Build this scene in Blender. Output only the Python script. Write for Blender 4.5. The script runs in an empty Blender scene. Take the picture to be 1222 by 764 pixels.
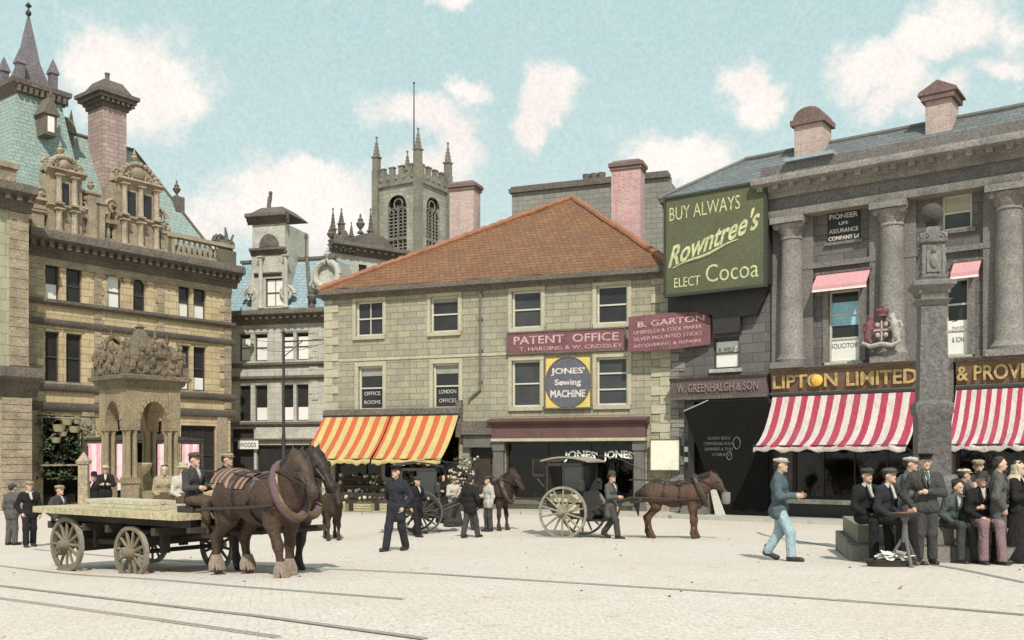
import bpy, bmesh, math, random
import numpy as np
from mathutils import Vector, Matrix
R = math.radians
random.seed(7)
scene = bpy.context.scene
COL = scene.collection

# ------------------------------------------------------------------ camera model used to work out real positions
FPX, CX, HOR, EYE = 1150.0, 611.0, 545.0, 1.70
def lin(c):
    return tuple(((v/255)/12.92 if v/255 <= .04045 else ((v/255+.055)/1.055)**2.4) for v in c)
_BY = [-50, 10, 14.5, 16.2, 20.6, 26.7, 36, 900]
_BZ = [0, 0, -.115, -.20, -.36, -.63, -.66, -.66]
def gz(x, y):
    a = max(-.12, min(.12, .03*(x+4)))*max(0, min(1, (60-y)/25))
    return a + float(np.interp(y, _BY, _BZ))
def at(px, Y, dz=0.0):
    x = (px-CX)/FPX*Y
    return (x, Y, gz(x, Y)+dz)
def zat(py, Y):
    return EYE + (HOR-py)/FPX*Y
def on_ground(px, py):
    lo, hi = 2.0, 120.0
    for _ in range(60):
        m = (lo+hi)/2
        x = (px-CX)/FPX*m
        if HOR + (EYE-gz(x, m))*FPX/m > py: lo = m
        else: hi = m
    return at(px, lo)

# ------------------------------------------------------------------ mesh builder
class MB:
    def __init__(s): s.v = []; s.f = []; s.m = []; s.mi = 0
    def add(s, vs, fs):
        o = len(s.v); s.v += [tuple(v) for v in vs]
        for f in fs: s.f.append([i+o for i in f]); s.m.append(s.mi)
        return s
    def box(s, x0, x1, y0, y1, z0, z1):
        return s.add([(x0,y0,z0),(x1,y0,z0),(x1,y1,z0),(x0,y1,z0),(x0,y0,z1),(x1,y0,z1),(x1,y1,z1),(x0,y1,z1)],
              [(0,3,2,1),(4,5,6,7),(0,1,5,4),(1,2,6,5),(2,3,7,6),(3,0,4,7)])
    def hexa(s, b, t):
        return s.add(list(b)+list(t), [(0,3,2,1),(4,5,6,7),(0,1,5,4),(1,2,6,5),(2,3,7,6),(3,0,4,7)])
    def frustum(s, cx, cy, z0, z1, a0, b0, a1, b1):
        q = lambda a, b, z: [(cx-a,cy-b,z),(cx+a,cy-b,z),(cx+a,cy+b,z),(cx-a,cy+b,z)]
        return s.hexa(q(a0,b0,z0), q(a1,b1,z1))
    def quad(s, *p): return s.add(p, [tuple(range(len(p)))])
    def prism(s, poly, y0, y1):           # poly of (x,z), extruded along y
        n = len(poly)
        vs = [(x,y0,z) for x,z in poly]+[(x,y1,z) for x,z in poly]
        fs = [tuple(range(n)), tuple(range(2*n-1,n-1,-1))]+[(i,i+n,(i+1)%n+n,(i+1)%n) for i in range(n)]
        return s.add(vs, fs)
    def prof(s, poly, x0, x1):            # poly of (y,z), extruded along x
        n = len(poly)
        vs = [(x0,y,z) for y,z in poly]+[(x1,y,z) for y,z in poly]
        fs = [tuple(range(n)), tuple(range(2*n-1,n-1,-1))]+[(i,i+n,(i+1)%n+n,(i+1)%n) for i in range(n)]
        return s.add(vs, fs)
    def tube(s, pts, rad, n=8, cap=True):
        pts = [Vector(p) for p in pts]
        if not hasattr(rad, '__len__'): rad = [rad]*len(pts)
        rings = []
        ref = None
        for i, p in enumerate(pts):
            t = (pts[min(i+1,len(pts)-1)]-pts[max(i-1,0)])
            if t.length < 1e-9: t = Vector((0,0,1))
            t.normalize()
            if ref is None:
                ref = Vector((0,0,1)) if abs(t.z) < .9 else Vector((1,0,0))
            a = t.cross(ref)
            if a.length < 1e-6: a = t.orthogonal()
            a.normalize(); b = t.cross(a); ref = b.cross(t)*1.0 if False else ref
            rings.append([p+(a*math.cos(2*math.pi*k/n)+b*math.sin(2*math.pi*k/n))*rad[i] for k in range(n)])
        vs = [v for r in rings for v in r]; fs = []
        for i in range(len(pts)-1):
            for k in range(n):
                fs.append((i*n+k, i*n+(k+1)%n, (i+1)*n+(k+1)%n, (i+1)*n+k))
        if cap:
            fs.append(tuple(range(n-1,-1,-1))); fs.append(tuple((len(pts)-1)*n+k for k in range(n)))
        return s.add(vs, fs)
    def lathe(s, pr, c=(0,0,0), n=16, sx=1, sy=1, rot=0):   # pr of (r,z)
        vs = []; fs = []
        for r, z in pr:
            for k in range(n):
                a = 2*math.pi*k/n+rot
                vs.append((c[0]+r*sx*math.cos(a), c[1]+r*sy*math.sin(a), c[2]+z))
        for i in range(len(pr)-1):
            for k in range(n):
                fs.append((i*n+k, i*n+(k+1)%n, (i+1)*n+(k+1)%n, (i+1)*n+k))
        fs.append(tuple(range(n-1,-1,-1))); fs.append(tuple((len(pr)-1)*n+k for k in range(n)))
        return s.add(vs, fs)
    def sqlathe(s, pr, c=(0,0,0), ratio=1):                 # square section profile, r = half width
        for (r0,z0),(r1,z1) in zip(pr[:-1], pr[1:]):
            pass
        vs = []; fs = []
        for r, z in pr:
            vs += [(c[0]-r,c[1]-r*ratio,c[2]+z),(c[0]+r,c[1]-r*ratio,c[2]+z),(c[0]+r,c[1]+r*ratio,c[2]+z),(c[0]-r,c[1]+r*ratio,c[2]+z)]
        for i in range(len(pr)-1):
            for k in range(4): fs.append((i*4+k, i*4+(k+1)%4, (i+1)*4+(k+1)%4, (i+1)*4+k))
        fs.append((3,2,1,0)); e = (len(pr)-1)*4; fs.append((e,e+1,e+2,e+3))
        return s.add(vs, fs)
    def ball(s, c, r, n=10, m=6):
        if not hasattr(r, '__len__'): r = (r,r,r)
        vs = [(c[0],c[1],c[2]-r[2])]; fs = []
        for i in range(1, m):
            t = math.pi*i/m
            for k in range(n):
                a = 2*math.pi*k/n
                vs.append((c[0]+r[0]*math.sin(t)*math.cos(a), c[1]+r[1]*math.sin(t)*math.sin(a), c[2]-r[2]*math.cos(t)))
        vs.append((c[0],c[1],c[2]+r[2]))
        for k in range(n): fs.append((0, 1+(k+1)%n, 1+k))
        for i in range(m-2):
            for k in range(n):
                a = 1+i*n
                fs.append((a+k, a+(k+1)%n, a+n+(k+1)%n, a+n+k))
        e = len(vs)-1; a = 1+(m-2)*n
        for k in range(n): fs.append((a+k, a+(k+1)%n, e))
        return s.add(vs, fs)
    def xform(s, mat):
        s.v = [tuple(mat @ Vector(v)) for v in s.v]; return s
    def join(s, o, mi=0):
        n = len(s.v); s.v += o.v
        for f, m in zip(o.f, o.m): s.f.append([i+n for i in f]); s.m.append(m+mi)
        return s

def build(name, mb, mat, parent=None, loc=None, rot=None, sharp=38, label=None, cat=None, group=None, kind=None):
    me = bpy.data.meshes.new(name)
    me.from_pydata(mb.v, [], mb.f)
    mats = mat if isinstance(mat, (list, tuple)) else [mat]
    for m in mats: me.materials.append(m)
    if len(mats) > 1: me.polygons.foreach_set('material_index', np.array(mb.m, dtype=np.int32))
    bm = bmesh.new(); bm.from_mesh(me); bmesh.ops.recalc_face_normals(bm, faces=bm.faces); bm.to_mesh(me); bm.free()
    me.polygons.foreach_set('use_smooth', np.ones(len(me.polygons), dtype=bool))
    me.set_sharp_from_angle(angle=R(sharp))
    return link(name, me, parent, loc, rot, label, cat, group, kind)
def link(name, data, parent=None, loc=None, rot=None, label=None, cat=None, group=None, kind=None):
    o = bpy.data.objects.new(name, data); COL.objects.link(o)
    if parent is not None: o.parent = parent
    if loc is not None: o.location = loc
    if rot is not None: o.rotation_euler = (0,0,rot) if not hasattr(rot,'__len__') else rot
    if label: o['label'] = label
    if cat: o['category'] = cat
    if group: o['group'] = group
    if kind: o['kind'] = kind
    return o
def thing(name, label, cat, loc=(0,0,0), rot=0, group=None):
    return link(name, None, None, loc, rot, label, cat, group)
def copy_tree(o, parent=None):
    c = o.copy(); COL.objects.link(c)
    if parent is not None: c.parent = parent
    for ch in list(o.children): copy_tree(ch, c)
    return c

# ------------------------------------------------------------------ implicit surfaces (people, animals, cloth)
def snet(f, lo, hi, h):
    lo = np.array(lo, float); hi = np.array(hi, float)
    n = np.maximum(4, np.ceil((hi-lo)/h).astype(int)+1)
    xs = [lo[i]+h*np.arange(n[i]) for i in range(3)]
    X, Y, Z = np.meshgrid(*xs, indexing='ij')
    V = f(X.astype(np.float32), Y.astype(np.float32), Z.astype(np.float32))
    S = V < 0
    c = np.array(n)-1
    cnt = np.zeros(c, np.float32); acc = np.zeros(tuple(c)+(3,), np.float32)
    def sub(A, o): return A[o[0]:o[0]+c[0], o[1]:o[1]+c[1], o[2]:o[2]+c[2]]
    for ax in range(3):
        for a in (0,1):
            for b in (0,1):
                o0 = [0,0,0]; oth = [i for i in range(3) if i != ax]
                o0[oth[0]] = a; o0[oth[1]] = b
                o1 = list(o0); o1[ax] = 1
                v0 = sub(V,o0); v1 = sub(V,o1)
                m = sub(S,o0) != sub(S,o1)
                t = np.where(m, v0/np.where(m, v0-v1, 1), 0)
                for i in range(3):
                    acc[...,i] += np.where(m, (t if i == ax else o0[i]), 0)
                cnt += m
    act = cnt > 0
    idx = -np.ones(tuple(c), np.int64); idx[act] = np.arange(act.sum())
    cell = np.argwhere(act)
    P = (cell + acc[act]/cnt[act][:,None])*h + lo
    F = []
    for ax in range(3):
        o = [i for i in range(3) if i != ax]
        sl0 = [slice(None)]*3; sl1 = [slice(None)]*3
        sl0[ax] = slice(0,-1); sl1[ax] = slice(1,None)
        A = S[tuple(sl0)]; B = S[tuple(sl1)]
        E = np.argwhere(A != B)
        ok = (E[:,o[0]] > 0)&(E[:,o[1]] > 0)&(E[:,o[0]] < c[o[0]])&(E[:,o[1]] < c[o[1]])
        E = E[ok]
        if len(E) == 0: continue
        e0 = np.zeros(3,int); e0[o[0]] = 1; e1 = np.zeros(3,int); e1[o[1]] = 1
        q = [idx[tuple((E-e0-e1).T)], idx[tuple((E-e1).T)], idx[tuple(E.T)], idx[tuple((E-e0).T)]]
        F.append(np.stack(q,1))
    F = np.concatenate(F) if F else np.zeros((0,4),int)
    mb = MB(); mb.v = [tuple(p) for p in P.tolist()]; mb.f = F.tolist(); mb.m = [0]*len(mb.f)
    return mb
def sd_cone(a, b, ra, rb):
    a = np.array(a, np.float32); b = np.array(b, np.float32); d = b-a; L = float(d@d)+1e-9
    def f(X,Y,Z):
        px, py, pz = X-a[0], Y-a[1], Z-a[2]
        t = np.clip((px*d[0]+py*d[1]+pz*d[2])/L, 0, 1)
        return np.sqrt((px-t*d[0])**2+(py-t*d[1])**2+(pz-t*d[2])**2)-(ra+(rb-ra)*t)
    f.bb = (np.minimum(a-ra,b-rb), np.maximum(a+ra,b+rb)); return f
def sd_ell(c, r):
    c = np.array(c, np.float32); r = np.array(r, np.float32)
    def f(X,Y,Z):
        x,y,z = X-c[0], Y-c[1], Z-c[2]
        k0 = np.sqrt((x/r[0])**2+(y/r[1])**2+(z/r[2])**2)
        k1 = np.sqrt((x/r[0]**2)**2+(y/r[1]**2)**2+(z/r[2]**2)**2)+1e-9
        return k0*(k0-1)/k1
    f.bb = (c-r, c+r); return f
def blend(prims, k, h, pad=.03, cut=None):
    lo = np.min([p.bb[0] for p in prims], axis=0)-pad-k*.3; hi = np.max([p.bb[1] for p in prims], axis=0)+pad+k*.3
    def f(X,Y,Z):
        d = None
        for p in prims:
            e = p(X,Y,Z)
            if d is None: d = e
            else:
                hh = np.clip(k-np.abs(d-e), 0, None)/k
                d = np.minimum(d,e)-hh*hh*k*.25
        if cut is not None: d = np.maximum(d, cut(X,Y,Z))
        return d
    return snet(f, lo, hi, h)

# ------------------------------------------------------------------ materials
class NT:
    def __init__(s, name):
        s.mat = bpy.data.materials.new(name); s.mat.use_nodes = True
        s.t = s.mat.node_tree; s.n = s.t.nodes
        s.b = s.n['Principled BSDF']
    def new(s, typ, **kw):
        n = s.n.new(typ)
        for k, v in kw.items(): setattr(n, k, v)
        return n
    def l(s, a, b): s.t.links.new(a, b)
    def val(s, sock, v):
        if hasattr(v, 'is_linked') or hasattr(v, 'links'): s.l(v, sock)
        else: sock.default_value = v
    def math(s, op, a, b=0.0, clamp=False):
        n = s.new('ShaderNodeMath', operation=op, use_clamp=clamp); s.val(n.inputs[0], a); s.val(n.inputs[1], b); return n.outputs[0]
    def mix(s, f, a, b, mode='MIX'):
        n = s.new('ShaderNodeMix', data_type='RGBA', blend_type=mode)
        s.val(n.inputs[0], f)
        for i, c in ((6,a),(7,b)):
            if isinstance(c, tuple): n.inputs[i].default_value = (c[0],c[1],c[2],1)
            else: s.l(c, n.inputs[i])
        return n.outputs[2]
    def noise(s, vec, scale, detail=3, rough=.6):
        n = s.new('ShaderNodeTexNoise'); n.inputs['Scale'].default_value = scale; n.inputs['Detail'].default_value = detail; n.inputs['Roughness'].default_value = rough
        s.l(vec, n.inputs['Vector']); return n.outputs[0]
    def ramp(s, v, a, b):
        n = s.new('ShaderNodeMapRange'); s.l(v, n.inputs[0]); n.inputs[1].default_value = a; n.inputs[2].default_value = b; return n.outputs[0]
    def obj(s):
        return s.new('ShaderNodeTexCoord').outputs['Object']
    def bump(s, h, st, dist=.02):
        n = s.new('ShaderNodeBump'); n.inputs['Strength'].default_value = st; n.inputs['Distance'].default_value = dist; s.l(h, n.inputs['Height']); s.l(n.outputs[0], s.b.inputs['Normal'])
def sc(c, k): return tuple(min(1, max(0, v*k)) for v in c)
def speckle(t, col, var, scale, stain, sscale):
    """fine and coarse unevenness of a natural surface"""
    v = t.obj()
    n1 = t.ramp(t.noise(v, scale, 2, .7), .3, .7)
    c0 = sc(col, 1-var); c1 = sc(col, 1+var)
    c = t.mix(n1, c0, c1) if not hasattr(col, 'links') else col
    if stain:
        n2 = t.ramp(t.noise(v, sscale, 4, .6), .42, .72)
        c = t.mix(t.math('MULTIPLY', n2, stain), c, sc(col, .35))
    return c, n1
_MC = {}
def M(name, col, rough=.8, var=.22, scale=25, stain=.25, sscale=.9, bump=.15, metal=0.0, srgb=True, spec=None):
    if name in _MC: return _MC[name]
    col = lin(col) if srgb else col
    t = NT(name); c, n1 = speckle(t, col, var, scale, stain, sscale)
    t.l(c, t.b.inputs['Base Color']); t.b.inputs['Roughness'].default_value = rough; t.b.inputs['Metallic'].default_value = metal
    if spec is not None: t.b.inputs['Specular IOR Level'].default_value = spec
    if bump: t.bump(n1, bump)
    _MC[name] = t.mat; return t.mat
def stone(name, col, mortar, bw=.75, bh=.3, var=.25, stain=.4, sscale=.5, scale=14, bump=.5, tint=None, msize=.018, tv=.25):
    if name in _MC: return _MC[name]
    col = lin(col); mortar = lin(mortar)
    t = NT(name); v = t.obj()
    sp = t.new('ShaderNodeSeparateXYZ'); t.l(v, sp.inputs[0])
    cb = t.new('ShaderNodeCombineXYZ'); t.l(t.math('ADD', sp.outputs[0], sp.outputs[1]), cb.inputs[0]); t.l(sp.outputs[2], cb.inputs[1])
    br = t.new('ShaderNodeTexBrick'); t.l(cb.outputs[0], br.inputs['Vector'])
    tint = lin(tint) if tint else sc(col, 1-tv)
    for k, c in (('Color1', sc(col,1+tv*.5)), ('Color2', tint), ('Mortar', mortar)): br.inputs[k].default_value = c+(1,)
    br.inputs['Scale'].default_value = 1; br.inputs['Brick Width'].default_value = bw; br.inputs['Row Height'].default_value = bh
    br.inputs['Mortar Size'].default_value = msize; br.inputs['Mortar Smooth'].default_value = .3; br.inputs['Bias'].default_value = 0
    n1 = t.ramp(t.noise(v, scale, 3, .75), .3, .7)
    c = t.mix(n1, sc((1,1,1),1-var), (1,1,1))
    c = t.mix(1.0, br.outputs['Color'], c, 'MULTIPLY')
    n2 = t.ramp(t.noise(v, sscale, 5, .65), .45, .75)
    c = t.mix(t.math('MULTIPLY', n2, stain), c, sc(col, .3))
    mp = t.new('ShaderNodeMapping'); mp.inputs['Scale'].default_value = (2.2,2.2,.2); t.l(v, mp.inputs['Vector'])
    n3 = t.ramp(t.noise(mp.outputs[0], 1.6, 5, .7), .5, .74)          # soot washed down the face
    c = t.mix(t.math('MULTIPLY', n3, .45), c, sc(col, .32))
    t.l(c, t.b.inputs['Base Color']); t.b.inputs['Roughness'].default_value = .9
    hgt = t.math('ADD', t.math('MULTIPLY', br.outputs['Fac'], -1.0), t.math('MULTIPLY', n1, .5))
    t.bump(hgt, bump, .03)
    _MC[name] = t.mat; return t.mat
def roofing(name, c1, c2, cw, ch, gap, bump=.8, stain=.3, axis='x', lap=.25):
    if name in _MC: return _MC[name]
    t = NT(name); v = t.obj()
    sp = t.new('ShaderNodeSeparateXYZ'); t.l(v, sp.inputs[0])
    cb = t.new('ShaderNodeCombineXYZ')
    t.l(sp.outputs[0] if axis == 'x' else t.math('ADD', sp.outputs[0], sp.outputs[1]), cb.inputs[0]); t.l(sp.outputs[2], cb.inputs[1])
    br = t.new('ShaderNodeTexBrick'); t.l(cb.outputs[0], br.inputs['Vector'])
    for k, c in (('Color1', lin(c1)), ('Color2', lin(c2)), ('Mortar', lin(gap))): br.inputs[k].default_value = c+(1,)
    br.inputs['Scale'].default_value = 1; br.inputs['Brick Width'].default_value = cw; br.inputs['Row Height'].default_value = ch
    br.inputs['Mortar Size'].default_value = ch*.1; br.inputs['Mortar Smooth'].default_value = .6
    n1 = t.ramp(t.noise(v, 12, 5, .85), .28, .72)
    c = t.mix(1.0, br.outputs['Color'], t.mix(n1, (.34,.34,.34), (1.4,1.36,1.3)), 'MULTIPLY')
    n2 = t.ramp(t.noise(v, .55, 5, .65), .45, .75)
    c = t.mix(t.math('MULTIPLY', n2, stain), c, sc(lin(c1), .3))
    t.l(c, t.b.inputs['Base Color']); t.b.inputs['Roughness'].default_value = .75
    saw = t.math('FRACT', t.math('DIVIDE', sp.outputs[2], ch))
    t.bump(t.math('ADD', t.math('MULTIPLY', saw, -1.0), t.math('MULTIPLY', n1, .6)), bump, .04)
    _MC[name] = t.mat; return t.mat
def glassy(name, col=(24,26,28), rough=.12):
    if name in _MC: return _MC[name]
    t = NT(name); v = t.obj()
    n = t.noise(v, 1.3, 3, .5)
    t.l(t.mix(n, sc(lin(col), .5), sc(lin(col), 1.6)), t.b.inputs['Base Color'])
    t.b.inputs['Roughness'].default_value = rough; t.b.inputs['Specular IOR Level'].default_value = .35
    t.bump(t.noise(v, 2.2, 2, .5), .12, .05)
    _MC[name] = t.mat; return t.mat
def striped(name, c1, c2, period, off=.5, phase=0.0, hem=None):
    """woven canvas in two dyed colours, stripes along local x; hem = undyed strip at the low edge (local z below)"""
    if name in _MC: return _MC[name]
    t = NT(name); v = t.obj()
    sp = t.new('ShaderNodeSeparateXYZ'); t.l(v, sp.inputs[0])
    wob = t.math('MULTIPLY', t.math('SUBTRACT', t.noise(v, 6, 3, .7), .5), .10*period)
    x = t.math('FRACT', t.math('ADD', t.math('DIVIDE', t.math('ADD', sp.outputs[0], wob), period), phase))
    m = t.math('LESS_THAN', x, off)
    if hem is not None: m = t.math('MULTIPLY', m, t.math('GREATER_THAN', sp.outputs[2], hem))
    n1 = t.ramp(t.noise(v, 22, 3, .8), .25, .75)
    a = t.mix(n1, sc(lin(c1), .78), sc(lin(c1), 1.15)); b = t.mix(n1, sc(lin(c2), .82), sc(lin(c2), 1.1))
    c = t.mix(m, b, a)
    n2 = t.ramp(t.noise(v, 1.1, 4, .6), .45, .8)
    c = t.mix(t.math('MULTIPLY', n2, .34), c, (.2,.16,.13))
    t.l(c, t.b.inputs['Base Color']); t.b.inputs['Roughness'].default_value = .95; t.b.inputs['Specular IOR Level'].default_value = .1
    mp = t.new('ShaderNodeMapping'); mp.inputs['Scale'].default_value = (1.0,1.0,.35); t.l(v, mp.inputs['Vector'])
    t.bump(t.math('ADD', t.math('MULTIPLY', t.noise(mp.outputs[0], 3.2, 4, .6), 3.0), t.math('MULTIPLY', n1, .2)), .8, .05)
    _MC[name] = t.mat; return t.mat

def clothmat(name, col):
    if name in _MC: return _MC[name]
    t = NT(name); col = lin(col); c, n1 = speckle(t, col, .2, 30, .12, 3)
    t.l(c, t.b.inputs['Base Color']); t.b.inputs['Roughness'].default_value = .95; t.b.inputs['Specular IOR Level'].default_value = .1
    v = t.obj(); mp = t.new('ShaderNodeMapping'); mp.inputs['Scale'].default_value = (1.3,1.3,.55); t.l(v, mp.inputs['Vector'])
    f = t.noise(mp.outputs[0], 11, 3, .55)
    t.bump(t.math('ADD', t.math('MULTIPLY', f, 2.2), t.math('MULTIPLY', n1, .25)), .75, .035)
    _MC[name] = t.mat; return t.mat

# ------------------------------------------------------------------ lettering
def roughen(o, cuts=18, amp=.035, scale=.9):
    from mathutils import noise as mn
    bm = bmesh.new(); bm.from_mesh(o.data); bmesh.ops.subdivide_edges(bm, edges=bm.edges, cuts=cuts, use_grid_fill=True); bmesh.ops.triangulate(bm, faces=[f for f in bm.faces if len(f.verts) > 4])
    for v in bm.verts: v.co.z += mn.noise(v.co*scale)*amp+mn.noise(v.co*scale*4)*amp*.35
    bm.to_mesh(o.data); bm.free()
def clear_glass(name):
    if name in _MC: return _MC[name]
    t = NT(name); v = t.obj(); o = t.n['Material Output']
    tr = t.new('ShaderNodeBsdfTransparent'); tr.inputs[0].default_value = (.5,.5,.48,1)
    gl = t.new('ShaderNodeBsdfGlossy'); gl.inputs['Roughness'].default_value = .06
    lw = t.new('ShaderNodeFresnel'); lw.inputs[0].default_value = 1.38
    b = t.new('ShaderNodeBump'); b.inputs['Strength'].default_value = .12; b.inputs['Distance'].default_value = .05; t.l(t.noise(v, 1.7, 2, .5), b.inputs['Height']); t.l(b.outputs[0], gl.inputs['Normal'])
    mx = t.new('ShaderNodeMixShader'); t.l(t.math('ADD', lw.outputs[0], .01), mx.inputs[0]); t.l(tr.outputs[0], mx.inputs[1]); t.l(gl.outputs[0], mx.inputs[2]); t.l(mx.outputs[0], o.inputs['Surface'])
    _MC[name] = t.mat; return t.mat
def lettering(parent, txt, cx, cz, w, h, y, mat, shear=0.0, bold=0.0, depth=.012, rise=0.0, name='lettering', space=1.0, bulge=0.0):
    """raised letters on the local xz plane, facing -y, fitted into w x h around (cx, cz); rise tilts the baseline, bulge bows it"""
    cu = bpy.data.curves.new('letters', 'FONT'); cu.body = txt; cu.size = 1; cu.shear = shear; cu.offset = bold; cu.extrude = .01; cu.resolution_u = 3; cu.space_character = space
    to = bpy.data.objects.new('letters', cu)
    me0 = bpy.data.meshes.new_from_object(to)
    n = len(me0.vertices); co = np.zeros(n*3, np.float32); me0.vertices.foreach_get('co', co); co = co.reshape(-1,3)
    fs = [list(p.vertices) for p in me0.polygons]
    bpy.data.objects.remove(to); bpy.data.curves.remove(cu); bpy.data.meshes.remove(me0)
    lo = co.min(0); hi = co.max(0); d = np.maximum(hi-lo, 1e-6)
    q = (co-lo)/d
    X = cx+(q[:,0]-.5)*w; Z = cz+(q[:,1]-.5)*h+(q[:,0]-.5)*rise+bulge*(1-(2*q[:,0]-1)**2)
    Yv = y-(q[:,2])*depth
    mb = MB(); mb.add(np.stack([X,Yv,Z],1).tolist(), fs)
    return build(name, mb, mat, parent, sharp=30)
# ------------------------------------------------------------------ world, sun, camera
SUN_AZ, SUN_EL = (.14, -.99), 47.0
def setup():
    w = bpy.data.worlds.new('World'); scene.world = w; w.use_nodes = True
    nt = w.node_tree; N = nt.nodes; L = nt.links
    bg = N['Background']
    sky = N.new('ShaderNodeTexSky'); sky.sky_type = 'NISHITA'; sky.sun_disc = False
    sky.sun_elevation = R(SUN_EL); sky.sun_rotation = math.atan2(SUN_AZ[0], SUN_AZ[1])
    sky.air_density = 1.0; sky.dust_density = 2.0; sky.ozone_density = 1.0
    def m(op, a, b=0.0, clamp=False):
        n = N.new('ShaderNodeMath'); n.operation = op; n.use_clamp = clamp
        for i, v in enumerate((a, b)):
            if hasattr(v, 'links'): L.new(v, n.inputs[i])
            else: n.inputs[i].default_value = v
        return n.outputs[0]
    tc = N.new('ShaderNodeTexCoord'); sp = N.new('ShaderNodeSeparateXYZ'); L.new(tc.outputs['Generated'], sp.inputs[0])
    x, y, z = sp.outputs
    def noise(scale, det, rough):
        n = N.new('ShaderNodeTexNoise'); n.inputs['Scale'].default_value = scale; n.inputs['Detail'].default_value = det; n.inputs['Roughness'].default_value = rough
        L.new(tc.outputs['Generated'], n.inputs['Vector']); return n
    nz = noise(9, 6, .62); sc3 = N.new('ShaderNodeSeparateColor'); L.new(nz.outputs['Color'], sc3.inputs[0])
    nf = noise(38, 4, .7)
    az = m('ADD', m('ARCTAN2', x, y), m('MULTIPLY', m('SUBTRACT', sc3.outputs[0], .5), .10))
    el = m('ADD', m('ARCSINE', z), m('MULTIPLY', m('SUBTRACT', sc3.outputs[1], .5), .10))
    blobs = [(158,85,88,58,1),(205,118,40,26,.9),(120,70,40,34,.8),(530,3,30,9,.8),(500,140,68,24,.9),(540,178,34,48,.9),(505,215,60,30,.8),
             (345,222,88,28,1),(300,250,90,38,.9),(400,262,60,50,.9),(225,275,40,40,.7),(552,100,26,15,.8),(648,118,34,30,1),(640,140,24,26,.9),(675,103,24,14,.7),
             (815,186,66,26,1),(780,205,46,30,.9),(898,100,34,22,1),(905,126,26,22,1),(1040,84,56,24,1),(1075,105,40,30,.9),(1110,62,56,22,.9),(1150,36,50,28,.9),
             (1188,92,34,12,.8),(1060,120,50,20,.7),(1200,40,30,40,.6),(1120,118,40,16,.7)]
    tot = None
    for px, py, rx, ry, a in blobs:
        a0 = math.atan((px-CX)/FPX); e0 = math.atan((HOR-py)/FPX*math.cos(a0))
        k = math.cos(a0)**2
        da = m('DIVIDE', m('SUBTRACT', az, a0), rx*1.35/FPX*k); de = m('DIVIDE', m('SUBTRACT', el, e0), ry*1.45/FPX*math.cos(a0))
        d = m('SUBTRACT', 1.0, m('SQRT', m('ADD', m('MULTIPLY', da, da), m('MULTIPLY', de, de))), True)
        d = m('MULTIPLY', d, a)
        tot = d if tot is None else m('MAXIMUM', tot, d)
    # broken cloud in the rest of the sky
    wide = noise(3.2, 6, .6)
    fr = N.new('ShaderNodeMapRange'); L.new(wide.outputs[0], fr.inputs[0]); fr.inputs[1].default_value = .55; fr.inputs[2].default_value = .75; fr.inputs[4].default_value = .5
    back = m('MULTIPLY', fr.outputs[0], m('LESS_THAN', y, .45))
    tot = m('MAXIMUM', tot, back)
    tot = m('ADD', tot, m('MULTIPLY', m('SUBTRACT', nf.outputs[0], .5), .7))
    mr = N.new('ShaderNodeMapRange'); mr.interpolation_type = 'SMOOTHSTEP'; L.new(tot, mr.inputs[0]); mr.inputs[1].default_value = .0; mr.inputs[2].default_value = .62; mr.inputs[4].default_value = .95
    def mixn(f, a, b, mode='MIX'):
        n = N.new('ShaderNodeMix'); n.data_type = 'RGBA'; n.blend_type = mode
        for i, c in ((0,f),(6,a),(7,b)):
            if hasattr(c, 'links'): L.new(c, n.inputs[i])
            else: n.inputs[i].default_value = c if not isinstance(c, tuple) else c+(1,)
        return n.outputs[2]
    hazy = mixn(.90, sky.outputs[0], (SKYC[0], SKYC[1], SKYC[2]))      # thin veil of coal-smoke haze over the blue
    lo = N.new('ShaderNodeMapRange'); L.new(el, lo.inputs[0]); lo.inputs[1].default_value = .42; lo.inputs[2].default_value = .05; lo.inputs[4].default_value = .55
    hazy = mixn(lo.outputs[0], hazy, (7.6, 8.1, 7.8))     # thicker smoke haze low over the roofs
    ng = noise(260, 2, .6); gr = N.new('ShaderNodeMapRange'); L.new(ng.outputs[0], gr.inputs[0]); gr.inputs[1].default_value = .3; gr.inputs[2].default_value = .7; gr.inputs[3].default_value = .94; gr.inputs[4].default_value = 1.06
    puff = noise(14, 5, .6); pr = N.new('ShaderNodeMapRange'); L.new(puff.outputs[0], pr.inputs[0]); pr.inputs[1].default_value = .35; pr.inputs[2].default_value = .65
    cl = mixn(pr.outputs[0], (8.8, 8.15, 7.8), CLOUDC)
    c = mixn(mr.outputs[0], hazy, cl)
    c = mixn(1.0, c, gr.outputs[0], 'MULTIPLY')
    L.new(c, bg.inputs[0]); bg.inputs[1].default_value = .10
    s = bpy.data.lights.new('sun', 'SUN'); s.energy = 4.0; s.angle = R(.5); s.color = (1, .96, .905)
    so = bpy.data.objects.new('sun', s); COL.objects.link(so)
    h = math.cos(R(SUN_EL)); n = math.hypot(*SUN_AZ)
    d = Vector((SUN_AZ[0]/n*h, SUN_AZ[1]/n*h, math.sin(R(SUN_EL))))
    so.rotation_euler = (-d).to_track_quat('-Z', 'Y').to_euler(); so.location = (0,0,30)
    cam = bpy.data.cameras.new('camera'); co = bpy.data.objects.new('camera', cam); COL.objects.link(co)
    co.location = (0,0,EYE); co.rotation_euler = (R(90),0,0)
    cam.sensor_width = 36; cam.lens = FPX/1222*36; cam.shift_y = (HOR-382)/1222; cam.clip_end = 3000
    scene.camera = co
    scene.view_settings.view_transform = 'Standard'; scene.view_settings.look = 'None'; scene.view_settings.gamma = 1; scene.view_settings.exposure = EXPO
SKYC = (5.2, 7.0, 6.95); CLOUDC = (10.1, 9.2, 8.6); EXPO = .13

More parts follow.
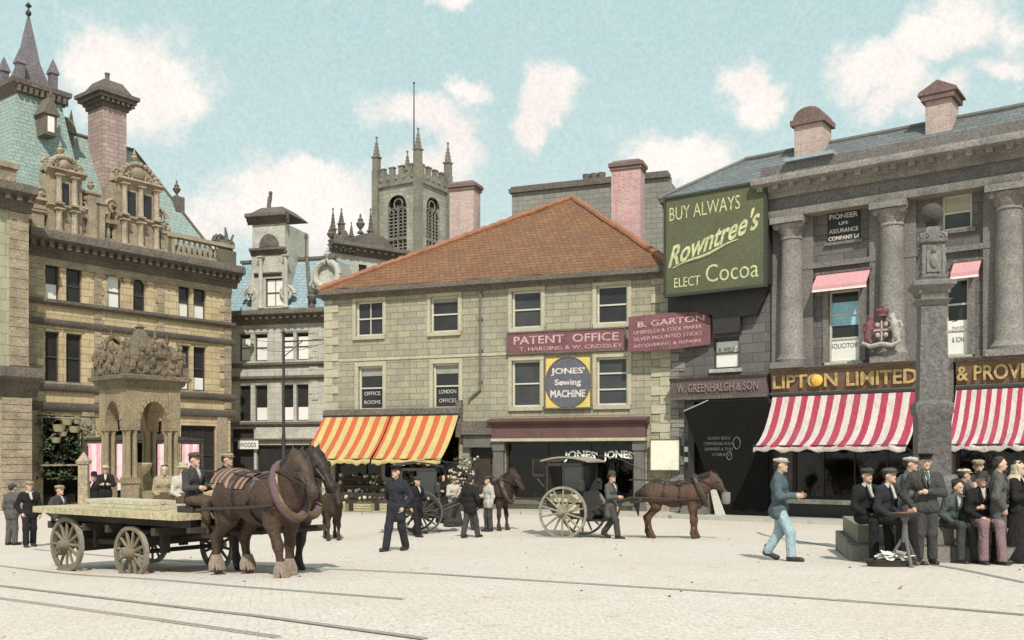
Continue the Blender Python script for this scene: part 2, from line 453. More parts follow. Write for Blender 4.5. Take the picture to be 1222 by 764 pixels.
# ------------------------------------------------------------------ facades
class Facade:
    """root empty at the left foot of a facade; local x along it, local y into the building, z up"""
    def __init__(s, name, label, cat, P, ang, zb, group=None):
        s.P = P; s.a = ang; s.zb = zb; s.d = (math.cos(ang), math.sin(ang)); s.n = (-math.sin(ang), math.cos(ang))
        s.root = thing(name, label, cat, (P[0], P[1], zb), ang, group)
    def u(s, px, v=0.0):
        r = (px-CX)/FPX; x0 = s.P[0]+s.n[0]*v; y0 = s.P[1]+s.n[1]*v
        return (r*y0-x0)/(s.d[0]-r*s.d[1])
    def z(s, px, py, v=0.0):
        u = s.u(px, v); Y = s.P[1]+s.d[1]*u+s.n[1]*v
        return zat(py, Y)-s.zb
    def rect(s, px0, py0, px1, py1, v=0.0):
        pm = (px0+px1)/2
        return s.u(px0,v), s.u(px1,v), s.z(pm,py1,v), s.z(pm,py0,v)
    def world(s, u, v, z):
        return (s.P[0]+s.d[0]*u+s.n[0]*v, s.P[1]+s.d[1]*u+s.n[1]*v, s.zb+z)
def wall_mb(mb, u0, u1, z0, z1, ops, v=0.0, rev=.24, thick=.4, back=None):
    """front skin with real openings; ops: (ua,ub,za,zb[,arch])"""
    us = sorted(set([u0,u1]+[o[0] for o in ops]+[o[1] for o in ops])); us = [u for u in us if u0 <= u <= u1]
    zs = sorted(set([z0,z1]+[o[2] for o in ops]+[o[3] for o in ops])); zs = [z for z in zs if z0 <= z <= z1]
    for a, b in zip(us[:-1], us[1:]):
        for c, d in zip(zs[:-1], zs[1:]):
            um, zm = (a+b)/2, (c+d)/2
            if any(o[0] < um < o[1] and o[2] < zm < o[3] for o in ops): continue
            mb.quad((a,v,c),(b,v,c),(b,v,d),(a,v,d))
    for o in ops:
        a, b, c, d = o[:4]
        mb.quad((a,v,c),(a,v+rev,c),(a,v+rev,d),(a,v,d)); mb.quad((b,v,c),(b,v,d),(b,v+rev,d),(b,v+rev,c))
        mb.quad((a,v,c),(b,v,c),(b,v+rev,c),(a,v+rev,c))
        if len(o) > 4 and o[4]:
            r = (b-a)/2; m = (a+b)/2; zc = d-r; n = 12
            pts = [(m-r*math.cos(math.pi*i/n), zc+r*math.sin(math.pi*i/n)) for i in range(n+1)]
            for (xa,za),(xb,zb) in zip(pts[:-1], pts[1:]):
                mb.quad((xa,v,za),(xb,v,zb),(xb,v,d+.001),(xa,v,d+.001))
                mb.quad((xa,v,za),(xa,v+rev,za),(xb,v+rev,zb),(xb,v,zb))
        else:
            mb.quad((a,v,d),(a,v+rev,d),(b,v+rev,d),(b,v,d))
    return mb
def sash(parent, o, v, frame_m, pane_m, sill_m=None, bars=(0,1), fw=.07, sill=.12, blind=None, blind_m=None, surround_m=None, sw=.14, hood=False, name='window', letters=None, letters_m=None, sill_proj=.1):
    """a sliding-sash window: timber frame (part) with pane, sill, surround and blind as sub-parts; bars=(vertical, horizontal) glazing bars"""
    a, b, c, d = o[:4]; arch = len(o) > 4 and o[4]
    mb = MB(); y0, y1 = v+.1, v+.18
    mb.box(a,a+fw,y0,y1,c,d); mb.box(b-fw,b,y0,y1,c,d); mb.box(a+fw,b-fw,y0,y1,c,c+fw); mb.box(a+fw,b-fw,y0,y1,d-fw,d)
    nv, nh = bars
    for i in range(nv):
        x = a+(b-a)*(i+1)/(nv+1); mb.box(x-.018,x+.018,y0+.01,y1-.012,c+fw,d-fw)
    for i in range(nh):
        z = c+(d-c)*(i+1)/(nh+1); mb.box(a+fw,b-fw,y0+.004,y1-.006,z-.03,z+.03)
    w = build(name, mb, frame_m, parent)
    g = MB().box(a+.01,b-.01,y1-.02,y1+.01,c+.01,d-.01); build('pane', g, pane_m, w)
    if sill_m is not None and sill:
        build('sill', MB().box(a-.12,b+.12,v-sill_proj,v+.09,c-sill,c-.002), sill_m, w)
    if surround_m is not None:
        s = MB(); s.box(a-sw,a-.004,v-.045,v+.05,c,d); s.box(b+.004,b+sw,v-.045,v+.05,c,d)
        if not arch: s.box(a-sw,b+sw,v-.05,v+.05,d+.003,d+sw*1.2)
        else:
            r = (b-a)/2; m = (a+b)/2; zc = d-r
            for i in range(9):
                t0, t1 = math.pi*i/9+.03, math.pi*(i+1)/9-.03
                q = [(m-rr*math.cos(t), zc+rr*math.sin(t)) for rr, t in ((r+.004,t0),(r+sw*1.2,t0),(r+sw*1.2,t1),(r+.004,t1))]
                s.prism(q, v-.05, v+.05)
        if hood: s.box(a-sw-.1,b+sw+.1,v-.16,v+.03,d+sw*1.2+.003,d+sw*1.2+.12)
        build('surround', s, surround_m, w)
    if blind:
        zt = d-fw; zb = d-(d-c)*blind if blind > 0 else None
        if blind > 0: build('blind', MB().box(a+fw,b-fw,y1-.035,y1-.024,zb,d-fw), blind_m, w)
        else: build('blind', MB().box(a+fw,b-fw,y1-.035,y1-.024,c+fw,c+(d-c)*(-blind)), blind_m, w)
    return w
def cornice_poly(v, z0, z1, proj):
    h = z1-z0
    return [(v+.05,z0),(v-proj*.18,z0),(v-proj*.22,z0+h*.22),(v-proj*.45,z0+h*.3),(v-proj*.5,z0+h*.52),(v-proj*.92,z0+h*.62),(v-proj,z0+h*.66),(v-proj,z0+h*.86),(v-proj*.94,z0+h),(v+.05,z0+h)]
def cornice(mb, u0, u1, v, z0, z1, proj, dent=0, dw=.16):
    mb.prof(cornice_poly(v,z0,z1,proj), u0, u1)
    if dent:
        n = int((u1-u0)/dent); h = z1-z0
        for i in range(n):
            x = u0+(i+.5)*(u1-u0)/n
            mb.box(x-dw/2,x+dw/2,v-proj*.78,v-proj*.42,z0+h*.34,z0+h*.615)
def quoins(mb, u, side, v, z0, z1, h=.36, long=.72, short=.42, proj=.045):
    z = z0; i = 0
    while z+h*.6 < z1:
        w = long if i % 2 else short
        mb.box(min(u,u+side*w), max(u,u+side*w), v-proj, v+.1, z+.012, min(z+h-.012, z1)); z += h; i += 1
def chimney(parent, u, v, z0, z1, w, d, mat, cap_m, pots=0, pot_m=None, name='chimney', capstyle=0):
    c = build(name, MB().box(u-w/2,u+w/2,v-d/2,v+d/2,z0,z1), mat, parent)
    cm = MB(); p = .12
    if capstyle == 0:
        cm.box(u-w/2-p*.5,u+w/2+p*.5,v-d/2-p*.5,v+d/2+p*.5,z1,z1+.14); cm.box(u-w/2-p,u+w/2+p,v-d/2-p,v+d/2+p,z1+.143,z1+.3); cm.frustum(u,v,z1+.303,z1+.45,w/2+p*.6,d/2+p*.6,w/2-.1,d/2-.1)
    elif capstyle == 1:
        cm.box(u-w/2-p,u+w/2+p,v-d/2-p,v+d/2+p,z1,z1+.2)
        n = 9; pts = [(u-(w/2+.04)*math.cos(math.pi*i/n), z1+.203+.42*math.sin(math.pi*i/n)) for i in range(n+1)]
        cm.prism(pts, v-d/2-.05, v+d/2+.05)
    elif capstyle == 2:
        cm.box(u-w/2-p,u+w/2+p,v-d/2-p,v+d/2+p,z1,z1+.18); cm.prism([(u-w/2-p-.1,z1+.183),(u+w/2+p+.1,z1+.183),(u+w/2+p+.06,z1+.3),(u,z1+.62),(u-w/2-p-.06,z1+.3)], v-d/2-.16, v+d/2+.16)
    elif capstyle == 3:   # ornate flared cap with tapering crown
        for i, (pp, ha, hb) in enumerate(((.1,0,.22),(.2,.223,.4),(.38,.403,.6),(.5,.603,.8))): cm.box(u-w/2-pp,u+w/2+pp,v-d/2-pp,v+d/2+pp,z1+ha,z1+hb)
        cm.frustum(u,v,z1+.803,z1+1.5,w/2+.28,d/2+.28,w/2-.15,d/2-.15)
        for i in range(7):
            x = u-w/2-.2+(w+.4)*i/6
            cm.box(x-.07,x+.07,v-d/2-.33,v-d/2-.21,z1+.22,z1+.4)
        for i in range(7):
            y = v-d/2-.2+(d+.4)*i/6
            cm.box(u+w/2+.21,u+w/2+.33,y-.07,y+.07,z1+.22,z1+.4)
    build('cap', cm, cap_m, c)
    top = z1+(.45,.62,.6,1.5)[capstyle]
    for i in range(pots):
        x = u+(i-(pots-1)/2)*min(.5, w/max(pots,1))
        build('chimney_pot', MB().lathe([(.13,0),(.15,.05),(.12,.12),(.11,.5),(.14,.55),(.14,.62),(.09,.62),(.09,.5)],(x,v,top-.05),10), pot_m or cap_m, c)
    return c
def urn(mb, c, h):
    k = h
    mb.lathe([(.16*k,0),(.16*k,.08*k),(.07*k,.12*k),(.06*k,.2*k),(.2*k,.4*k),(.22*k,.5*k),(.14*k,.58*k),(.12*k,.62*k),(.16*k,.66*k),(.08*k,.74*k),(.05*k,.82*k),(.06*k,.88*k),(.01*k,1*k)], c, 10)
def scroll(mb, c, r, y0, y1, flip=1, turns=1.4, w=.3):
    n = 18; pts = []
    for i in range(n+1):
        t = i/n; a = t*turns*2*math.pi; rr = r*(1-.75*t)
        pts.append((c[0]+flip*rr*math.cos(a), (y0+y1)/2, c[2]+rr*math.sin(a)))
    mb.tube(pts, [w*r*(1-.4*i/n) for i in range(n+1)], 6)
def pinnacle(mb, c, h, w):
    mb.sqlathe([(w,0),(w,.35*h),(w*1.3,.36*h),(w*1.3,.4*h),(w*.8,.42*h),(w*.12,.92*h),(w*.3,.94*h),(w*.3,.97*h),(.01,h)], c)
    for k in range(4):
        for sx, sy in ((1,1),(1,-1),(-1,1),(-1,-1)):
            z = .48*h+k*.1*h; r = w*.8*(1-(z/h-.42)/.55)
            mb.ball((c[0]+sx*r, c[1]+sy*r, c[2]+z), w*.25, 5, 3)
def column(mb, x, y, z0, z1, r, n=14):
    h = z1-z0
    mb.sqlathe([(r*1.35,0),(r*1.35,r*.5)], (x,y,z0))
    mb.lathe([(r*1.25,r*.5),(r*1.3,r*.75),(r*1.1,r*1.0),(r,r*1.3),(r*.97,h*.4),(r*.85,h-r*1.9),(r*.95,h-r*1.8),(r*.88,h-r*1.6),(r*1.25,h-r*.6)], (x,y,z0), n)
    mb.sqlathe([(r*1.4,0),(r*1.4,r*.5)], (x,y,z1-r*.55))
setup()
# ------------------------------------------------------------------ palette
BUFF = stone('buff_stone', (178,169,142), (138,129,108), .62, .27, .42, .42, .6, 16, .45, (164,158,140), tv=.12)
BUFFTRIM = M('buff_trim', (178,170,146), .9, .22, 18, .35, 1.2, .25)
TANST = stone('tan_stone', (222,198,156), (158,138,108), .9, .36, .45, .55, .7, 14, .5, (208,186,146), tv=.12)
TANTRIM = M('tan_trim', (164,148,125), .9, .42, 14, .7, 1.3, .4)
SOOTTRIM = M('soot_black_stone', (106,97,87), .95, .5, 12, .5, 1.0, .5)
PALEGREY = stone('pale_grey_stone', (198,194,180), (160,155,142), .9, .33, .28, .3, .6, 12, .35, (188,184,172), tv=.10)
PALETRIM = M('pale_grey_trim', (184,180,166), .9, .3, 14, .45, 1.3, .35)
SOOT = stone('sooty_ashlar', (121,114,111), (88,84,81), .95, .36, .45, .45, .5, 16, .45, (106,100,97), tv=.16)
SOOTPLAIN = M('sooty_plain_stone', (116,110,106), .92, .4, 16, .4, .8, .3)
COLST = M('column_stone', (134,128,121), .9, .36, 14, .6, 1.0, .3)
CHSTONE = stone('church_stone', (168,164,150), (122,118,107), .8, .4, .34, .55, .35, 6, .4, (150,146,126), tv=.16)
CHTRIM = M('church_trim', (124,119,105), .9, .4, 8, .6, .6, .4)
GREYBLK = stone('grey_back_wall', (148,144,134), (112,108,100), .7, .3, .3, .45, .4, 12, .4, tv=.15)
PANT = roofing('pantile', (164,114,74), (140,100,70), .26, .17, (88,62,48), 1.3, .45)
SLATE = roofing('slate', (122,127,129), (108,113,115), .4, .16, (76,80,82), .6, .35)
TEALSLATE = roofing('green_slate', (160,176,168), (148,168,162), .4, .2, (116,134,130), .4, .3, 'xy')
BLUESLATE = roofing('blue_slate', (158,180,188), (144,170,180), .4, .2, (112,134,142), .4, .3, 'xy')
PINKBRICK = stone('pink_brick', (206,160,156), (214,196,188), .24, .085, .3, .25, 1.0, 20, .4, (192,140,138), msize=.012, tv=.12)
PALEBRICK = stone('pale_pink_brick', (200,176,164), (206,192,182), .24, .085, .3, .3, 1.0, 20, .4, (186,156,146), msize=.012, tv=.10)
FRAMEW = M('painted_sash', (196,190,172), .6, .12, 20, .2, 2, .05)
FRAMED = M('dark_sash', (70,66,60), .6, .2, 20, .2, 2, .05)
GLASS = glassy('window_glass', (48,47,46))
GLASSG = glassy('grey_window_glass', (62,63,62), .15)
SHOPGLASS = clear_glass('shop_glass'); INTERIOR = M('shop_interior', (74,66,60), .9, .4, 6, .5, .8, .2)
BLINDW = M('white_blind', (226,222,212), .9, .08, 25, .12, 2, .1)
BLACKP = M('black_paint', (48,45,43), .6, .5, 22, .1, 1, .15)
BLACKIRON = M('black_iron', (50,47,45), .6, .3, 20, .1, 1, .2)
DARKWOOD = M('dark_wood', (62,50,40), .7, .35, 14, .3, 1.5, .25)
BLINDG = M('dingy_blind', (150,146,134), .9, .2, 18, .3, 2, .1)
MAROON = M('maroon_board', (118,76,80), .8, .4, 18, .5, 1.4, .1)
MAROONF = M('maroon_fascia', (98,70,67), .8, .3, 18, .3, 1.4, .1)
LETTERW = M('white_letters', (206,196,188), .8, .25, 20, .55, 5, 0)
LETTERPK = M('faded_pink_letters', (196,164,160), .8, .3, 14, .6, 5, 0)
LETTERGOLD = M('gold_letters', (184,156,104), .6, .3, 14, .6, 5, 0)
LETTERLEAF = M('pale_green_letters', (196,196,150), .8, .3, 12, .5, 4, 0)
LEADM = M('lead_pipe', (104,100,92), .7, .25, 18, .3, 2, .1)

# ------------------------------------------------------------------ corner building with the orange roof (faces the square)
A_C = math.atan2(-.357, .934)
F = Facade('corner_building', 'buff stone shop building with sash windows under a low orange tiled roof', 'building',
           (5.84-.934*15.6, 37.5+.357*15.6), A_C, -.72)
C = F
uL, uR = C.u(388), C.u(801)
zE = C.z(589, 336)
opsU = [C.rect(425,360,457,401), C.rect(514,354,547,396), C.rect(611,347,646,392), C.rect(712,340,749,386)]
opsL = [C.rect(428,438,457,489), C.rect(517,434,548,487), C.rect(611,429,645,486), C.rect(712,426,749,484)]
zu = (np.mean([o[2] for o in opsU]), np.mean([o[3] for o in opsU])); zl = (np.mean([o[2] for o in opsL]), np.mean([o[3] for o in opsL]))
opsU = [(o[0],o[1],zu[0],zu[1]) for o in opsU]; opsL = [(o[0],o[1],zl[0],zl[1]) for o in opsL]
shopR = C.rect(603,527,757,598); shopL = C.rect(400,512,548,600); door = C.rect(560,534,588,611); door = (door[0],door[1],-.2,door[3])
mb = MB(); wall_mb(mb, uL, uR, -.4, zE, opsU+opsL+[shopR,shopL,door], 0, .3)
mb.quad((uL,0,-.4),(uL,12,-.4),(uL,12,zE),(uL,0,zE)); mb.quad((uR,0,-.4),(uR,0,zE),(uR,12,zE),(uR,12,-.4))
mb.quad((uL,12,-.4),(uR,12,-.4),(uR,12,zE),(uL,12,zE))
build('wall', mb, BUFF, C.root)
build('interior', MB().box(uL+.3,uR-.3,2.2,2.3,-.3,zE-.3).box(uL+.3,uR-.3,.4,2.19,-.25,-.1), INTERIOR, C.root)
q = MB(); quoins(q, uL-.03, 1, 0, 3.4, zE-.3); build('quoins', q, BUFFTRIM, C.root); q = MB(); quoins(q, uR+.02, -1, 0, 3.0, zE-.3, .36, .8, .45); build('quoins', q, BUFFTRIM, C.root)
for i, o in enumerate(opsU):
    w = sash(C.root, o, 0, FRAMEW, GLASS if i < 2 or i == 3 else GLASSG, BUFFTRIM, (1 if i == 0 else 0, 1), .08, .16, surround_m=BUFFTRIM, sw=.16, blind=(None,.16,None,None)[i], blind_m=BLINDG)
for i, o in enumerate(opsL):
    w = sash(C.root, o, 0, FRAMEW, GLASS if i < 2 else GLASSG, BUFFTRIM, (0, 2 if i == 3 else 1), .08, .16, surround_m=BUFFTRIM, sw=.16)
    if i < 2:
        build('curtain', MB().box(o[0]+.1,o[1]-.1,.143,.15,o[3]-.42,o[3]-.08), BLINDG, w)
        for k, tx in enumerate((('OFFICE','ROOMS'),('LONDON','OFFICES'))[i]):
            lettering(w, tx, (o[0]+o[1])/2, o[2]+(o[3]-o[2])*(.38-.2*k), (o[1]-o[0])*.66, .16, .15, LETTERW, depth=.004)
zb = C.z(470, 407)
build('string_course', MB().box(uL+.75,uR-.85,-.035,.05,(zu[0]+zl[1])/2-.42,(zu[0]+zl[1])/2-.3), BUFFTRIM, C.root)
mb = MB(); mb.prof([(.05,zE-.34),(-.1,zE-.34),(-.16,zE-.2),(-.34,zE-.16),(-.42,zE-.14),(-.42,zE+.06),(.05,zE+.06)], uL-.1, uR+.05)
build('eaves_gutter', mb, SOOTTRIM, C.root)
# roof: hipped, ridge running back
def on_line(px, py, u):   # depth at which the line over facade position u meets a pixel column
    r = (px-CX)/FPX
    x0 = C.P[0]+C.d[0]*u; y0 = C.P[1]+C.d[1]*u
    return (r*y0-x0)/(C.n[0]-r*C.n[1])
ua = uL+(uR-uL)*.60
va = on_line(683, 237, ua); Ya = C.P[1]+C.d[1]*ua+C.n[1]*va
za = zat(237, Ya)-C.zb
e = .4
mb = MB()
zr = zE+.063
vs = [(uL-.12,-e,zr),(uR+.12,-e,zr),(uR+.12,va*2.0,zr),(uL-.12,va*2.0,zr),(ua,va,za),(ua,va+1.5,za)]
mb.add(vs, [(0,1,4),(1,2,5,4),(2,3,5),(3,0,4,5),(0,3,2,1)])
rf = build('roof', mb, PANT, C.root); roughen(rf, 22, .07)
rm = M('ridge_tile', (150,100,72), .8, .3, 16, .35, 1, .3)
mb = MB()
for a, b in ((vs[0],vs[4]),(vs[1],vs[4]),(vs[4],vs[5])):
    a = Vector(a); b = Vector(b); n = max(3, int((b-a).length/.45))
    for i in range(n):
        p = a.lerp(b, i/n); qn = a.lerp(b, (i+.97)/n); mb.tube([p+Vector((random.uniform(-.02,.02),0,.02+random.uniform(-.02,.03))), qn+Vector((0,0,.06+random.uniform(-.02,.02)))], [.13,.15], 8)
build('hip_tiles', mb, rm, rf)
# chimneys on the hips
def roof_v(u, px):
    return on_line(px, 0, u)
def place_ch(pxa, pxb, ytop, ybot, u, mat, pots, cs):
    v = on_line((pxa+pxb)/2, 0, u); Y = C.P[1]+C.d[1]*u+C.n[1]*v
    w = (pxb-pxa)/FPX*Y*.82; zt = zat(ytop, Y)-C.zb-.3
    return chimney(C.root, u, v, zE-.5, zt, w, .8, mat, M('sooty_cap',(120,98,92),.9,.35,14,.4,1.4,.3), pots, None, 'chimney', cs)
place_ch(728, 771, 197, 280, uL+(uR-uL)*.815, PINKBRICK, 0, 0)
place_ch(536, 574, 222, 285, uL+(uR-uL)*.30, PALEBRICK, 0, 0)
# downpipe
u0 = C.u(574); z1 = zE-.3; zb1 = C.z(574,465); u1 = C.u(561)
mb = MB(); mb.tube([(u0,-.09,z1),(u0,-.09,zb1),(u1,-.09,zb1-.38),(u1,-.09,C.z(561,478))], .055, 8)
for k in range(4): mb.box(u0-.1,u0+.1,-.07,.01,zb1+.3+k*1.3,zb1+.38+k*1.3)
build('downpipe', mb, LEADM, C.root)
mb = MB().box(C.u(549)-.12, C.u(549)+.14, -.2, .02, C.z(549,522), C.z(549,478)); build('corbel', mb, SOOTTRIM, C.root)
# right-hand shop front
a, b = C.u(590), C.u(772); z0, z1 = C.z(680,523), C.z(680,501)
fs = build('shop_fascia', MB().box(a,b,-.32,.02,z0,z1-.17), MAROONF, C.root)
mb = MB(); mb.prof([(.02,z1-.168),(-.42,z1-.168),(-.55,z1-.06),(-.55,z1+.02),(.02,z1+.1)], a-.12, b+.12); build('fascia_cornice', mb, MAROONF, fs)
build('fascia_rail', MB().box(a-.02,b+.02,-.36,.02,z0-.12,z0-.002), BUFFTRIM, fs)
for px in (597, 764):
    p = MB(); u = C.u(px); w = .26
    p.box(u-w,u+w,-.24,.02,-.1,.45); p.box(u-w*.8,u+w*.8,-.2,.02,.453,z0-.5); p.box(u-w,u+w,-.25,.02,z0-.497,z0-.122)
    p.box(u-w*.35,u+w*.35,-.225,-.198,.7,z0-.8)
    build('pilaster', p, LEADM, C.root)
w = sash(C.root, shopR, .02, DARKWOOD, SHOPGLASS, None, (2,0), .1, 0, name='shop_window')
build('shop_sill', MB().box(shopR[0]-.05,shopR[1]+.05,-.2,.04,shopR[2]-.14,shopR[2]-.002), LEADM, C.root)
for (pa,pb,ys) in ((672,713,543),(719,757,543)):
    ur, uq = C.u(pa), C.u(pb); zc = C.z((pa+pb)/2, ys)
    lettering(w, "JONES'", (ur+uq)/2, zc-.1, (uq-ur)*.98, .40, .07, BLINDW, bold=.035, depth=.006, bulge=.1)
# things set out in the window
mb = MB()
for i in range(7):
    u = shopR[0]+.3+i*(shopR[1]-shopR[0]-.6)/6
    mb.box(u-.18,u+.18,.55,.9,shopR[2]+.0,shopR[2]+.06); mb.box(u-.13,u+.13,.62,.84,shopR[2]+.06,shopR[2]+.3)
build('window_display', mb, LETTERW, w)
# left-hand shop (behind the orange awnings)
a, b = C.u(391), C.u(552); zt = C.z(470,489); zbm = C.z(470,497)
build('shop_cornice', MB().prof([(.02,zbm-.12),(-.2,zbm-.12),(-.36,zbm+.05),(-.36,zt),(.02,zt+.06)], a, b), SOOTTRIM, C.root)
w = sash(C.root, shopL, .02, DARKWOOD, SHOPGLASS, None, (3,0), .1, 0)
a, b = C.u(555), C.u(590)
build('door_fascia', MB().box(a,b,-.2,.02,C.z(572,534),C.z(572,520)), LEADM, C.root)
build('door_cornice', MB().box(a-.05,b+.02,-.34,.02,C.z(572,519),C.z(572,503)), SOOTTRIM, C.root)
dr = build('door', MB().box(door[0]+.01,door[1]-.01,.22,.28,door[2],door[3]-.01), BLACKP, C.root)
build('door_panel', MB().box(door[0]+.15,door[1]-.15,.19,.218,.4,1.2).box(door[0]+.15,door[1]-.15,.19,.218,1.35,door[3]-.3), DARKWOOD, dr)
build('handle', MB().ball((door[1]-.12,.16,1.05),.04,8,5), M('brass',(150,120,60),.35,.1,20,0,1,0,1.0), dr)
build('door_step', MB().box(door[0]-.15,door[1]+.15,-.3,.2,-.35,-.0+.12), BUFFTRIM, C.root)

# signs on it
def sign_board(name, label, F, px0, py0, px1, py1, mat, frame_m, v0=-.05, th=.06, fr=.05, rise=None):
    """flat board with a raised edge; its root stands on the board's own back, same frame as the facade"""
    u0, u1, z0, z1 = F.rect(px0, py0, px1, py1)
    r = thing(name, label, 'sign', F.world(u0, v0, z0), F.a)
    w, h = u1-u0, z1-z0
    build('board', MB().box(0,w,-th,0,0,h), mat, r)
    f = MB(); f.box(-.01,w+.01,-th-.03,-th-.001,-.01,fr); f.box(-.01,w+.01,-th-.03,-th-.001,h-fr,h+.01); f.box(-.01,fr,-th-.03,-th-.001,fr+.001,h-fr-.001); f.box(w-fr,w+.01,-th-.03,-th-.001,fr+.001,h-fr-.001)
    build('frame', f, frame_m, r)
    return r, w, h, -th-.001
r, w, h, y = sign_board('wall_sign', 'long dark red board reading PATENT OFFICE under the two upper sash windows', C, 606, 394, 748, 421, MAROON, SOOTTRIM)
lettering(r, 'PATENT  OFFICE', w*.5, h*.62, w*.88, h*.36, y, LETTERPK, bold=.012)
lettering(r, 'T. HARDING & W. CROSSLEY', w*.54, h*.22, w*.86, h*.17, y, LETTERPK)
r, w, h, y = sign_board('wall_sign', 'square yellow board with a dark round centre advertising sewing machines', C, 651, 425, 707, 488, M('yellow_paint',(208,184,96),.7,.2,18,.25,2,.1), SOOTTRIM, -.06)
DISC = M('grey_blue_disc', (92,90,98), .75, .3, 18, .25, 2, .1)
d = build('disc', MB().lathe([(h*.475,0),(h*.475,.03)], (0,0,0), 48, w/h), DISC, r, loc=(w/2,y+.02,h/2), rot=(R(90),0,0))
build('ring', MB().tube([(w/2+w*.475*math.cos(t*math.pi/24), y-.012, h/2+h*.475*math.sin(t*math.pi/24)) for t in range(49)], .025, 6), SOOTTRIM, r)
for tx, zf, wf, hf in (("JONES'", .70, .72, .155), ('Sewing', .485, .56, .15), ('MACHINE', .285, .74, .145)):
    lettering(r, tx, w*.5, h*zf, w*wf, h*hf, y-.012, LETTERW, bold=.03)
# hanging sign across the corner
u0, u1, z0, z1 = C.rect(751, 376, 850, 418, -.5)
r = thing('projecting_sign', 'dark red lettered board of four lines hung across the corner between two buildings', 'sign', C.world(u0,-.62,z0), C.a)
w, h = u1-u0, z1-z0
pts = [(0,0),(w*.30,-.02),(w*.62,.03),(w-.05,.14),(w-.02,h-.28),(w*.93,h+.02),(w*.5,h+.06),(.02,h-.02)]
build('board', MB().prism(pts, -.09, 0), MAROON, r)
build('bracket', MB().tube([(.3,-.04,h*.9),(.2,.62,h*.95)],.03,6).tube([(w*.5,-.04,h),(w*.5,.62,h)],.03,6).tube([(.3,-.04,.1),(.2,.62,.1)],.03,6), BLACKIRON, r)
lettering(r, 'B. GARTON', w*.52, h*.80, w*.80, h*.17, -.091, LETTERPK, bold=.012, rise=.14)
lettering(r, 'UMBRELLA & STICK MAKER', w*.48, h*.57, w*.82, h*.10, -.091, LETTERPK, rise=.14)
lettering(r, 'SILVER MOUNTED STICKS', w*.48, h*.38, w*.82, h*.10, -.091, LETTERPK, rise=.14)
lettering(r, 'RECOVERING & REPAIRS', w*.48, h*.18, w*.8, h*.09, -.091, LETTERPK, rise=.14)
# notice board at the foot of the corner
u0, u1, z0, z1 = C.rect(776, 524, 812, 562, -.25)
r = thing('notice_board', 'blank cream poster board fixed beside the corner quoins', 'notice board', C.world(u0,-.3,z0), C.a)
w, h = u1-u0, z1-z0
build('sheet', MB().box(.04,w-.04,-.04,0,.04,h-.04), M('cream_paper',(224,218,196),.9,.1,12,.2,2,.1), r)
f = MB(); f.box(0,w,-.06,.05,0,.039); f.box(0,w,-.06,.05,h-.039,h); f.box(0,.039,-.06,.05,.04,h-.04); f.box(w-.039,w,-.06,.05,.04,h-.04)
f.box(.1,.2,.05,.3,h*.2,h*.3); f.box(.1,.2,.05,.3,h*.7,h*.8); f.box(w*.3,w*.3+.1,.05,.3,h*.7,h*.8); build('frame', f, SOOTTRIM, r)

# ------------------------------------------------------------------ awnings
def awning(F, label, ua, ub, ztop, zbot, proj, mat, n_sag=6, sag=.12, group=None, flare=0.0, hem=.16, poles=True, vtop=-.36):
    r = thing('awning', label, 'awning', F.world(ua, vtop, zbot), F.a, group)
    w = ub-ua; H = ztop-zbot; mb = MB(); nu = 40
    def P(i, j, off=0):
        t = j/n_sag; x = w*i/nu
        bow = -sag*math.sin(math.pi*t)*.9 + .035*math.sin(x*5.1+j*.6)*t+.02*math.sin(x*11.3)*t*t
        x2 = x+(2*i/nu-1)*flare*t
        return (x2, -proj*t + bow*-.35, H*(1-t)+bow+off)
    g = [[P(i,j) for j in range(n_sag+1)] for i in range(nu+1)]
    for i in range(nu+1):
        x, y, z = g[i][-1]; g[i].append((x, y-.01, z-hem+.03*math.sin(i*1.3)))
    J = n_sag+2; vs = [p for col in g for p in col]; fs = [(i*J+j,(i+1)*J+j,(i+1)*J+j+1,i*J+j+1) for i in range(nu) for j in range(J-1)]
    o = len(vs); vs2 = [(x, y+.012, z-.012) for x,y,z in vs]
    fs2 = [tuple(q+o for q in reversed(f)) for f in fs]
    edge = [i*J for i in range(nu+1)]+[nu*J+j for j in range(1,J)]+[i*J+J-1 for i in range(nu-1,-1,-1)]+[j for j in range(J-2,0,-1)]
    fs3 = [(edge[k], edge[(k+1)%len(edge)], edge[(k+1)%len(edge)]+o, edge[k]+o) for k in range(len(edge))]
    mb.add(vs+vs2, fs+fs2+fs3)
    build('canvas', mb, mat, r, sharp=60)
    fr = MB(); y = -proj+.05
    fr.tube([(-flare-.02,y,.03),(w+flare+.02,y,.03)], .03, 6)
    for x in (.05, w-.05): fr.tube([(x,.05,-.35),(x+(flare if x > 1 else -flare),y,.0)], .025, 6)
    build('frame', fr, BLACKIRON, r)
    build('roller', MB().tube([(-.03,.1,H+.06),(w+.03,.1,H+.06)], .11, 10), BLACKP, r)
    return r
zt = C.z(470, 497, -.36); zb_ = C.z(470, 549, -2.1)
ua_, um_, ub_ = C.u(391), C.u(471), C.u(551)
n = 6
for i, (p, q_) in enumerate(((ua_, um_-.035), (um_+.035, ub_))):
    per = (q_-p)/n
    m = striped('orange_canvas', (190,98,64), (194,174,116), per, .5, .25, hem=.02)
    r = awning(C, ('orange and cream striped shop awning beside the grey slated building, above the horses', 'orange and cream striped shop awning nearest the downpipe, above the black cab')[i], p, q_, zt, zb_, 1.75, m, group='orange striped awnings')
mb = MB()
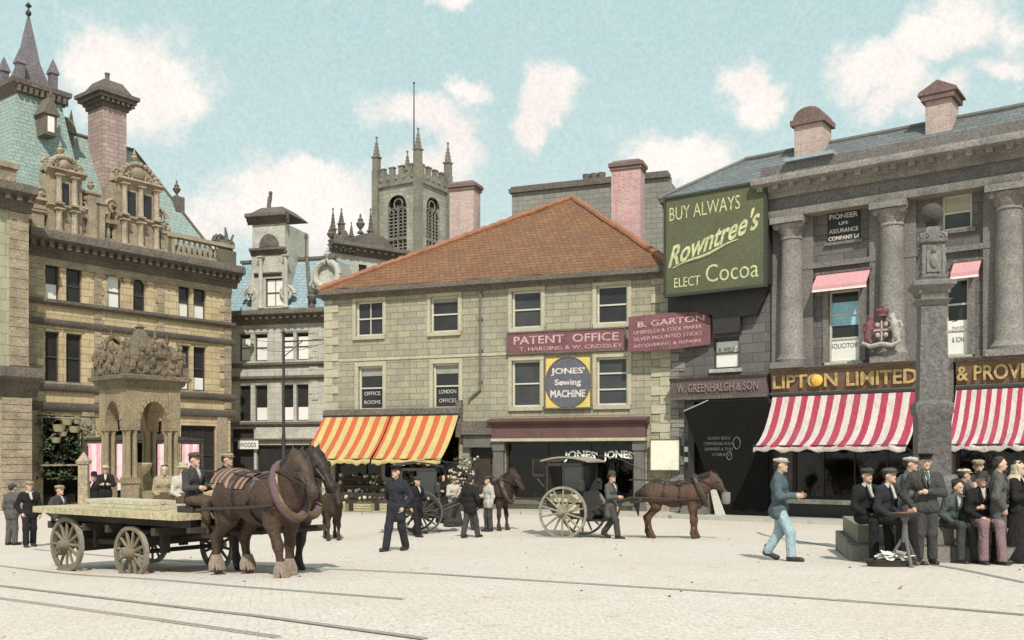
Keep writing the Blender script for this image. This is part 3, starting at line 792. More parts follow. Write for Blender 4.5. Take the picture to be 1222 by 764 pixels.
# ------------------------------------------------------------------ soot-dark building on the right
A_R = math.atan2(-.6, .8)
P_R = (6.16, 37.3)
D = Facade('market_building', 'long soot darkened stone building with tall pale columns and a slate roof', 'building', P_R, A_R, -.62)
u0, uP, u1 = D.u(801), D.u(918), D.u(1300)
zC1 = D.z(1000, 207); zC0 = D.z(1000, 228)     # cornice
zE0 = D.z(1000, 246)                            # underside of entablature
zEave = D.z(854, 232)
# openings
wR = D.rect(851,402,882,440)
w1 = D.rect(989,346,1026,432); w2 = D.rect(1128,333,1156,428); w3 = D.rect(1236,330,1275,424)
t1 = D.rect(989,252,1026,288); t2 = D.rect(1124,238,1160,280); t3 = D.rect(1236,228,1275,265)
w2 = (w2[0],w2[1],w1[2],w1[3]); w3 = (w3[0],w3[1],w1[2],w1[3]); t2 = (t2[0],t2[1],t1[2]-.1,t1[3]); t3 = (t3[0],t3[1],t1[2],t1[3])
s1 = D.rect(948,500,1096,597); zs0, zs1 = s1[2], D.z(1010,470)
s1 = (D.u(945), D.u(1098), zs0, zs1); s2 = (D.u(1140), D.u(1290), zs0, zs1)
dr = (D.u(834), D.u(916), -.4, D.z(868,480))
zTop = zC0+.1
mb = MB(); wall_mb(mb, u0, u1, -.5, zTop, [wR,w1,w2,w3,t1,t2,t3,s1,s2,dr], 0, .3)
mb.quad((u0,0,-.5),(u0,7,-.5),(u0,7,zTop),(u0,0,zTop)); mb.quad((u1,0,-.5),(u1,0,zTop),(u1,7,zTop),(u1,7,-.5)); mb.quad((u0,7,-.5),(u1,7,-.5),(u1,7,zTop),(u0,7,zTop))
build('wall', mb, SOOT, D.root)
build('interior', MB().box(u0+.4,u1-.3,2.0,2.1,-.4,zTop-.4).box(uP+.3,u1-.3,.4,1.99,-.3,s1[2]-.02), INTERIOR, D.root)
q = MB(); quoins(q, u0-.01, 1, 0, .2, zTop-3.5, .36, .6, .36, .04); build('quoins', q, GREYBLK, D.root)
# windows
w = sash(D.root, wR, 0, FRAMED, GLASS, PALETRIM, (0,1), .07, .14, blind=-.86, blind_m=BLINDW)
lettering(w, 'R. WELSH', (wR[0]+wR[1])/2+.02, wR[2]+.72, .72, .16, .14, BLACKP, depth=.004)
w = sash(D.root, w1, 0, FRAMEW, GLASS, PALETRIM, (0,2), .07, .12, blind=-.34, blind_m=BLINDW, surround_m=SOOTPLAIN, sw=.2)
build('sky_blue_blind', MB().box(w1[0]+.07,w1[1]-.07,.148,.158,w1[2]+1.28,w1[3]-.4), M('pale_blue_blind',(150,196,208),.8,.15,10,.2,2,0), w)
lettering(w, 'SOLICITORS', (w1[0]+w1[1])/2, w1[2]+.58, 1.0, .17, .142, BLACKP, depth=.004)
for o, tx in ((w2, ('J.', 'SYKES', '& SON')), (w3, ('OFFICE', 'TO', 'LET'))):
    w = sash(D.root, o, 0, FRAMEW, GLASS, PALETRIM, (0,2), .07, .12, blind=-.46, blind_m=BLINDW, surround_m=SOOTPLAIN, sw=.2)
    for k, s_ in enumerate(tx): lettering(w, s_, (o[0]+o[1])/2, o[2]+1.2-.34*k, (o[1]-o[0])*.5, .17, .142, BLACKP, depth=.004)
w = sash(D.root, t1, 0, FRAMED, GLASS, SOOTPLAIN, (0,0), .05, .1)
pn = build('name_panel', MB().box(t1[0]-.02,t1[1]+.02,-.05,.06,t1[2]-.02,t1[3]+.02), M('green_black_paint',(34,40,38),.7,.3,16,.1,1,.1), D.root)
cx_, ww, hh = (t1[0]+t1[1])/2, t1[1]-t1[0], t1[3]-t1[2]
for tx, zf, wf, hf in (('PIONEER',.84,.92,.17),('LIFE',.60,.3,.1),('ASSURANCE',.36,.94,.14),('COMPANY Ld',.12,.98,.14)):
    lettering(pn, tx, cx_, t1[2]+hh*zf, ww*wf, hh*hf, -.052, LETTERW, bold=.02)
w = sash(D.root, t2, 0, FRAMEW, GLASSG, SOOTPLAIN, (0,1), .07, .12, blind=.5, blind_m=M('buff_blind',(176,168,148),.9,.15,20,.3,2,.1)); w = sash(D.root, t3, 0, FRAMEW, GLASSG, SOOTPLAIN, (0,1), .07, .12)
# string courses
zS = D.z(1000, 318)
def strip(name, a, b, z0, z1, pr, m): return build(name, MB().box(a,b,-pr,.02,z0,z1), m, D.root)
strip('string_course', uP+.9, u1, zS, zS+.18, .14, SOOTPLAIN)
strip('plinth', u0+.5, dr[0]-.3, -.5, .75, .12, SOOTPLAIN)
# plain left part: eaves
mb = MB(); cornice(mb, u0-.25, uP+.1, 0, zEave-.38, zEave+.05, .5); build('eaves_cornice', mb, SOOTTRIM, D.root)
# portico part: entablature
mb = MB(); mb.prof([(.05,zE0),(-.46,zE0),(-.46,zE0+.42),(-.5,zE0+.44),(-.5,zC0-.06),(.05,zC0-.06)], uP-.05, u1); build('architrave', mb, SOOTPLAIN, D.root)
mb = MB(); mb.prof([(.05,zE0-.24),(-.6,zE0-.24),(-.66,zE0-.02),(-.66,zE0-.003),(.05,zE0-.003)], uP-.1, u1); build('architrave_moulding', mb, COLST, D.root)
mb = MB(); cornice(mb, uP-.25, u1, -.5, zC0-.057, zC1, .62, .55, .2); build('cornice', mb, COLST, D.root)
build('parapet', MB().box(uP-.1,u1,-.55,.1,zC1+.003,zC1+.5), SOOTPLAIN, D.root)
# giant columns
zcb = D.z(942, 441)
for px in (943, 1063, 1203):
    u = D.u(px, -.3); r = .42
    m = MB()
    column(m, u, -.16, zcb, zE0-.243, r, 20)
    for sx in (-1, 1):
        scroll(m, (u+sx*r*.98, 0, zE0-.243-r*.72), r*.34, -.58, -.46, sx)
        cy = MB().lathe([(r*.3,-.42),(r*.3,.42)], (0,0,0), 10)
        cy.v = [(u+sx*r*.98+x, -.16+z, zE0-.243-r*.72+y) for x,y,z in cy.v]; m.join(cy)
    build('column', m, COLST, D.root)
    build('column_backing', MB().box(u-.75,u+.75,-.12,.02,zcb,zE0-.243), SOOTPLAIN, D.root)
# pale blinds over the windows
def window_hood(px0, py0, px1, py1, label):
    a, b, c, d = D.rect(px0, py0, px1, py1, -.3)
    r = thing('window_blind', label, 'window blind', D.world(a,-.06,c), D.a, 'pink window blinds')
    w, h = b-a, d-c
    m = M('pink_canvas', (198,146,148), .95, .25, 30, .1, 2, .15)
    build('canvas', MB().prof([(0,h),(-.1,h+.02),(-.55,.12),(-.56,0),(-.54,0),(-.52,.1),(-.09,h-.02)], 0, w), m, r)
    build('hem', MB().box(-.005,w+.005,-.575,-.53,-.07,.0), M('white_hem',(226,214,208),.9,.1,20,.1,2,0), r)
    build('batten', MB().box(-.05,w+.05,-.14,.05,h+.022,h+.1), SOOTTRIM, r)
window_hood(973, 325, 1037, 345, 'wide pink sun blind over the window with the blue pane')
window_hood(1137, 312, 1170, 331, 'short pink sun blind just beyond the stone cross')
# fascia signs
zf0, zf1 = D.z(1010,466), D.z(1010,441)
FASC = M('brown_fascia', (112,86,66), .7, .3, 18, .3, 1.5, .1)
def fascia(label, px0, px1, txts):
    a, b = D.u(px0,-.36), D.u(px1,-.36); r = thing('fascia_sign', label, 'sign', D.world(a,-.02,zf0), D.a)
    w, h = b-a, zf1-zf0
    build('board', MB().prof([(0,0),(-.3,0),(-.4,h),(0,h)], 0, w), FASC, r)
    build('moulding', MB().prof([(0,h+.003),(-.45,h+.003),(-.54,h+.1),(-.54,h+.14),(0,h+.16)], -.05, w+.05).prof([(0,-.003),(-.34,-.003),(-.36,-.07),(-.32,-.14),(0,-.14)], -.02, w+.02), SOOTTRIM, r)
    for tx, fa, fb in txts:
        lettering(r, tx, w*(fa+fb)/2, h*.5, w*(fb-fa), h*.66, -.37, LETTERGOLD, bold=.02, depth=.05)
    return r, w, h
r, w, h = fascia('brown fascia reading LIPTON LIMITED in gold capitals', 920, 1099, (('LIPTON', .02, .47), ('LIMITED', .53, .98)))
build('boss', MB().lathe([(.2,0),(.2,.03),(.1,.08)], (0,0,0), 16), M('gilt',(226,180,80),.5,.15,16,.2,3,0), r, loc=(w*.335,-.44,h*.5), rot=(R(90),0,0))
r, w, h = fascia('brown fascia reading & PROVISIONS behind the stone cross', 1141, 1292, (('& PROVISIONS', .01, .98),))
build('fascia_pier', MB().box(D.u(1100,-.2),D.u(1139,-.2),-.34,.02,-.5,zf1+.1), SOOTPLAIN, D.root)
strip('sign_band', uP+.1, u1, zf1+.17, zcb-.02, .3, SOOTPLAIN)
# red and white awnings
zt, zb_ = D.z(1010,471,-.4), D.z(1010,538,-2.1)+.14
def red_awning(px0, px1, nst, label, ph):
    a, b = D.u(px0,-.4), D.u(px1,-.4)
    m = striped('red_canvas_%d' % nst, (166,66,84), (202,188,182), (b-a)/nst, .5, ph, hem=-.02)
    awning(D, label, a, b, zt, zb_, 1.75, m, 8, .34, 'red and white striped awnings', .0, .14, vtop=-.4)
red_awning(922, 1098, 11, 'red and white striped awning under the LIPTON LIMITED fascia', .65)
red_awning(1141, 1292, 12, 'red and white striped awning beyond the stone cross, under the PROVISIONS fascia', .9)
# shop fronts under them
for s_ in (s1, s2):
    w = sash(D.root, s_, .02, DARKWOOD, SHOPGLASS, None, (3,0), .1, 0)
    build('shop_sill', MB().box(s_[0]-.1,s_[1]+.1,-.32,.04,s_[2]-.16,s_[2]-.002), PALETRIM, D.root)
    rg = random.Random(int(s_[0]*10)); W_ = MB(); X_ = MB(); Y_ = MB()
    xx = s_[0]+.15
    while xx < s_[1]-.3:
        h_ = rg.uniform(.15,.55); ww = rg.uniform(.14,.3); t_ = rg.random(); tgt = W_ if t_ < .35 else (X_ if t_ < .7 else Y_)
        if t_ < .5: tgt.box(xx,xx+ww,.5,.5+ww,s_[2],s_[2]+h_)
        else: tgt.lathe([(ww*.45,0),(ww*.5,.05),(ww*.5,h_*.7),(ww*.3,h_*.8),(ww*.28,h_)],(xx+ww/2,.7,s_[2]),10)
        tgt2 = rg.choice((W_,X_,Y_)); tgt2.ball((xx+ww/2,.8,s_[3]-rg.uniform(.5,.9)),(ww*.35,ww*.3,rg.uniform(.15,.3)),8,6); tgt2.tube([(xx+ww/2,.8,s_[3]-.5),(xx+ww/2,.8,s_[3]-.05)],.015,4)
        xx += ww+rg.uniform(.03,.12)
    for mb_, nm, cc in ((W_,'pale_wares',(206,196,170)),(X_,'brown_wares',(142,104,76)),(Y_,'red_wares',(150,84,74))): o_ = build(nm, mb_, M(nm,cc,.8,.3,20,.2,2,.1), w); o_['kind'] = 'stuff'
    build('shelf', MB().box(s_[0]+.1,s_[1]-.1,1.0,1.5,s_[2]+.9,s_[2]+.94).box(s_[0]+.1,s_[1]-.1,.65,.95,s_[3]-.06,s_[3]-.03), DARKWOOD, w)
    build('stall_riser', MB().box(s_[0],s_[1],-.2,.02,-.5,s_[2]-.163), BLACKP, D.root)
# black entrance on the left part
a, b, c, d = dr
E = MB(); E.box(a-.25,a-.003,-.4,.05,-.5,d+.02); E.box(b+.003,b+.2,-.4,.05,-.5,d+.02); E.box(a-.25,b+.2,-.4,.05,d+.023,d+.2); build('door_case', E, BLACKP, D.root)
dd = build('door', MB().box(a+.005,b-.005,.2,.27,c,d), BLACKP, D.root)
pan = MB()
for i in range(3):
    x = a+.12+i*(b-a-.1)/3
    pan.box(x,x+(b-a)/3-.2,.165,.198,.6,1.6); pan.box(x,x+(b-a)/3-.2,.165,.198,1.8,d-.3)
build('door_panel', pan, M('worn_black',(40,39,38),.6,.3,14,.1,1,.1), dd)
# fascia over the entrance
zg0, zg1 = D.z(858,473), D.z(858,453)
ga, gb = D.u(802,-.3), D.u(917,-.3)
r = thing('fascia_sign', 'faded dark fascia with dim lettering above the black entrance', 'sign', D.world(ga,-.02,zg0), D.a)
build('board', MB().prof([(0,0),(-.42,0),(-.46,zg1-zg0),(0,zg1-zg0)], 0, gb-ga), M('faded_fascia',(100,86,84),.85,.3,16,.35,1.4,.1), r)
build('moulding', MB().prof([(0,zg1-zg0+.003),(-.5,zg1-zg0+.003),(-.56,zg1-zg0+.08),(0,zg1-zg0+.1)], 0, gb-ga).box(-.02,gb-ga+.02,-.5,0,-.12,-.003), SOOTTRIM, r)
lettering(r, 'W. GREENHALGH & SON', (gb-ga)*.5, (zg1-zg0)*.5, (gb-ga)*.84, (zg1-zg0)*.5, -.455, M('dim_letters',(140,118,114),.8,.3,14,.3,3,0), bold=.01, depth=.03)
# splayed black shutter-hood hanging from that fascia
r = thing('shop_hood', 'black boarded hood with a slanting edge over the dark entrance', 'hood', D.world(D.u(816,-.7),-.5,0), D.a)
xa = 0; 
def hx(px, v=-.7): return D.u(px, v)-D.u(816,-.7)
hz = lambda px, py: D.z(px, py, -.7)
poly = [(hx(817),hz(817,492)),(hx(846),hz(846,479)),(hx(917),hz(917,476)),(hx(917),hz(917,619)),(hx(868),hz(868,621)),(hx(842),hz(842,560))]
BLKH = M('pitch_black_board', (25,24,23), .85, .4, 22, .1, 1, .15, spec=.12); build('board', MB().prism(poly, -.25, -.13), BLKH, r)
mb = MB(); mb.tube([(hx(817),-.27,hz(817,491)),(hx(846),-.27,hz(846,478))], .025, 6); build('edging', mb, M('worn_white',(170,168,160),.8,.2,14,.3,3,0), r)
build('return_board', MB().box(hx(846),hx(917),-.13,.45,hz(880,482),hz(880,477)), BLACKP, r)
LG = M('grey_letters',(92,94,92),.8,.25,14,.4,3,0)
for k, (tx, wd) in enumerate((('GOOD BEDS',.9),('COMMERCIAL ROOM',1.2),('DINNERS & TEAS',1.1),('STABLING',.7))):
    lettering(r, tx, hx(860)-.05+(.1 if k > 2 else 0), hz(860,523+6.5*k), wd, .11, -.252, LG)
for px, py, s_ in ((880,529,.17),(871,544,.12)):
    mb = MB(); mb.tube([(hx(px)+s_*.8*math.sin(i*math.pi/8),-.26,hz(px,py)+s_*1.25*math.cos(i*math.pi/8)) for i in range(17)], .022, 5); build('ring_emblem', mb, LG, r)
# white leaning board and check posters, stone block
_q = lambda px, py, v: (D.u(px,v)-D.u(858,-.9), v+.9, D.z(px,py,v))
_f = [_q(845,572,-.97), _q(849.5,572,-.97), _q(868,622,-1.05), _q(855,622,-1.05)]
build('leaning_plank', MB().hexa(_f, [(x,y+.05,z) for x,y,z in _f]), M('pale_plank',(196,192,180),.9,.15,16,.2,2,.1), None, D.world(D.u(858,-.9),-.9,0), D.a, label='narrow pale plank leaning against the foot of the black entrance', cat='plank')
r = thing('poster_panel', 'small chequered black and white bill panel left of the black entrance', 'poster', D.world(D.u(817,-.05),-.05,0), D.a)
wq = (D.u(831)-D.u(817))/2
k1 = MB(); k2 = MB()
for i in range(2):
    for j in range(5):
        z = D.z(825,527+j*6.2); (k1 if (i+j) % 2 else k2).box(i*wq+.004,(i+1)*wq-.004,-.04,0,z-.19,z)
build('white_bills', k1, BLINDW, r); build('black_bills', k2, BLACKP, r)
xk = D.u(836,-1.0)
p_ = D.world(D.u(812,-1.2),-1.2,0)
bw = D.u(842,-1.2)-D.u(812,-1.2)
build('stone_block', MB().box(0,bw,0,.6,-.1,1.05).box(-.03,bw+.03,-.03,.63,1.053,1.13), SOOTPLAIN, None, (p_[0],p_[1],gz(p_[0],p_[1])), D.a, label='grey stone block on the pavement behind the brown cab horse', cat='block')

# ------------------------------------------------------------------ cocoa hoarding
u_a, u_b = D.u(796,-.75), D.u(914,-.75)
za, zbt = D.z(855,229,-.75), D.z(855,346,-.75)
r = thing('advertising_hoarding', 'big dark green hoarding advertising cocoa in cream letters', 'hoarding', D.world(u_a,-.14,zbt), D.a)
w, h = u_b-u_a, za-zbt
GRN = M('hoarding_green', (92,93,68), .8, .28, 16, .3, .8, .12)
build('board', MB().box(0,w,-.7,-.62,0,h), GRN, r)
f = MB(); f.box(-.07,w+.07,-.76,-.58,-.1,-.003); f.box(-.07,w+.07,-.76,-.58,h+.003,h+.09); f.box(-.08,-.003,-.75,-.58,0,h); f.box(w+.003,w+.08,-.75,-.58,0,h); build('frame', f, M('hoarding_frame',(54,60,50),.7,.3,16,.3,1,.1), r)
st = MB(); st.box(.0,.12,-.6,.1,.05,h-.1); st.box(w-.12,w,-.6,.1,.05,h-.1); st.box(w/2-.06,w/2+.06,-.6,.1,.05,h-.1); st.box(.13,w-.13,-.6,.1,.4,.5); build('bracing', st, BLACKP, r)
lettering(r, 'BUY ALWAYS', w*.40, h*.845, w*.72, h*.14, -.702, LETTERLEAF, rise=.05, bold=-.005)
lettering(r, "Rowntree's", w*.49, h*.53, w*.93, h*.22, -.702, LETTERLEAF, shear=.4, rise=1.05, bold=.02)
mb = MB(); n=10
mb.tube([(w*(.08+.66*i/n), -.715, h*(.27+.20*i/n+.012*math.sin(i*.9))) for i in range(n+1)], [.02+.035*math.sin(math.pi*i/n) for i in range(n+1)], 6); build('flourish', mb, LETTERLEAF, r)
lettering(r, 'ELECT', w*.225, h*.115, w*.27, h*.10, -.702, LETTERLEAF)
lettering(r, 'Cocoa', w*.68, h*.17, w*.52, h*.18, -.702, LETTERLEAF, bold=-.003)
# black panel shaped as the shadow under the hoarding
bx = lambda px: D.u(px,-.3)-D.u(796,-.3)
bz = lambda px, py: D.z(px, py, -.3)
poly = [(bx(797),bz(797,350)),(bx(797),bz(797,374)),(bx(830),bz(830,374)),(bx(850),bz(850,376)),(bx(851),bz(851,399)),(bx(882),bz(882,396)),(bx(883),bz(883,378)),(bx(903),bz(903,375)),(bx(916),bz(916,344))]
build('hoarding_shadow', MB().prism(poly, -.25, 0), BLACKP, None, D.world(D.u(796,-.3),-.05,0), D.a, label='ragged black panel standing in for the shadow below the green hoarding', cat='shadow panel')
# coat of arms
u0_, z0_ = D.u(1053,-.75), D.z(1053,394,-.75)
r = thing('coat_of_arms', 'carved red and white royal style crest beside the shop column', 'crest', D.world(u0_,-.72,z0_), D.a)
cs = 1.0; r.scale = (.86,1,.86)
crd = M('crest_red', (126,80,84), .8, .45, 24, .5, 5, .3); cwh = M('crest_white', (172,164,154), .8, .45, 24, .5, 5, .3)
sh = [(-.3,.32),(.3,.32),(.32,0),(.2,-.28),(0,-.44),(-.2,-.28),(-.32,0)]
build('shield', MB().prism([(x*cs,z*cs) for x,z in sh], -.1, 0), crd, r)
mb = MB(); mb.box(-.03,.03,-.13,-.101,-.42,.35); mb.box(-.33,.33,-.13,-.101,-.04,.03)
for x,z in ((-.17,.2),(.17,.2),(-.15,-.2),(.15,-.2)): mb.ball((x*cs,-.11,z*cs), (.09,.04,.1), 8, 5)
build('charges', mb, cwh, r)
def supporter(sx):
    rng = random.Random(3)
    P = [sd_cone((sx*.52,-.08,-.25),(sx*.46,-.1,.2),.13,.15), sd_cone((sx*.46,-.1,.25),(sx*.40,-.12,.42),.12,.1), sd_ell((sx*.40,-.13,.5),(.12,.1,.12)), sd_cone((sx*.46,-.1,.22),(sx*.3,-.16,.3),.06,.04),
         sd_cone((sx*.46,-.1,.05),(sx*.3,-.16,.05),.06,.04), sd_cone((sx*.54,-.08,-.28),(sx*.4,-.1,-.48),.1,.05), sd_cone((sx*.56,-.08,-.28),(sx*.62,-.1,-.5),.1,.05), sd_cone((sx*.6,-.08,-.2),(sx*.75,-.08,.1),.04,.03), sd_cone((sx*.75,-.08,.1),(sx*.66,-.08,.3),.03,.05)]
    return blend(P, .06, .03)
build('supporter', supporter(-1), crd, r); build('supporter', supporter(1), cwh, r)
mb = MB(); mb.lathe([(.18,.5),(.2,.52),(.2,.6),(.22,.62),(.24,.72),(.12,.8),(.05,.84)], (0,-.06,0), 12)
for i in range(6): mb.ball((.2*math.cos(i*1.05),-.06+.2*math.sin(i*1.05),.76), .05, 6, 4)
mb.ball((0,-.06,.9), .06, 8, 5); build('crown', mb, crd, r)
mb = MB(); mb.tube([(-.72,-.12,-.46),(-.4,-.16,-.62),(0,-.16,-.54),(.4,-.16,-.62),(.72,-.12,-.46)], [.06,.09,.09,.09,.06], 8); build('scroll', mb, cwh, r)
# ------------------------------------------------------------------ roof and chimneys of the dark building
dep = 7.0
def zpix(u, v, py):
    Y = D.P[1]+D.d[1]*u+D.n[1]*v; return zat(py, Y)-D.zb
# ridge through pixel (830,192): find depth on the left hip
def dline(px, u):
    r_ = (px-CX)/FPX; x0 = D.P[0]+D.d[0]*u; y0 = D.P[1]+D.d[1]*u
    return (r_*y0-x0)/(D.n[0]-r_*D.n[1])
ur = u0+2.4; vr = max(1.5, min(4.5, dline(831, ur))); zr = zpix(ur, vr, 191)
ze = zEave+.06
mb = MB(); e = .5
vs = [(u0-.3,-e,ze),(u1,-e,ze),(u1,2*vr+e,ze),(u0-.3,2*vr+e,ze),(ur,vr,zr),(u1,vr,zr)]
mb.add(vs, [(0,1,5,4),(0,4,3),(3,4,5,2),(1,2,5),(0,3,2,1)])
rf = build('roof', mb, SLATE, D.root); roughen(rf, 20, .05)
build('ridge', MB().tube([vs[4],vs[5]], .11, 8).tube([vs[0],vs[4]], .09, 8), LEADM, rf)
build('lead_flashing', MB().box(D.u(942,-.2),D.u(1000,-.2),-.75,-.2,zC1+.51,zC1+.62), M('pale_lead',(150,162,164),.6,.15,14,.2,2,0), D.root)
for px, y0_, y1_, pots, cs in ((970,146,185,0,1),(1124,117,160,0,2)):
    u = D.u(px, vr*.8); v = vr*.8
    Y = D.P[1]+D.d[1]*u+D.n[1]*v
    w = (46 if cs == 1 else 40)/FPX*Y*.72
    chimney(D.root, u, v, zr-2.4, zat(y0_,Y)-D.zb-.2, w, 1.0, PALEBRICK, M('sooty_cap',(120,98,92),.9,.35,14,.4,1.4,.3), pots, None, 'chimney', cs)
# ------------------------------------------------------------------ ornate building on the left
A_L = math.atan2(.797, .604)
PR = (-.292*55, 55.0)                      # its far right corner
LEN = 11.6
L_ = Facade('ornate_building', 'tan stone building with carved gables, steep green slate roofs and paired windows', 'building',
            (PR[0]-.604*LEN, PR[1]-.797*LEN), A_L, -.75)
G = L_
u0, u1 = G.u(33), G.u(275)
zc1, zc0 = G.z(154, 297), G.z(154, 324)
opsA = [G.rect(54,319,71,363), G.rect(79,323,98,366), (*G.rect(128,329,145,370), True), (*G.rect(159,331,174,373), True), G.rect(213,339,227,379), G.rect(231,341,246,381)]
opsB = [G.rect(54,400,71,458), G.rect(79,402,98,459), (*G.rect(128,402,145,460), True), (*G.rect(159,403,174,462), True), G.rect(213,412,227,463), G.rect(231,413,246,465)]
def level(ops):
    a = np.mean([o[2] for o in ops]); b = np.mean([o[3] for o in ops]); return [(o[0],o[1],a,b)+tuple(o[4:]) for o in ops]
opsA, opsB = level(opsA), level(opsB)
zS1 = (G.z(154,376), G.z(154,370)); zS2 = (G.z(154,399), G.z(154,392)); zS3 = (G.z(154,472), G.z(154,464)); zS4 = (G.z(154,494), G.z(154,485))
shL = G.rect(50,500,97,592); shR = G.rect(216,512,258,590); shM = (*G.rect(128,500,196,590), True)
shL = (shL[0],shL[1],.1,zS4[0]-.35); shR = (shR[0],shR[1],.9,zS4[0]-.5); shM = (G.u(126),G.u(196),0,zS4[0]-.3)
mb = MB(); wall_mb(mb, u0-.3, u1, -.5, zc0+.1, opsA+opsB+[shL,shR,shM], 0, .34)
mb.quad((u1,0,-.5),(u1,0,zc0),(u1,9,zc0),(u1,9,-.5)); mb.quad((u0-.3,0,-.5),(u0-.3,9,-.5),(u0-.3,9,zc0),(u0-.3,0,zc0))
build('wall', mb, TANST, G.root)
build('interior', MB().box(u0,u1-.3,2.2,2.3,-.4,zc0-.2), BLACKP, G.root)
q = MB(); quoins(q, u1+.02, -1, 0, zS4[1]+.1, zc0-.1, .42, .75, .45, .06); build('quoins', q, TANTRIM, G.root); q = MB(); quoins(q, u0-.02, 1, 0, zS4[1]+.1, zc0-.1, .42, .75, .45, .06); build('quoins', q, TANTRIM, G.root); q = MB(); quoins(q, G.u(120)-.35, 1, 0, zS4[1]+.1, zc0-.1, .42, .5, .36, .06); build('quoins', q, TANTRIM, G.root); q = MB(); quoins(q, G.u(188)+.35, -1, 0, zS4[1]+.1, zc0-.1, .42, .5, .36, .06); build('quoins', q, TANTRIM, G.root)
for i, o in enumerate(opsA): sash(G.root, o, .05, FRAMED, GLASS, TANTRIM, (0,1), .07, .14, blind=(.0 if i in (1,3) else (-.5 if i in (0,4,5) else .95)) or None, blind_m=BLINDW, surround_m=TANTRIM, sw=.13)
for i, o in enumerate(opsB): sash(G.root, o, .05, FRAMED, GLASS, TANTRIM, (0,1), .07, .14, blind=None if i < 4 else -.3, blind_m=BLINDW, surround_m=TANTRIM, sw=.13)
for o in (shL, shM): sash(G.root, o, .05, DARKWOOD, SHOPGLASS, None, (1,0), .1, 0)
sash(G.root, shR, .05, DARKWOOD, GLASS, TANTRIM, (2,1), .1, .2)
mb = MB()
for (a, b), pr in ((zS1,.26),(zS2,.2),(zS3,.24),(zS4,.24)): mb.prof([(.03,a),(-pr*.5,a),(-pr,a+(b-a)*.45),(-pr,b),(.03,b+.05)], u0-.3, u1+.2)
build('string_courses', mb, SOOTTRIM, G.root)
mb = MB(); cornice(mb, u0-.3, u1+.35, 0, zc0, zc1, .95, .42, .2); build('cornice', mb, SOOTTRIM, G.root)
build('frieze', MB().box(u0-.3,u1+.05,-.1,.02,zc0-.36,zc0-.003), TANTRIM, G.root)
for px in (42, 104, 206, 264): u = G.u(px); build('pier', MB().box(u-.32,u+.32,-.12,.02,-.4,zS4[0]-.003), TANTRIM, G.root)
# parapet with panels and balusters
zp = zc1+1.25
pp = MB(); pp.box(u0-.3,u1+.1,-.25,.1,zc1+.003,zc1+.3); pp.box(u0-.3,u1+.1,-.28,.13,zp-.2,zp)
n = 34
for i in range(n):
    u = u0-.2+(i+.5)*(u1-u0)/n
    pp.lathe([(.09,0),(.1,.1),(.13,.3),(.06,.6),(.09,.74)], (u,-.07,zc1+.3), 6)
build('parapet', pp, TANTRIM, G.root)
# carved gables
def gable(px0, px1, pyt, cols, pys=None):
    a, b = G.u(px0), G.u(px1); m_ = (a+b)/2; zt = G.z((px0+px1)/2, pyt); g = MB(); w = b-a
    zs = zc1+.003; H = zt-zs; zk = zs+H*.70
    g.box(a+.02,b-.02,-.36,1.2,zs,zk-.003)
    g.prof(cornice_poly(-.36,zk,zk+.28,.3), a-.12, b+.12)
    g.prof(cornice_poly(-.36,zs+H*.30,zs+H*.30+.16,.16), a-.05, b+.05)
    nn = 12; rr = w*.42
    g.prism([(m_-rr*math.cos(math.pi*i/nn), zk+.283+rr*.9*math.sin(math.pi*i/nn)) for i in range(nn+1)], -.3, .9)
    for i in range(nn):
        t = math.pi*(i+.5)/nn; g.ball((m_-rr*math.cos(t), -.32, zk+.283+rr*.9*math.sin(t)), .14, 6, 4)
    scroll(g, (a-.12, 0, zs+H*.42), .42, -.3, 0, -1); scroll(g, (b+.12, 0, zs+H*.42), .42, -.3, 0, 1)
    scroll(g, (a+.1, 0, zk+.5), .26, -.3, 0, -1); scroll(g, (b-.1, 0, zk+.5), .26, -.3, 0, 1)
    urn(g, (m_,.1,zk+.26+rr*.9), .9)
    o = build('gable', g, TANTRIM, G.root)
    cm = MB()
    for f in cols:
        u = a+w*f; column(cm, u, -.52, zs+.02, zs+H*.30-.01, .15, 8); column(cm, u, -.52, zs+H*.30+.17, zk-.01, .14, 8)
    build('colonnette', cm, M('light_tan_stone',(170,154,132),.9,.4,14,.6,1.6,.3), o)
    win = MB()
    for f0, f1 in zip(cols[:-1], cols[1:]):
        if f1-f0 > .25: win.box(a+w*f0+.2,a+w*f1-.2,-.372,-.34,zs+H*.36,zk-.35)
    build('gable_window', win, GLASS, o)
    mo = MB(); mo.ball((m_,-.3,zk+.283+rr*.4),(rr*.4,.14,rr*.36),10,6); scroll(mo,(m_-rr*.5,0,zk+.45),.2,-.36,-.3,-1); scroll(mo,(m_+rr*.5,0,zk+.45),.2,-.36,-.3,1)
    build('carving', mo, TANTRIM, o)
    return o
gable(52, 94, 182, (.28,.72))
gable(136, 186, 193, (.12,.5,.88))
def pil_urn(px, pyt, hh=1.1, pw=.3):
    u = G.u(px); g = MB(); zt = G.z(px, pyt); g.box(u-pw,u+pw,-.36,.3,zc1+.01,zt-hh-.1); g.box(u-pw-.08,u+pw+.08,-.44,.38,zt-hh-.097,zt-hh); urn(g,(u,-.03,zt-hh),hh); build('pedestal_urn', g, TANTRIM, G.root)
pil_urn(108, 212, .8); pil_urn(116, 226, .7, .22); pil_urn(194, 258, .9, .34); pil_urn(200, 266, .7, .22); pil_urn(41, 232, .8)
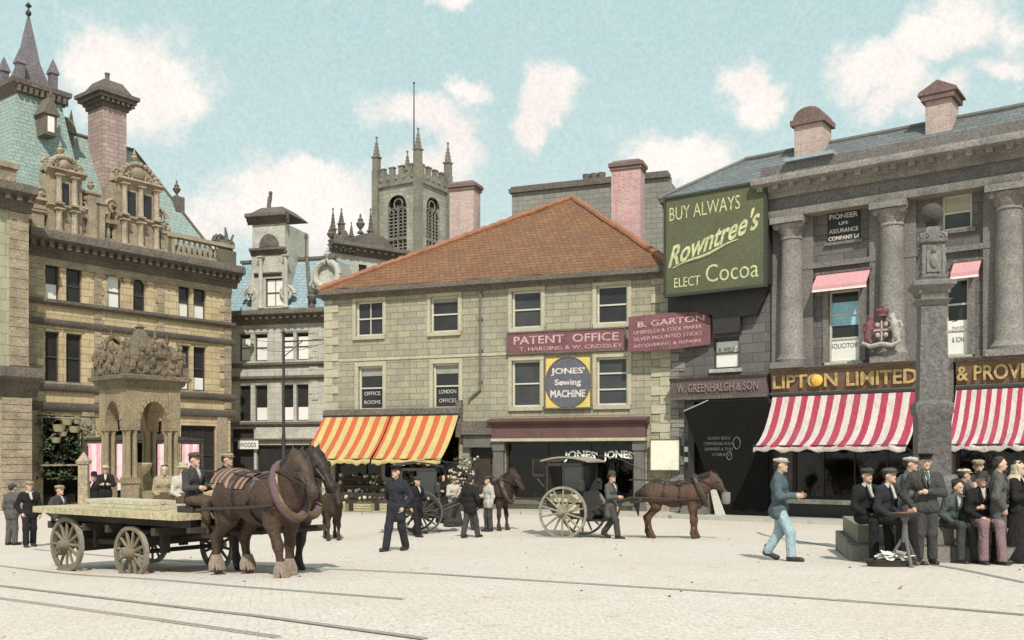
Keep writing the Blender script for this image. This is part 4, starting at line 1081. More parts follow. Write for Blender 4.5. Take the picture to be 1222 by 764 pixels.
# corner sculpture: curved iron-like horns on the corner pedestal
g = MB(); uq = G.u(268); zq = G.z(268, 300)
g.box(uq-.7,uq+.5,-.4,.6,zc1,zq); scroll(g,(uq-.35,0,zq+.45),.42,-.2,.1,-1,1.5,.32); scroll(g,(uq+.2,0,zq+.35),.36,-.2,.1,1,1.5,.32)
g.tube([(uq+.0,-.05,zq+.3),(uq+.08,-.05,zq+.9),(uq+.0,-.05,zq+1.35)],[.16,.1,.04],6); g.tube([(uq+.6,.2,zq),(uq+.56,.2,zq+.7),(uq+.75,.2,zq+1.1)],[.12,.08,.05],6); g.ball((uq-.1,-.05,zq+.3),(.5,.2,.34),8,6)
build('corner_carving', g, SOOTTRIM, G.root)
# main roof: ridge runs back from behind the second gable, hip slope shown against the sky
def gz_at(u, v, py): 
    Y = G.P[1]+G.d[1]*u+G.n[1]*v; return zat(py, Y)-G.zb
def gdepth(px, u):
    r_ = (px-CX)/FPX; x0 = G.P[0]+G.d[0]*u; y0 = G.P[1]+G.d[1]*u
    return (r_*y0-x0)/(G.n[0]-r_*G.n[1])
ue = u1-.6; vtop = 3.2
def u_at(px, v): return G.u(px, v)
ut = u_at(160, vtop); zt = gz_at(ut, vtop, 180)
zb_ = zc1+.5
mb = MB()
vs = [(u0-.2,.3,zb_),(ue,.3,zb_),(ue,8.5,zb_),(u0-.2,8.5,zb_),(u0-.2,vtop,zt),(ut,vtop,zt),(ut,5.5,zt),(u0-.2,5.5,zt)]
mb.add(vs, [(0,1,5,4),(1,2,6,5),(2,3,7,6),(3,0,4,7),(4,5,6,7),(0,3,2,1)])
rf = build('main_roof', mb, TEALSLATE, G.root)
mb = MB(); mb.tube([vs[1],vs[5]], .1, 6); mb.tube([vs[5],vs[4]], .12, 6); mb.tube([vs[2],vs[6]], .1, 6)
p_ = Vector(vs[1]).lerp(Vector(vs[5]), .48); mb.box(p_.x-.28,p_.x+.28,p_.y-.2,p_.y+.5,p_.z-.3,p_.z+.55); urn(mb,(p_.x,p_.y+.15,p_.z+.55),1.0)
build('roof_ridge', mb, SOOTTRIM, rf)
# pavilion tower roof with platform and spirelet
vc = 2.4; uc = G.u(34, vc)
s_ = FPX/(G.P[1]+G.d[1]*uc+G.n[1]*vc)
zpl0, zpl1 = gz_at(uc,vc,124), gz_at(uc,vc,106); zbs = zc1+1.6
aw, tw = 2.35, 1.12
mb = MB(); prev = None
for i in range(7):
    t = i/6; r_ = aw+(tw-aw)*(t**.62); z = zbs+(zpl0-zbs)*t
    prev = (r_, z) if False else None
    if i == 0: prof_ = []
    prof_.append((r_, z))
mb.sqlathe(prof_, (uc,vc,0)); pv = build('pavilion_roof', mb, TEALSLATE, G.root)
mb = MB(); mb.sqlathe([(tw+.05,0),(tw+.1,.2),(tw+.34,.4),(tw+.36,.62),(tw+.12,.72),(tw-.3,.8)], (uc,vc,zpl0-.02))
for k in range(9):
    for s2 in (-1,):
        mb.box(uc-tw+k*tw/4-.07, uc-tw+k*tw/4+.07, vc-tw-.3, vc-tw-.1, zpl0+.02, zpl0+.3); mb.box(uc+tw+.1,uc+tw+.3, vc-tw+k*tw/4-.07, vc-tw+k*tw/4+.07, zpl0+.02, zpl0+.3)
build('platform', mb, SOOTTRIM, pv)
zsp = zpl0+.78; ztip = gz_at(uc,vc,22)
SPS = M('spire_slate',(112,104,108),.85,.4,12,.4,1.2,.4)
mb = MB(); mb.sqlathe([(.70,0),(.67,.3),(.4,(ztip-zsp)*.35),(.06,ztip-zsp)], (uc,vc,zsp)); sp_ = build('spirelet', mb, SPS, pv)
mb = MB(); mb.lathe([(.06,0),(.05,.2),(.14,.3),(.14,.4),(.05,.5),(.04,.62),(.16,.72),(.02,.9)], (uc,vc,ztip-.1), 8); build('finial', mb, BLACKIRON, sp_)
for sx, sy in ((-1,-1),(1,-1),(1,1),(-1,1)): build('corner_pinnacle', MB().sqlathe([(.16,0),(.18,.7),(.24,.75),(.2,.9),(.02,1.5)], (uc+sx*.82,vc+sy*.82,zsp)), SPS, sp_)
def lucarne(u, v, z, right):
    g = MB(); g.box(-.3,.3,-.4,.5,0,1.0); g.prism([(-.42,1.003),(.42,1.003),(0,1.9)], -.5, .5); g.lathe([(.04,0),(.09,.1),(.01,.5)],(0,-.4,1.85),6)
    w_ = MB().box(-.16,.16,-.43,-.39,.15,.9)
    o = build('lucarne', g, SOOTTRIM, pv, (u,v,z), (0,0,R(90) if right else 0)); build('lucarne_window', w_, BLINDW, o)
zl_ = gz_at(uc,vc,172)
lucarne(uc-.0, vc-aw*.62-.35, zl_, False); lucarne(uc+aw*.62+.35, vc, zl_, True)
mb = MB(); mb.box(uc-aw-.1,uc+aw+.1,vc-aw-.1,vc+aw+.1,zc1-.2,zbs-.003); mb.prof(cornice_poly(vc-aw-.1,zbs-.4,zbs+.02,.3), uc-aw-.3, uc+aw+.35); build('pavilion_base', mb, TANTRIM, G.root)
# tall chimney with the flared cap
vch = 2.2; uch = G.u(128, vch); zch1 = gz_at(uch,vch,134); 
chimney(G.root, uch, vch, zc1+.5, zch1, 1.32, 1.5, stone('chimney_stone',(190,166,156),(150,130,122),.5,.22,.35,.4,1,14,.4,(176,152,142)), SOOTTRIM, 1, LEADM, 'chimney', 3)
# near block at the picture edge
u0n = u0-4.5; un = G.u(33,-1.6)
zn = G.z(18,224,-1.6)
G2 = Facade('bank_building', 'pale banded stone front with a heavy dark cornice, next to the ornate gabled building', 'building', G.world(un-7, -1.6, 0)[:2], A_L, -.75)
W = 7.0
zk0, zk1 = G2.z(16,440), G2.z(16,425) 
zk0, zk1 = G2.z(30,474), G2.z(30,440)
zt0, zt1 = G2.z(16,252), G2.z(16,222)
mb = MB(); ow = [(.8,1.9,zk1+1.2,zt0-.6),(3.3,4.3,zk1+1.2,zt0-.6)]; wall_mb(mb, 0, W, -.5, zt0+.05, ow+[(1.0,4.4,.5,zk0-.4)], 0, .3)
mb.quad((W,0,-.5),(W,1.6,-.5),(W,1.6,zt1),(W,0,zt1)); mb.quad((0,0,-.5),(0,0,zt1),(0,8,zt1),(0,8,-.5)); mb.quad((0,8,-.5),(0,8,zt1),(W,8,zt1),(W,8,-.5)); mb.quad((0,0,zt1-.1),(W,0,zt1-.1),(W,8,zt1-.1),(0,8,zt1-.1))
build('wall', mb, stone('greenish_stone',(184,177,148),(146,140,116),1.2,.5,.28,.4,.6,12,.4,tv=.1), G2.root)
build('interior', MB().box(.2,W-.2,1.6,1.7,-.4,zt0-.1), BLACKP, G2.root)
for o in ow: sash(G2.root, o, 0, FRAMED, GLASS, TANTRIM, (0,1), .08, .16, surround_m=TANTRIM)
sash(G2.root, (1.0,4.4,.5,zk0-.4), 0, DARKWOOD, SHOPGLASS, TANTRIM, (2,0), .1, .2)
q = MB(); quoins(q, W+.02, -1, 0, zk1+.1, zt0-.05, .44, .85, .85, .06); build('quoins', q, TANTRIM, G2.root); q = MB(); quoins(q, W+.12, -1, -.06, -.3, zk0-.05, .34, 1.3, 1.3, .1); build('quoins', q, TANTRIM, G2.root)
mb = MB(); cornice(mb, 0, W+.4, 0, zk0, zk1, .7); build('shop_cornice', mb, SOOTTRIM, G2.root)
mb = MB(); cornice(mb, 0, W+.1, 0, zt0, zt1, .8, .5, .22); build('cornice', mb, SOOTTRIM, G2.root)
build('parapet', MB().box(0,W-.6,-.2,.2,zt1+.003,zt1+.7).box(0,W-.5,-.3,.3,zt1+.703,zt1+.95), TANTRIM, G2.root)

# ------------------------------------------------------------------ pale grey building with the blue mansard
A_B = R(-15)
Bx = at(330, 58)
T = Facade('mansard_building', 'pale grey stone house with a blue slate mansard and one tall stone dormer', 'building', (Bx[0]-6*math.cos(A_B), Bx[1]-6*math.sin(A_B)), A_B, -.75)
u0, u1 = T.u(258), T.u(402)
zc0, zc1 = T.z(330,387), T.z(330,371)
oA = level([T.rect(285.5,399,299,431), T.rect(304,399,319,431), T.rect(336,397,350,430), T.rect(353.5,397,368,430)])
oB = level([T.rect(285.5,460,299,503), T.rect(304,460,319,503), T.rect(336,459,350,502), T.rect(353.5,459,368,502)])
sd = T.rect(276,512,303,590); so_ = (T.u(306),T.u(384),.6,T.z(345,531))
mb = MB(); wall_mb(mb, u0, u1, -.5, zc0+.1, oA+oB+[(sd[0],sd[1],-.2,sd[3]), so_], 0, .3)
mb.quad((u0,0,-.5),(u0,8,-.5),(u0,8,zc0),(u0,0,zc0)); mb.quad((u1,0,-.5),(u1,0,zc0),(u1,8,zc0),(u1,8,-.5)); mb.quad((u0,8,-.5),(u1,8,-.5),(u1,8,zc0),(u0,8,zc0))
build('wall', mb, PALEGREY, T.root)
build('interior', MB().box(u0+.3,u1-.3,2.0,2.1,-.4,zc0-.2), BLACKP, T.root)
for o in oA: sash(T.root, o, .05, FRAMED, GLASS, PALETRIM, (0,1), .07, .12, blind=-.86, blind_m=BLINDW, surround_m=PALETRIM, sw=.1)
for i, o in enumerate(oB): sash(T.root, o, .05, FRAMED, GLASS, PALETRIM, (0,0), .06, .12, blind=-.38 if i else None, blind_m=BLINDW, surround_m=PALETRIM, sw=.1)
w = sash(T.root, so_, .05, DARKWOOD, GLASS, PALETRIM, (3,0), .1, .16)
do = build('door', MB().box(sd[0]+.01,sd[1]-.01,.2,.26,-.2,sd[3]-.01), BLACKP, T.root)
mb = MB()
for ya, yb, pr in ((438,433,.2),(454,449,.24),(509,504,.26),(527,524,.2)): 
    za_, zb2 = T.z(330,ya), T.z(330,yb); mb.prof([(.03,za_),(-pr*.5,za_),(-pr,za_+(zb2-za_)*.5),(-pr,zb2),(.03,zb2+.04)], u0, u1)
build('string_courses', mb, SOOTTRIM, T.root)
mb = MB(); cornice(mb, u0-.1, u1, 0, zc0, zc1, .7, .45, .18); build('cornice', mb, SOOTTRIM, T.root)
q = MB(); quoins(q, T.u(380), -1, 0, zc0-4.6, zc0-.1, .36, .6, .4, .05); build('quoins', q, PALETRIM, T.root); q = MB(); quoins(q, T.u(380), -1, 0, .2, T.z(330,512), .36, .6, .4, .05); build('quoins', q, PALETRIM, T.root)
fb = build('shop_fascia', MB().box(T.u(307),T.u(384),-.18,.02,T.z(345,523.5),T.z(345,510)), PALETRIM, T.root)
r = thing('name_board', 'small pale name board beside the dark doorway, behind the horses', 'sign', T.world(T.u(286),-.12,T.z(298,536)), T.a)
ww_ = T.u(310)-T.u(286); hh_ = T.z(298,526)-T.z(298,536)
build('board', MB().box(0,ww_,-.08,-.02,0,hh_), BLINDW, r); lettering(r, 'WOODS', ww_*.5, hh_*.5, ww_*.8, hh_*.55, -.082, BLACKP)
# mansard
zm1 = T.z(330,306)
mb = MB(); mb.add([(u0,.05,zc1+.1),(u1,.05,zc1+.1),(u1,8,zc1+.1),(u0,8,zc1+.1),(u0+.9,1.5,zm1),(u1-.9,1.5,zm1),(u1-.9,6.5,zm1),(u0+.9,6.5,zm1)],
                  [(0,1,5,4),(1,2,6,5),(2,3,7,6),(3,0,4,7),(4,5,6,7),(0,3,2,1)]); mf = build('mansard_roof', mb, BLUESLATE, T.root)
mb = MB(); mb.box(u0+.8,u1-.8,1.4,1.7,zm1,zm1+.18); uu = T.u(365,.8); mb.lathe([(.12,0),(.05,.2),(.05,1.2),(.1,1.25),(.1,1.4),(.01,1.6)],(T.u(365,1.5),1.5,zm1+.1),8)
uf = T.u(371,.6); mb.tube([(T.u(366,1.4),1.4,zm1+.2),(T.u(372,.1),.0,zc1+.1)],[.1,.14],6); build('ridge_cresting', mb, SOOTTRIM, mf)
# tall dormer
ud0, ud1 = T.u(299,-.1), T.u(342,-.1); um = (ud0+ud1)/2; zd1 = T.z(320,268); zd = lambda py: T.z(320,py)
g = MB(); wall_mb(g, ud0+.08, ud1-.08, zc1+.1, zd(300), [(T.u(318),T.u(340),zd(367),zd(333))], -.12, .3)
g.box(ud0+.08,ud1-.08,.25,3.2,zc1+.1,zd(300)); g.box(ud0+.12,ud1-.12,-.1,3.0,zd(300)+.003,zd1)
build_d = build('dormer', g, PALETRIM, T.root)
g = MB(); g.prof(cornice_poly(-.12,zd(305),zd(297),.3), ud0+.05, ud1-.05); g.prof(cornice_poly(-.12,zd(268),zd(256),.45), ud0-.15, ud1+.15); g.prof(cornice_poly(-.12,zd(331),zd(326),.15), ud0+.3, ud1-.3)
nn=12; rr=.62; g.prism([(um+.1-rr*math.cos(math.pi*i/nn), zd(296)+rr*1.25*math.sin(math.pi*i/nn)) for i in range(nn+1)], -.3, -.1)
g.frustum(um,1.2,zd(256)+.01,zd(246),(ud1-ud0)/2+.05,1.5,(ud1-ud0)/2-.5,.9)
build('dormer_cornice', g, SOOTTRIM, build_d)
g = MB()
for u in (T.u(312,-.2), T.u(342,-.2)): column(g, u, -.3, zc1+.1, zd(307), .14, 8)
scroll(g,(ud0+.0,0,zd(352)),.5,-.2,.1,-1); scroll(g,(ud1+.0,0,zd(352)),.5,-.2,.1,1); g.tube([(ud0,-.05,zd(350)),(ud0+.22,-.05,zd(318))],[.25,.1],6); g.tube([(ud1,-.05,zd(350)),(ud1-.22,-.05,zd(318))],[.25,.1],6)
build('dormer_carving', g, PALETRIM, build_d)
sash(T.root, (T.u(318),T.u(340),zd(367),zd(333)), -.12, FRAMED, GLASS, PALETRIM, (1,1), .07, .1, blind=-.95, blind_m=BLINDW)
g = MB(); ux = T.u(321,1.2); z_ = zd(246); g.tube([(ux,1.2,z_-.05),(ux,1.2,z_+.45),(ux+.06,1.2,z_+.8),(ux+.1,1.2,z_+1.05)],[.16,.12,.15,.06],8); g.ball((ux+.14,1.15,z_+1.12),.13,8,5); g.tube([(ux+.1,1.2,z_+.8),(ux+.25,1.1,z_+.95)],[.06,.04],5); build('statue_finial', g, SOOTTRIM, build_d)
# round dormer at its right end
g = MB(); ur_ = T.u(392,.2); zr_ = T.z(392,328)
g.tube([(ur_+.75*math.cos(i*math.pi/10),-.05,zr_+.75*math.sin(i*math.pi/10)) for i in range(21)], .2, 8); g.box(ur_-.7,ur_+.7,.1,2.0,zr_-.9,zr_+.6); scroll(g,(ur_-.8,0,zr_-.6),.3,-.1,.1,-1); urn(g,(ur_,0,zr_+.85),.8)
build('round_dormer', g, PALETRIM, T.root)
g = MB(); urn(g,(T.u(372,-.1),-.1,zc1+.1),1.3); build('cornice_urn', g, SOOTTRIM, T.root)

# ------------------------------------------------------------------ grey gabled building behind, down the street
p0 = at(396, 60)
K = Facade('gabled_building', 'weathered grey stone building with spiky gable and curved pediment behind the orange roof', 'building', p0[:2], R(38), -.75)
ka, kb = K.u(396), K.u(500)
zc = K.z(430, 306)
mb = MB(); wall_mb(mb, ka, kb, -.5, zc, [K.rect(404,318,414,345),K.rect(428,316,438,345)], 0, .3); mb.quad((ka,0,-.5),(ka,7,-.5),(ka,7,zc),(ka,0,zc)); mb.quad((kb,0,-.5),(kb,0,zc),(kb,7,zc),(kb,7,-.5)); mb.quad((ka,7,-.5),(kb,7,-.5),(kb,7,zc),(ka,7,zc)); mb.quad((ka,.3,zc-.3),(kb,.3,zc-.3),(kb,7,zc-.3),(ka,7,zc-.3))
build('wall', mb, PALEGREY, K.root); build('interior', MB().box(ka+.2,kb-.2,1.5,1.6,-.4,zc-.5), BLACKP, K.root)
for rc in ((404,318,414,345),(428,316,438,345)): sash(K.root, K.rect(*rc), 0, FRAMED, GLASS, PALETRIM, (0,1), .07, .12)
mb = MB(); cornice(mb, ka-.2, kb, 0, zc, zc+.7, .6, .5, .2); build('cornice', mb, SOOTTRIM, K.root)
g = MB(); um = K.u(411); zz = K.z(411, 285); g.prism([(K.u(400),zc+.7),(K.u(423),zc+.7),(K.u(421),zz-.3),(um,zz+.5),(K.u(402),zz-.3)], -.2, 1.2); pinnacle(g,(um,.4,zz+.4),1.6,.16); pinnacle(g,(K.u(401),.4,zc+.7),2.2,.15); scroll(g,(K.u(406),0,zz-.6),.4,-.4,-.2,-1); scroll(g,(K.u(417),0,zz-.6),.4,-.4,-.2,1)
pinnacle(g,(K.u(423),.4,zc+.7),1.5,.13); pinnacle(g,(K.u(446),.4,zc+.9),2.4,.14); urn(g,(K.u(432),.2,zc+1.5),1.3); urn(g,(K.u(396),.2,zc+.7),1.0); build('gable', g, SOOTTRIM, K.root)
g = MB(); ua_, ub_ = K.u(421), K.u(462); m_ = (ua_+ub_)/2; rr = (ub_-ua_)/2; zq = zc+.7
g.prism([(m_-rr*math.cos(math.pi*i/14), zq+.25+rr*.42*math.sin(math.pi*i/14)) for i in range(15)], -.35, 1.5); g.box(ua_-.1,ub_+.1,-.45,1.5,zq+.003,zq+.247)
build('curved_pediment', g, SOOTTRIM, K.root)

# ------------------------------------------------------------------ church tower
cY = 92.0; cxp = at(499, cY)
al = math.atan2(2.97, 4.06)
a_t = -al+R(5.6)   # local x along the front-left face, nearest corner at its right end
side = 5.03
S_ = Facade('church_tower', 'square church tower with pinnacles, battlements and tall belfry windows', 'church tower', (cxp[0]-side*math.cos(a_t), cxp[1]-side*math.sin(a_t)), a_t, -.75)
zt = S_.z(499, 217); zb_ = S_.z(499,222)
bel = S_.rect(463,230,490,298); zsill = bel[2]
mb = MB(); m0 = side/2
def belf(mbx, o):   # pointed opening recess made of a frame, tracery and louvres
    pass
ob = (m0-1.15, m0+1.15, zsill-1.2, zt-.9)
for k in range(4):
    f = MB(); wall_mb(f, 0, side, -.5, zt, [ob] if k < 4 else [], 0, .5)
    n = 10; hw = 1.15; zc_ = ob[3]-1.6
    pl = [(m0-hw+hw*math.sin(i/n*math.pi/2)*1.0 if False else m0-hw*math.cos(i/n*math.pi/2), zc_+1.6*math.sin(i/n*math.pi/2)**.8) for i in range(n+1)]
    pr_ = [(2*m0-x, z) for x, z in pl]
    for (xa,z1),(xb,z2) in zip(pl[:-1], pl[1:]): f.quad((xa,0,z1),(xb,0,z2),(xb,0,ob[3]),(xa,0,ob[3]))
    for (xa,z1),(xb,z2) in zip(pr_[:-1], pr_[1:]): f.quad((xa,0,z1),(xb,0,z2),(xb,0,ob[3]),(xa,0,ob[3]))
    rotm = Matrix.Translation((m0,m0,0)) @ Matrix.Rotation(R(90)*k,4,'Z') @ Matrix.Translation((-m0,-m0,0))
    f.xform(rotm); mb.join(f)
build('wall', mb, CHSTONE, S_.root)
tr = MB()
for k in range(4):
    f = MB(); f.box(m0-.07,m0+.07,.12,.3,ob[2],zc_+.6); f.box(m0-1.15,m0+1.15,.12,.3,ob[2]+2.2,ob[2]+2.36)
    f.tube([(m0+.5*math.cos(i*math.pi/8),.2,zc_+.75+.5*math.sin(i*math.pi/8)) for i in range(17)], .08, 6)
    for sx in (-1,1): f.tube([(m0+sx*.56+.5*math.cos(i*math.pi/8),.2,zc_-.1+.5*math.sin(i*math.pi/8)) for i in range(9)], .07, 6); f.box(m0+sx*.56-.04,m0+sx*.56+.04,.14,.28,ob[2],zc_+.2)
    g = MB()
    for i in range(16): z = ob[2]+.1+i*.33; g.add([(m0-1.15,.25,z),(m0+1.15,.25,z),(m0+1.15,.55,z+.25),(m0-1.15,.55,z+.25),(m0-1.15,.25,z+.04),(m0+1.15,.25,z+.04),(m0+1.15,.55,z+.29),(m0-1.15,.55,z+.29)],[(0,3,2,1),(4,5,6,7),(0,1,5,4),(1,2,6,5),(2,3,7,6),(3,0,4,7)])
    rotm = Matrix.Translation((m0,m0,0)) @ Matrix.Rotation(R(90)*k,4,'Z') @ Matrix.Translation((-m0,-m0,0))
    tr.join(f.xform(rotm)); build('louvres', g.xform(rotm), M('grey_louvre',(112,110,102),.9,.4,8,.4,1,.2), S_.root)
build('tracery', tr, CHTRIM, S_.root)
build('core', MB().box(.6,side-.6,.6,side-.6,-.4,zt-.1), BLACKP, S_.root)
bt = MB(); zbt = S_.z(499,205); 
for (za_, zb2, p) in ((zt, zt+.3, .22),(zsill-1.7,zsill-1.45,.14)):
    bt.box(-p,side+p,-p,0.1,za_,zb2); bt.box(-p,side+p,side-.1,side+p,za_,zb2); bt.box(-p,.1,.103,side-.103,za_,zb2); bt.box(side-.1,side+p,.103,side-.103,za_,zb2)
zb0 = zt+.303
build('string_course', bt, CHTRIM, S_.root)
for k in range(4):
    f = MB(); f.box(.35,side-.353,-.05,.3,zb0,zb0+.75)
    for i in range(4): x = .45+i*(side-1.0)/3.6; f.box(x,x+.55,-.05,.3,zb0+.753,zb0+1.45); f.box(x-.06,x+.61,-.1,.35,zb0+1.453,zb0+1.58)
    for i in range(5): x = .55+i*.95; f.ball((x,-.08,zb0+.38),(.18,.08,.18),8,5)
    build('battlement', f.xform(Matrix.Translation((m0,m0,0)) @ Matrix.Rotation(R(90)*k,4,'Z') @ Matrix.Translation((-m0,-m0,0))), CHTRIM, S_.root)
for i, (x, y) in enumerate(((0,0),(side,0),(side,side),(0,side))):
    g = MB(); bx_ = .34; g.box(x-bx_,x+bx_,y-bx_,y+bx_,-.4,zb0+1.5); pinnacle(g,(x,y,zb0+1.503),3.4,.3)
    build('pinnacle', g, CHTRIM, S_.root)
    gb = MB().box(x-.5,x+.5,y-.5,y+.5,-.4,zsill-2.2).frustum(x,y,zsill-2.197,zsill-1.2,.5,.5,.36,.36); build('buttress', gb, CHTRIM, S_.root)
fpx = S_.u(494, 2.0); ftop = zat(86, cY)+.75
g = MB().tube([(fpx,2.0,zt),(fpx,2.0,ftop)],[.09,.05],8).ball((fpx,2.0,ftop),.12,8,5)
r = thing('flagpole', 'tall bare flagpole on top of the church tower', 'flagpole', S_.world(fpx,2.0,zt), S_.a); o = build('pole', g, BLACKIRON, r); o.location = (-fpx,-2.0,-zt)

# ------------------------------------------------------------------ grey block behind the orange roof
Z_ = Facade('warehouse', 'plain grey stone block with parapet rising behind the orange roof', 'building', at(611, 60)[:2], A_C, -.75)
a, b = 0.0, Z_.u(797); zt = Z_.z(700, 222); 
mb = MB(); mb.box(a,b,0,7,-.5,zt); build('wall', mb, GREYBLK, Z_.root)
zt2 = zt+.003
mb = MB(); mb.box(a-.15,b+.1,-.2,.4,zt2,zt2+.25); mb.box(a-.05,b,-.08,.3,zt2+.253,zt2+.4); build('coping', mb, SOOTTRIM, Z_.root)
g = MB()
for px in (700, 709, 718): g.lathe([(.2,0),(.24,.1),(.2,.3),(.26,.5),(.26,.62),(.16,.64)],(Z_.u(px,.8),.8,zt2+.3),10)
build('chimney_pots', g, SOOTTRIM, Z_.root)
build('chimney', MB().box(Z_.u(771,.9),Z_.u(797,.9),.5,1.5,zt2,Z_.z(785,210)).box(Z_.u(770,.9)-.1,Z_.u(797,.9)+.1,.4,1.6,Z_.z(785,210)+.003,Z_.z(785,205)), GREYBLK, Z_.root)
# ------------------------------------------------------------------ ground, pavement, tram track
def ground():
    xs = sorted(set(list(np.arange(-60,60.1,1.5))+[-600,-300,-150,-90,90,150,300,600])); ys = sorted(set(list(np.arange(0,80.1,1.0))+[-400,-150,-60,-20,-8,95,120,200,400,900]))
    vs = [(x,y,gz(x,y)) for y in ys for x in xs]; nx = len(xs)
    fs = [(j*nx+i,j*nx+i+1,(j+1)*nx+i+1,(j+1)*nx+i) for j in range(len(ys)-1) for i in range(nx-1)]
    t = NT('sett_paving'); v = t.obj()
    mp = t.new('ShaderNodeMapping'); mp.inputs['Rotation'].default_value = (0,0,R(-14)); t.l(v, mp.inputs['Vector'])
    br = t.new('ShaderNodeTexBrick'); t.l(mp.outputs[0], br.inputs['Vector'])
    c1, c2, mo = lin((214,203,193)), lin((208,197,187)), lin((196,185,174))
    for k, c in (('Color1',c1),('Color2',c2),('Mortar',mo)): br.inputs[k].default_value = c+(1,)
    br.inputs['Scale'].default_value = 1; br.inputs['Brick Width'].default_value = .24; br.inputs['Row Height'].default_value = .13; br.inputs['Mortar Size'].default_value = .012; br.inputs['Mortar Smooth'].default_value = .8
    n1 = t.ramp(t.noise(v, 26, 3, .8), .28, .72)
    c = t.mix(1.0, br.outputs['Color'], t.mix(n1, (.6,.58,.56), (1.2,1.2,1.2)), 'MULTIPLY')
    n2 = t.ramp(t.noise(v, .35, 6, .65), .4, .75)
    c = t.mix(t.math('MULTIPLY', n2, .30), c, lin((190,162,130)))
    n3 = t.ramp(t.noise(v, 3.5, 5, .75), .60, .72)
    c = t.mix(t.math('MULTIPLY', n3, .30), c, lin((120,108,94)))
    n4 = t.ramp(t.noise(v, 16, 1, .5), .735, .78)
    c = t.mix(t.math('MULTIPLY', n4, .75), c, lin((64,58,52)))      # droppings and dropped coal
    t.l(c, t.b.inputs['Base Color']); t.b.inputs['Roughness'].default_value = .95; t.b.inputs['Specular IOR Level'].default_value = .2
    t.bump(t.math('ADD', t.math('MULTIPLY', br.outputs['Fac'], -1), n1), .35, .012)
    build('ground', MB().add(vs, fs), t.mat, kind='structure')
ground()
RAILM = M('rail_iron', (142,134,126), .55, .25, 20, .1, 1, .1); GROOVE = M('rail_groove', (100,94,87), .9, .2, 20, 0, 1, 0)
def rail(pts, label, w=.06):
    P = [on_ground(*p) for p in pts]; Q = []
    for (a, b) in zip(P[:-1], P[1:]):
        n = 14
        for i in range(n): t = i/n; x = a[0]+(b[0]-a[0])*t; y = a[1]+(b[1]-a[1])*t; Q.append((x,y))
    Q.append(P[-1][:2])
    # extend both ends
    def ext(a, b, d): l = math.hypot(a[0]-b[0], a[1]-b[1]); return [(a[0]+(a[0]-b[0])/l*d*k/8, a[1]+(a[1]-b[1])/l*d*k/8) for k in range(8,0,-1)]
    Q = ext(Q[0], Q[3], 12)+Q
    mb = MB(); vs = []; 
    for off, dz, wd, mi in ((0,.006,w*.75,0),(.052,.004,.024,1)):
        vs = []
        for i, (x,y) in enumerate(Q):
            a = Q[max(0,i-1)]; b = Q[min(len(Q)-1,i+1)]; l = math.hypot(b[0]-a[0],b[1]-a[1])+1e-9; nx_, ny_ = -(b[1]-a[1])/l, (b[0]-a[0])/l
            for s in (off-wd/2, off+wd/2): vs.append((x+nx_*s, y+ny_*s, gz(x+nx_*s,y+ny_*s)+dz+.008))
        mb.mi = mi; mb.add(vs, [(2*i,2*i+1,2*i+3,2*i+2) for i in range(len(Q)-1)])
    build('tram_rail', mb, [RAILM, GROOVE], label=label, cat='tram rail', group='tram rails let into the paving')
rail([(0,700),(250,730),(505,764)], 'dark grooved tram rail, the boldest of those in front of the dray')
rail([(0,676),(260,699),(480,716)], 'faint tram rail just in front of the loaded dray wheels', .04)
rail([(20,718),(180,740),(330,762)], 'faint thin tram rail farthest out in front of the dray', .035)
rail([(372,679),(611,692),(900,710),(1222,735)], 'long tram rail crossing the open square from the dray horses towards the cross')
rail([(1095,672),(1160,683),(1222,696)], 'tram rail curving past the basket by the stone cross')
# pavement with a kerb along the two right hand fronts
def pavement():
    def pt(F_, u, v): x, y, z = F_.world(u, v, 0); return (x, y)
    inner = [pt(C, C.u(388)-2, .02), pt(C, C.u(801), .02), pt(D, D.u(1300)+3, .02)]
    outer = [pt(C, C.u(388)-2, -2.0), pt(C, C.u(790)-1.2, -2.0), pt(D, D.u(1300)+3, -2.2)]
    def dens(P): 
        o = []
        for a, b in zip(P[:-1], P[1:]):
            for i in range(12): o.append((a[0]+(b[0]-a[0])*i/12, a[1]+(b[1]-a[1])*i/12))
        return o+[P[-1]]
    I, O = dens(inner), dens(outer); mb = MB(); n = len(I)
    vs = [(x,y,gz(x,y)+.12) for x,y in I]+[(x,y,gz(x,y)+.12) for x,y in O]+[(x,y,gz(x,y)-.1) for x,y in O]
    mb.add(vs, [(i,i+1,n+i+1,n+i) for i in range(n-1)]+[(n+i,n+i+1,2*n+i+1,2*n+i) for i in range(n-1)])
    build('pavement', mb, stone('flagstones',(186,180,166),(140,134,122),.9,.6,.2,.25,.6,16,.2,tv=.08), kind='structure')
pavement()
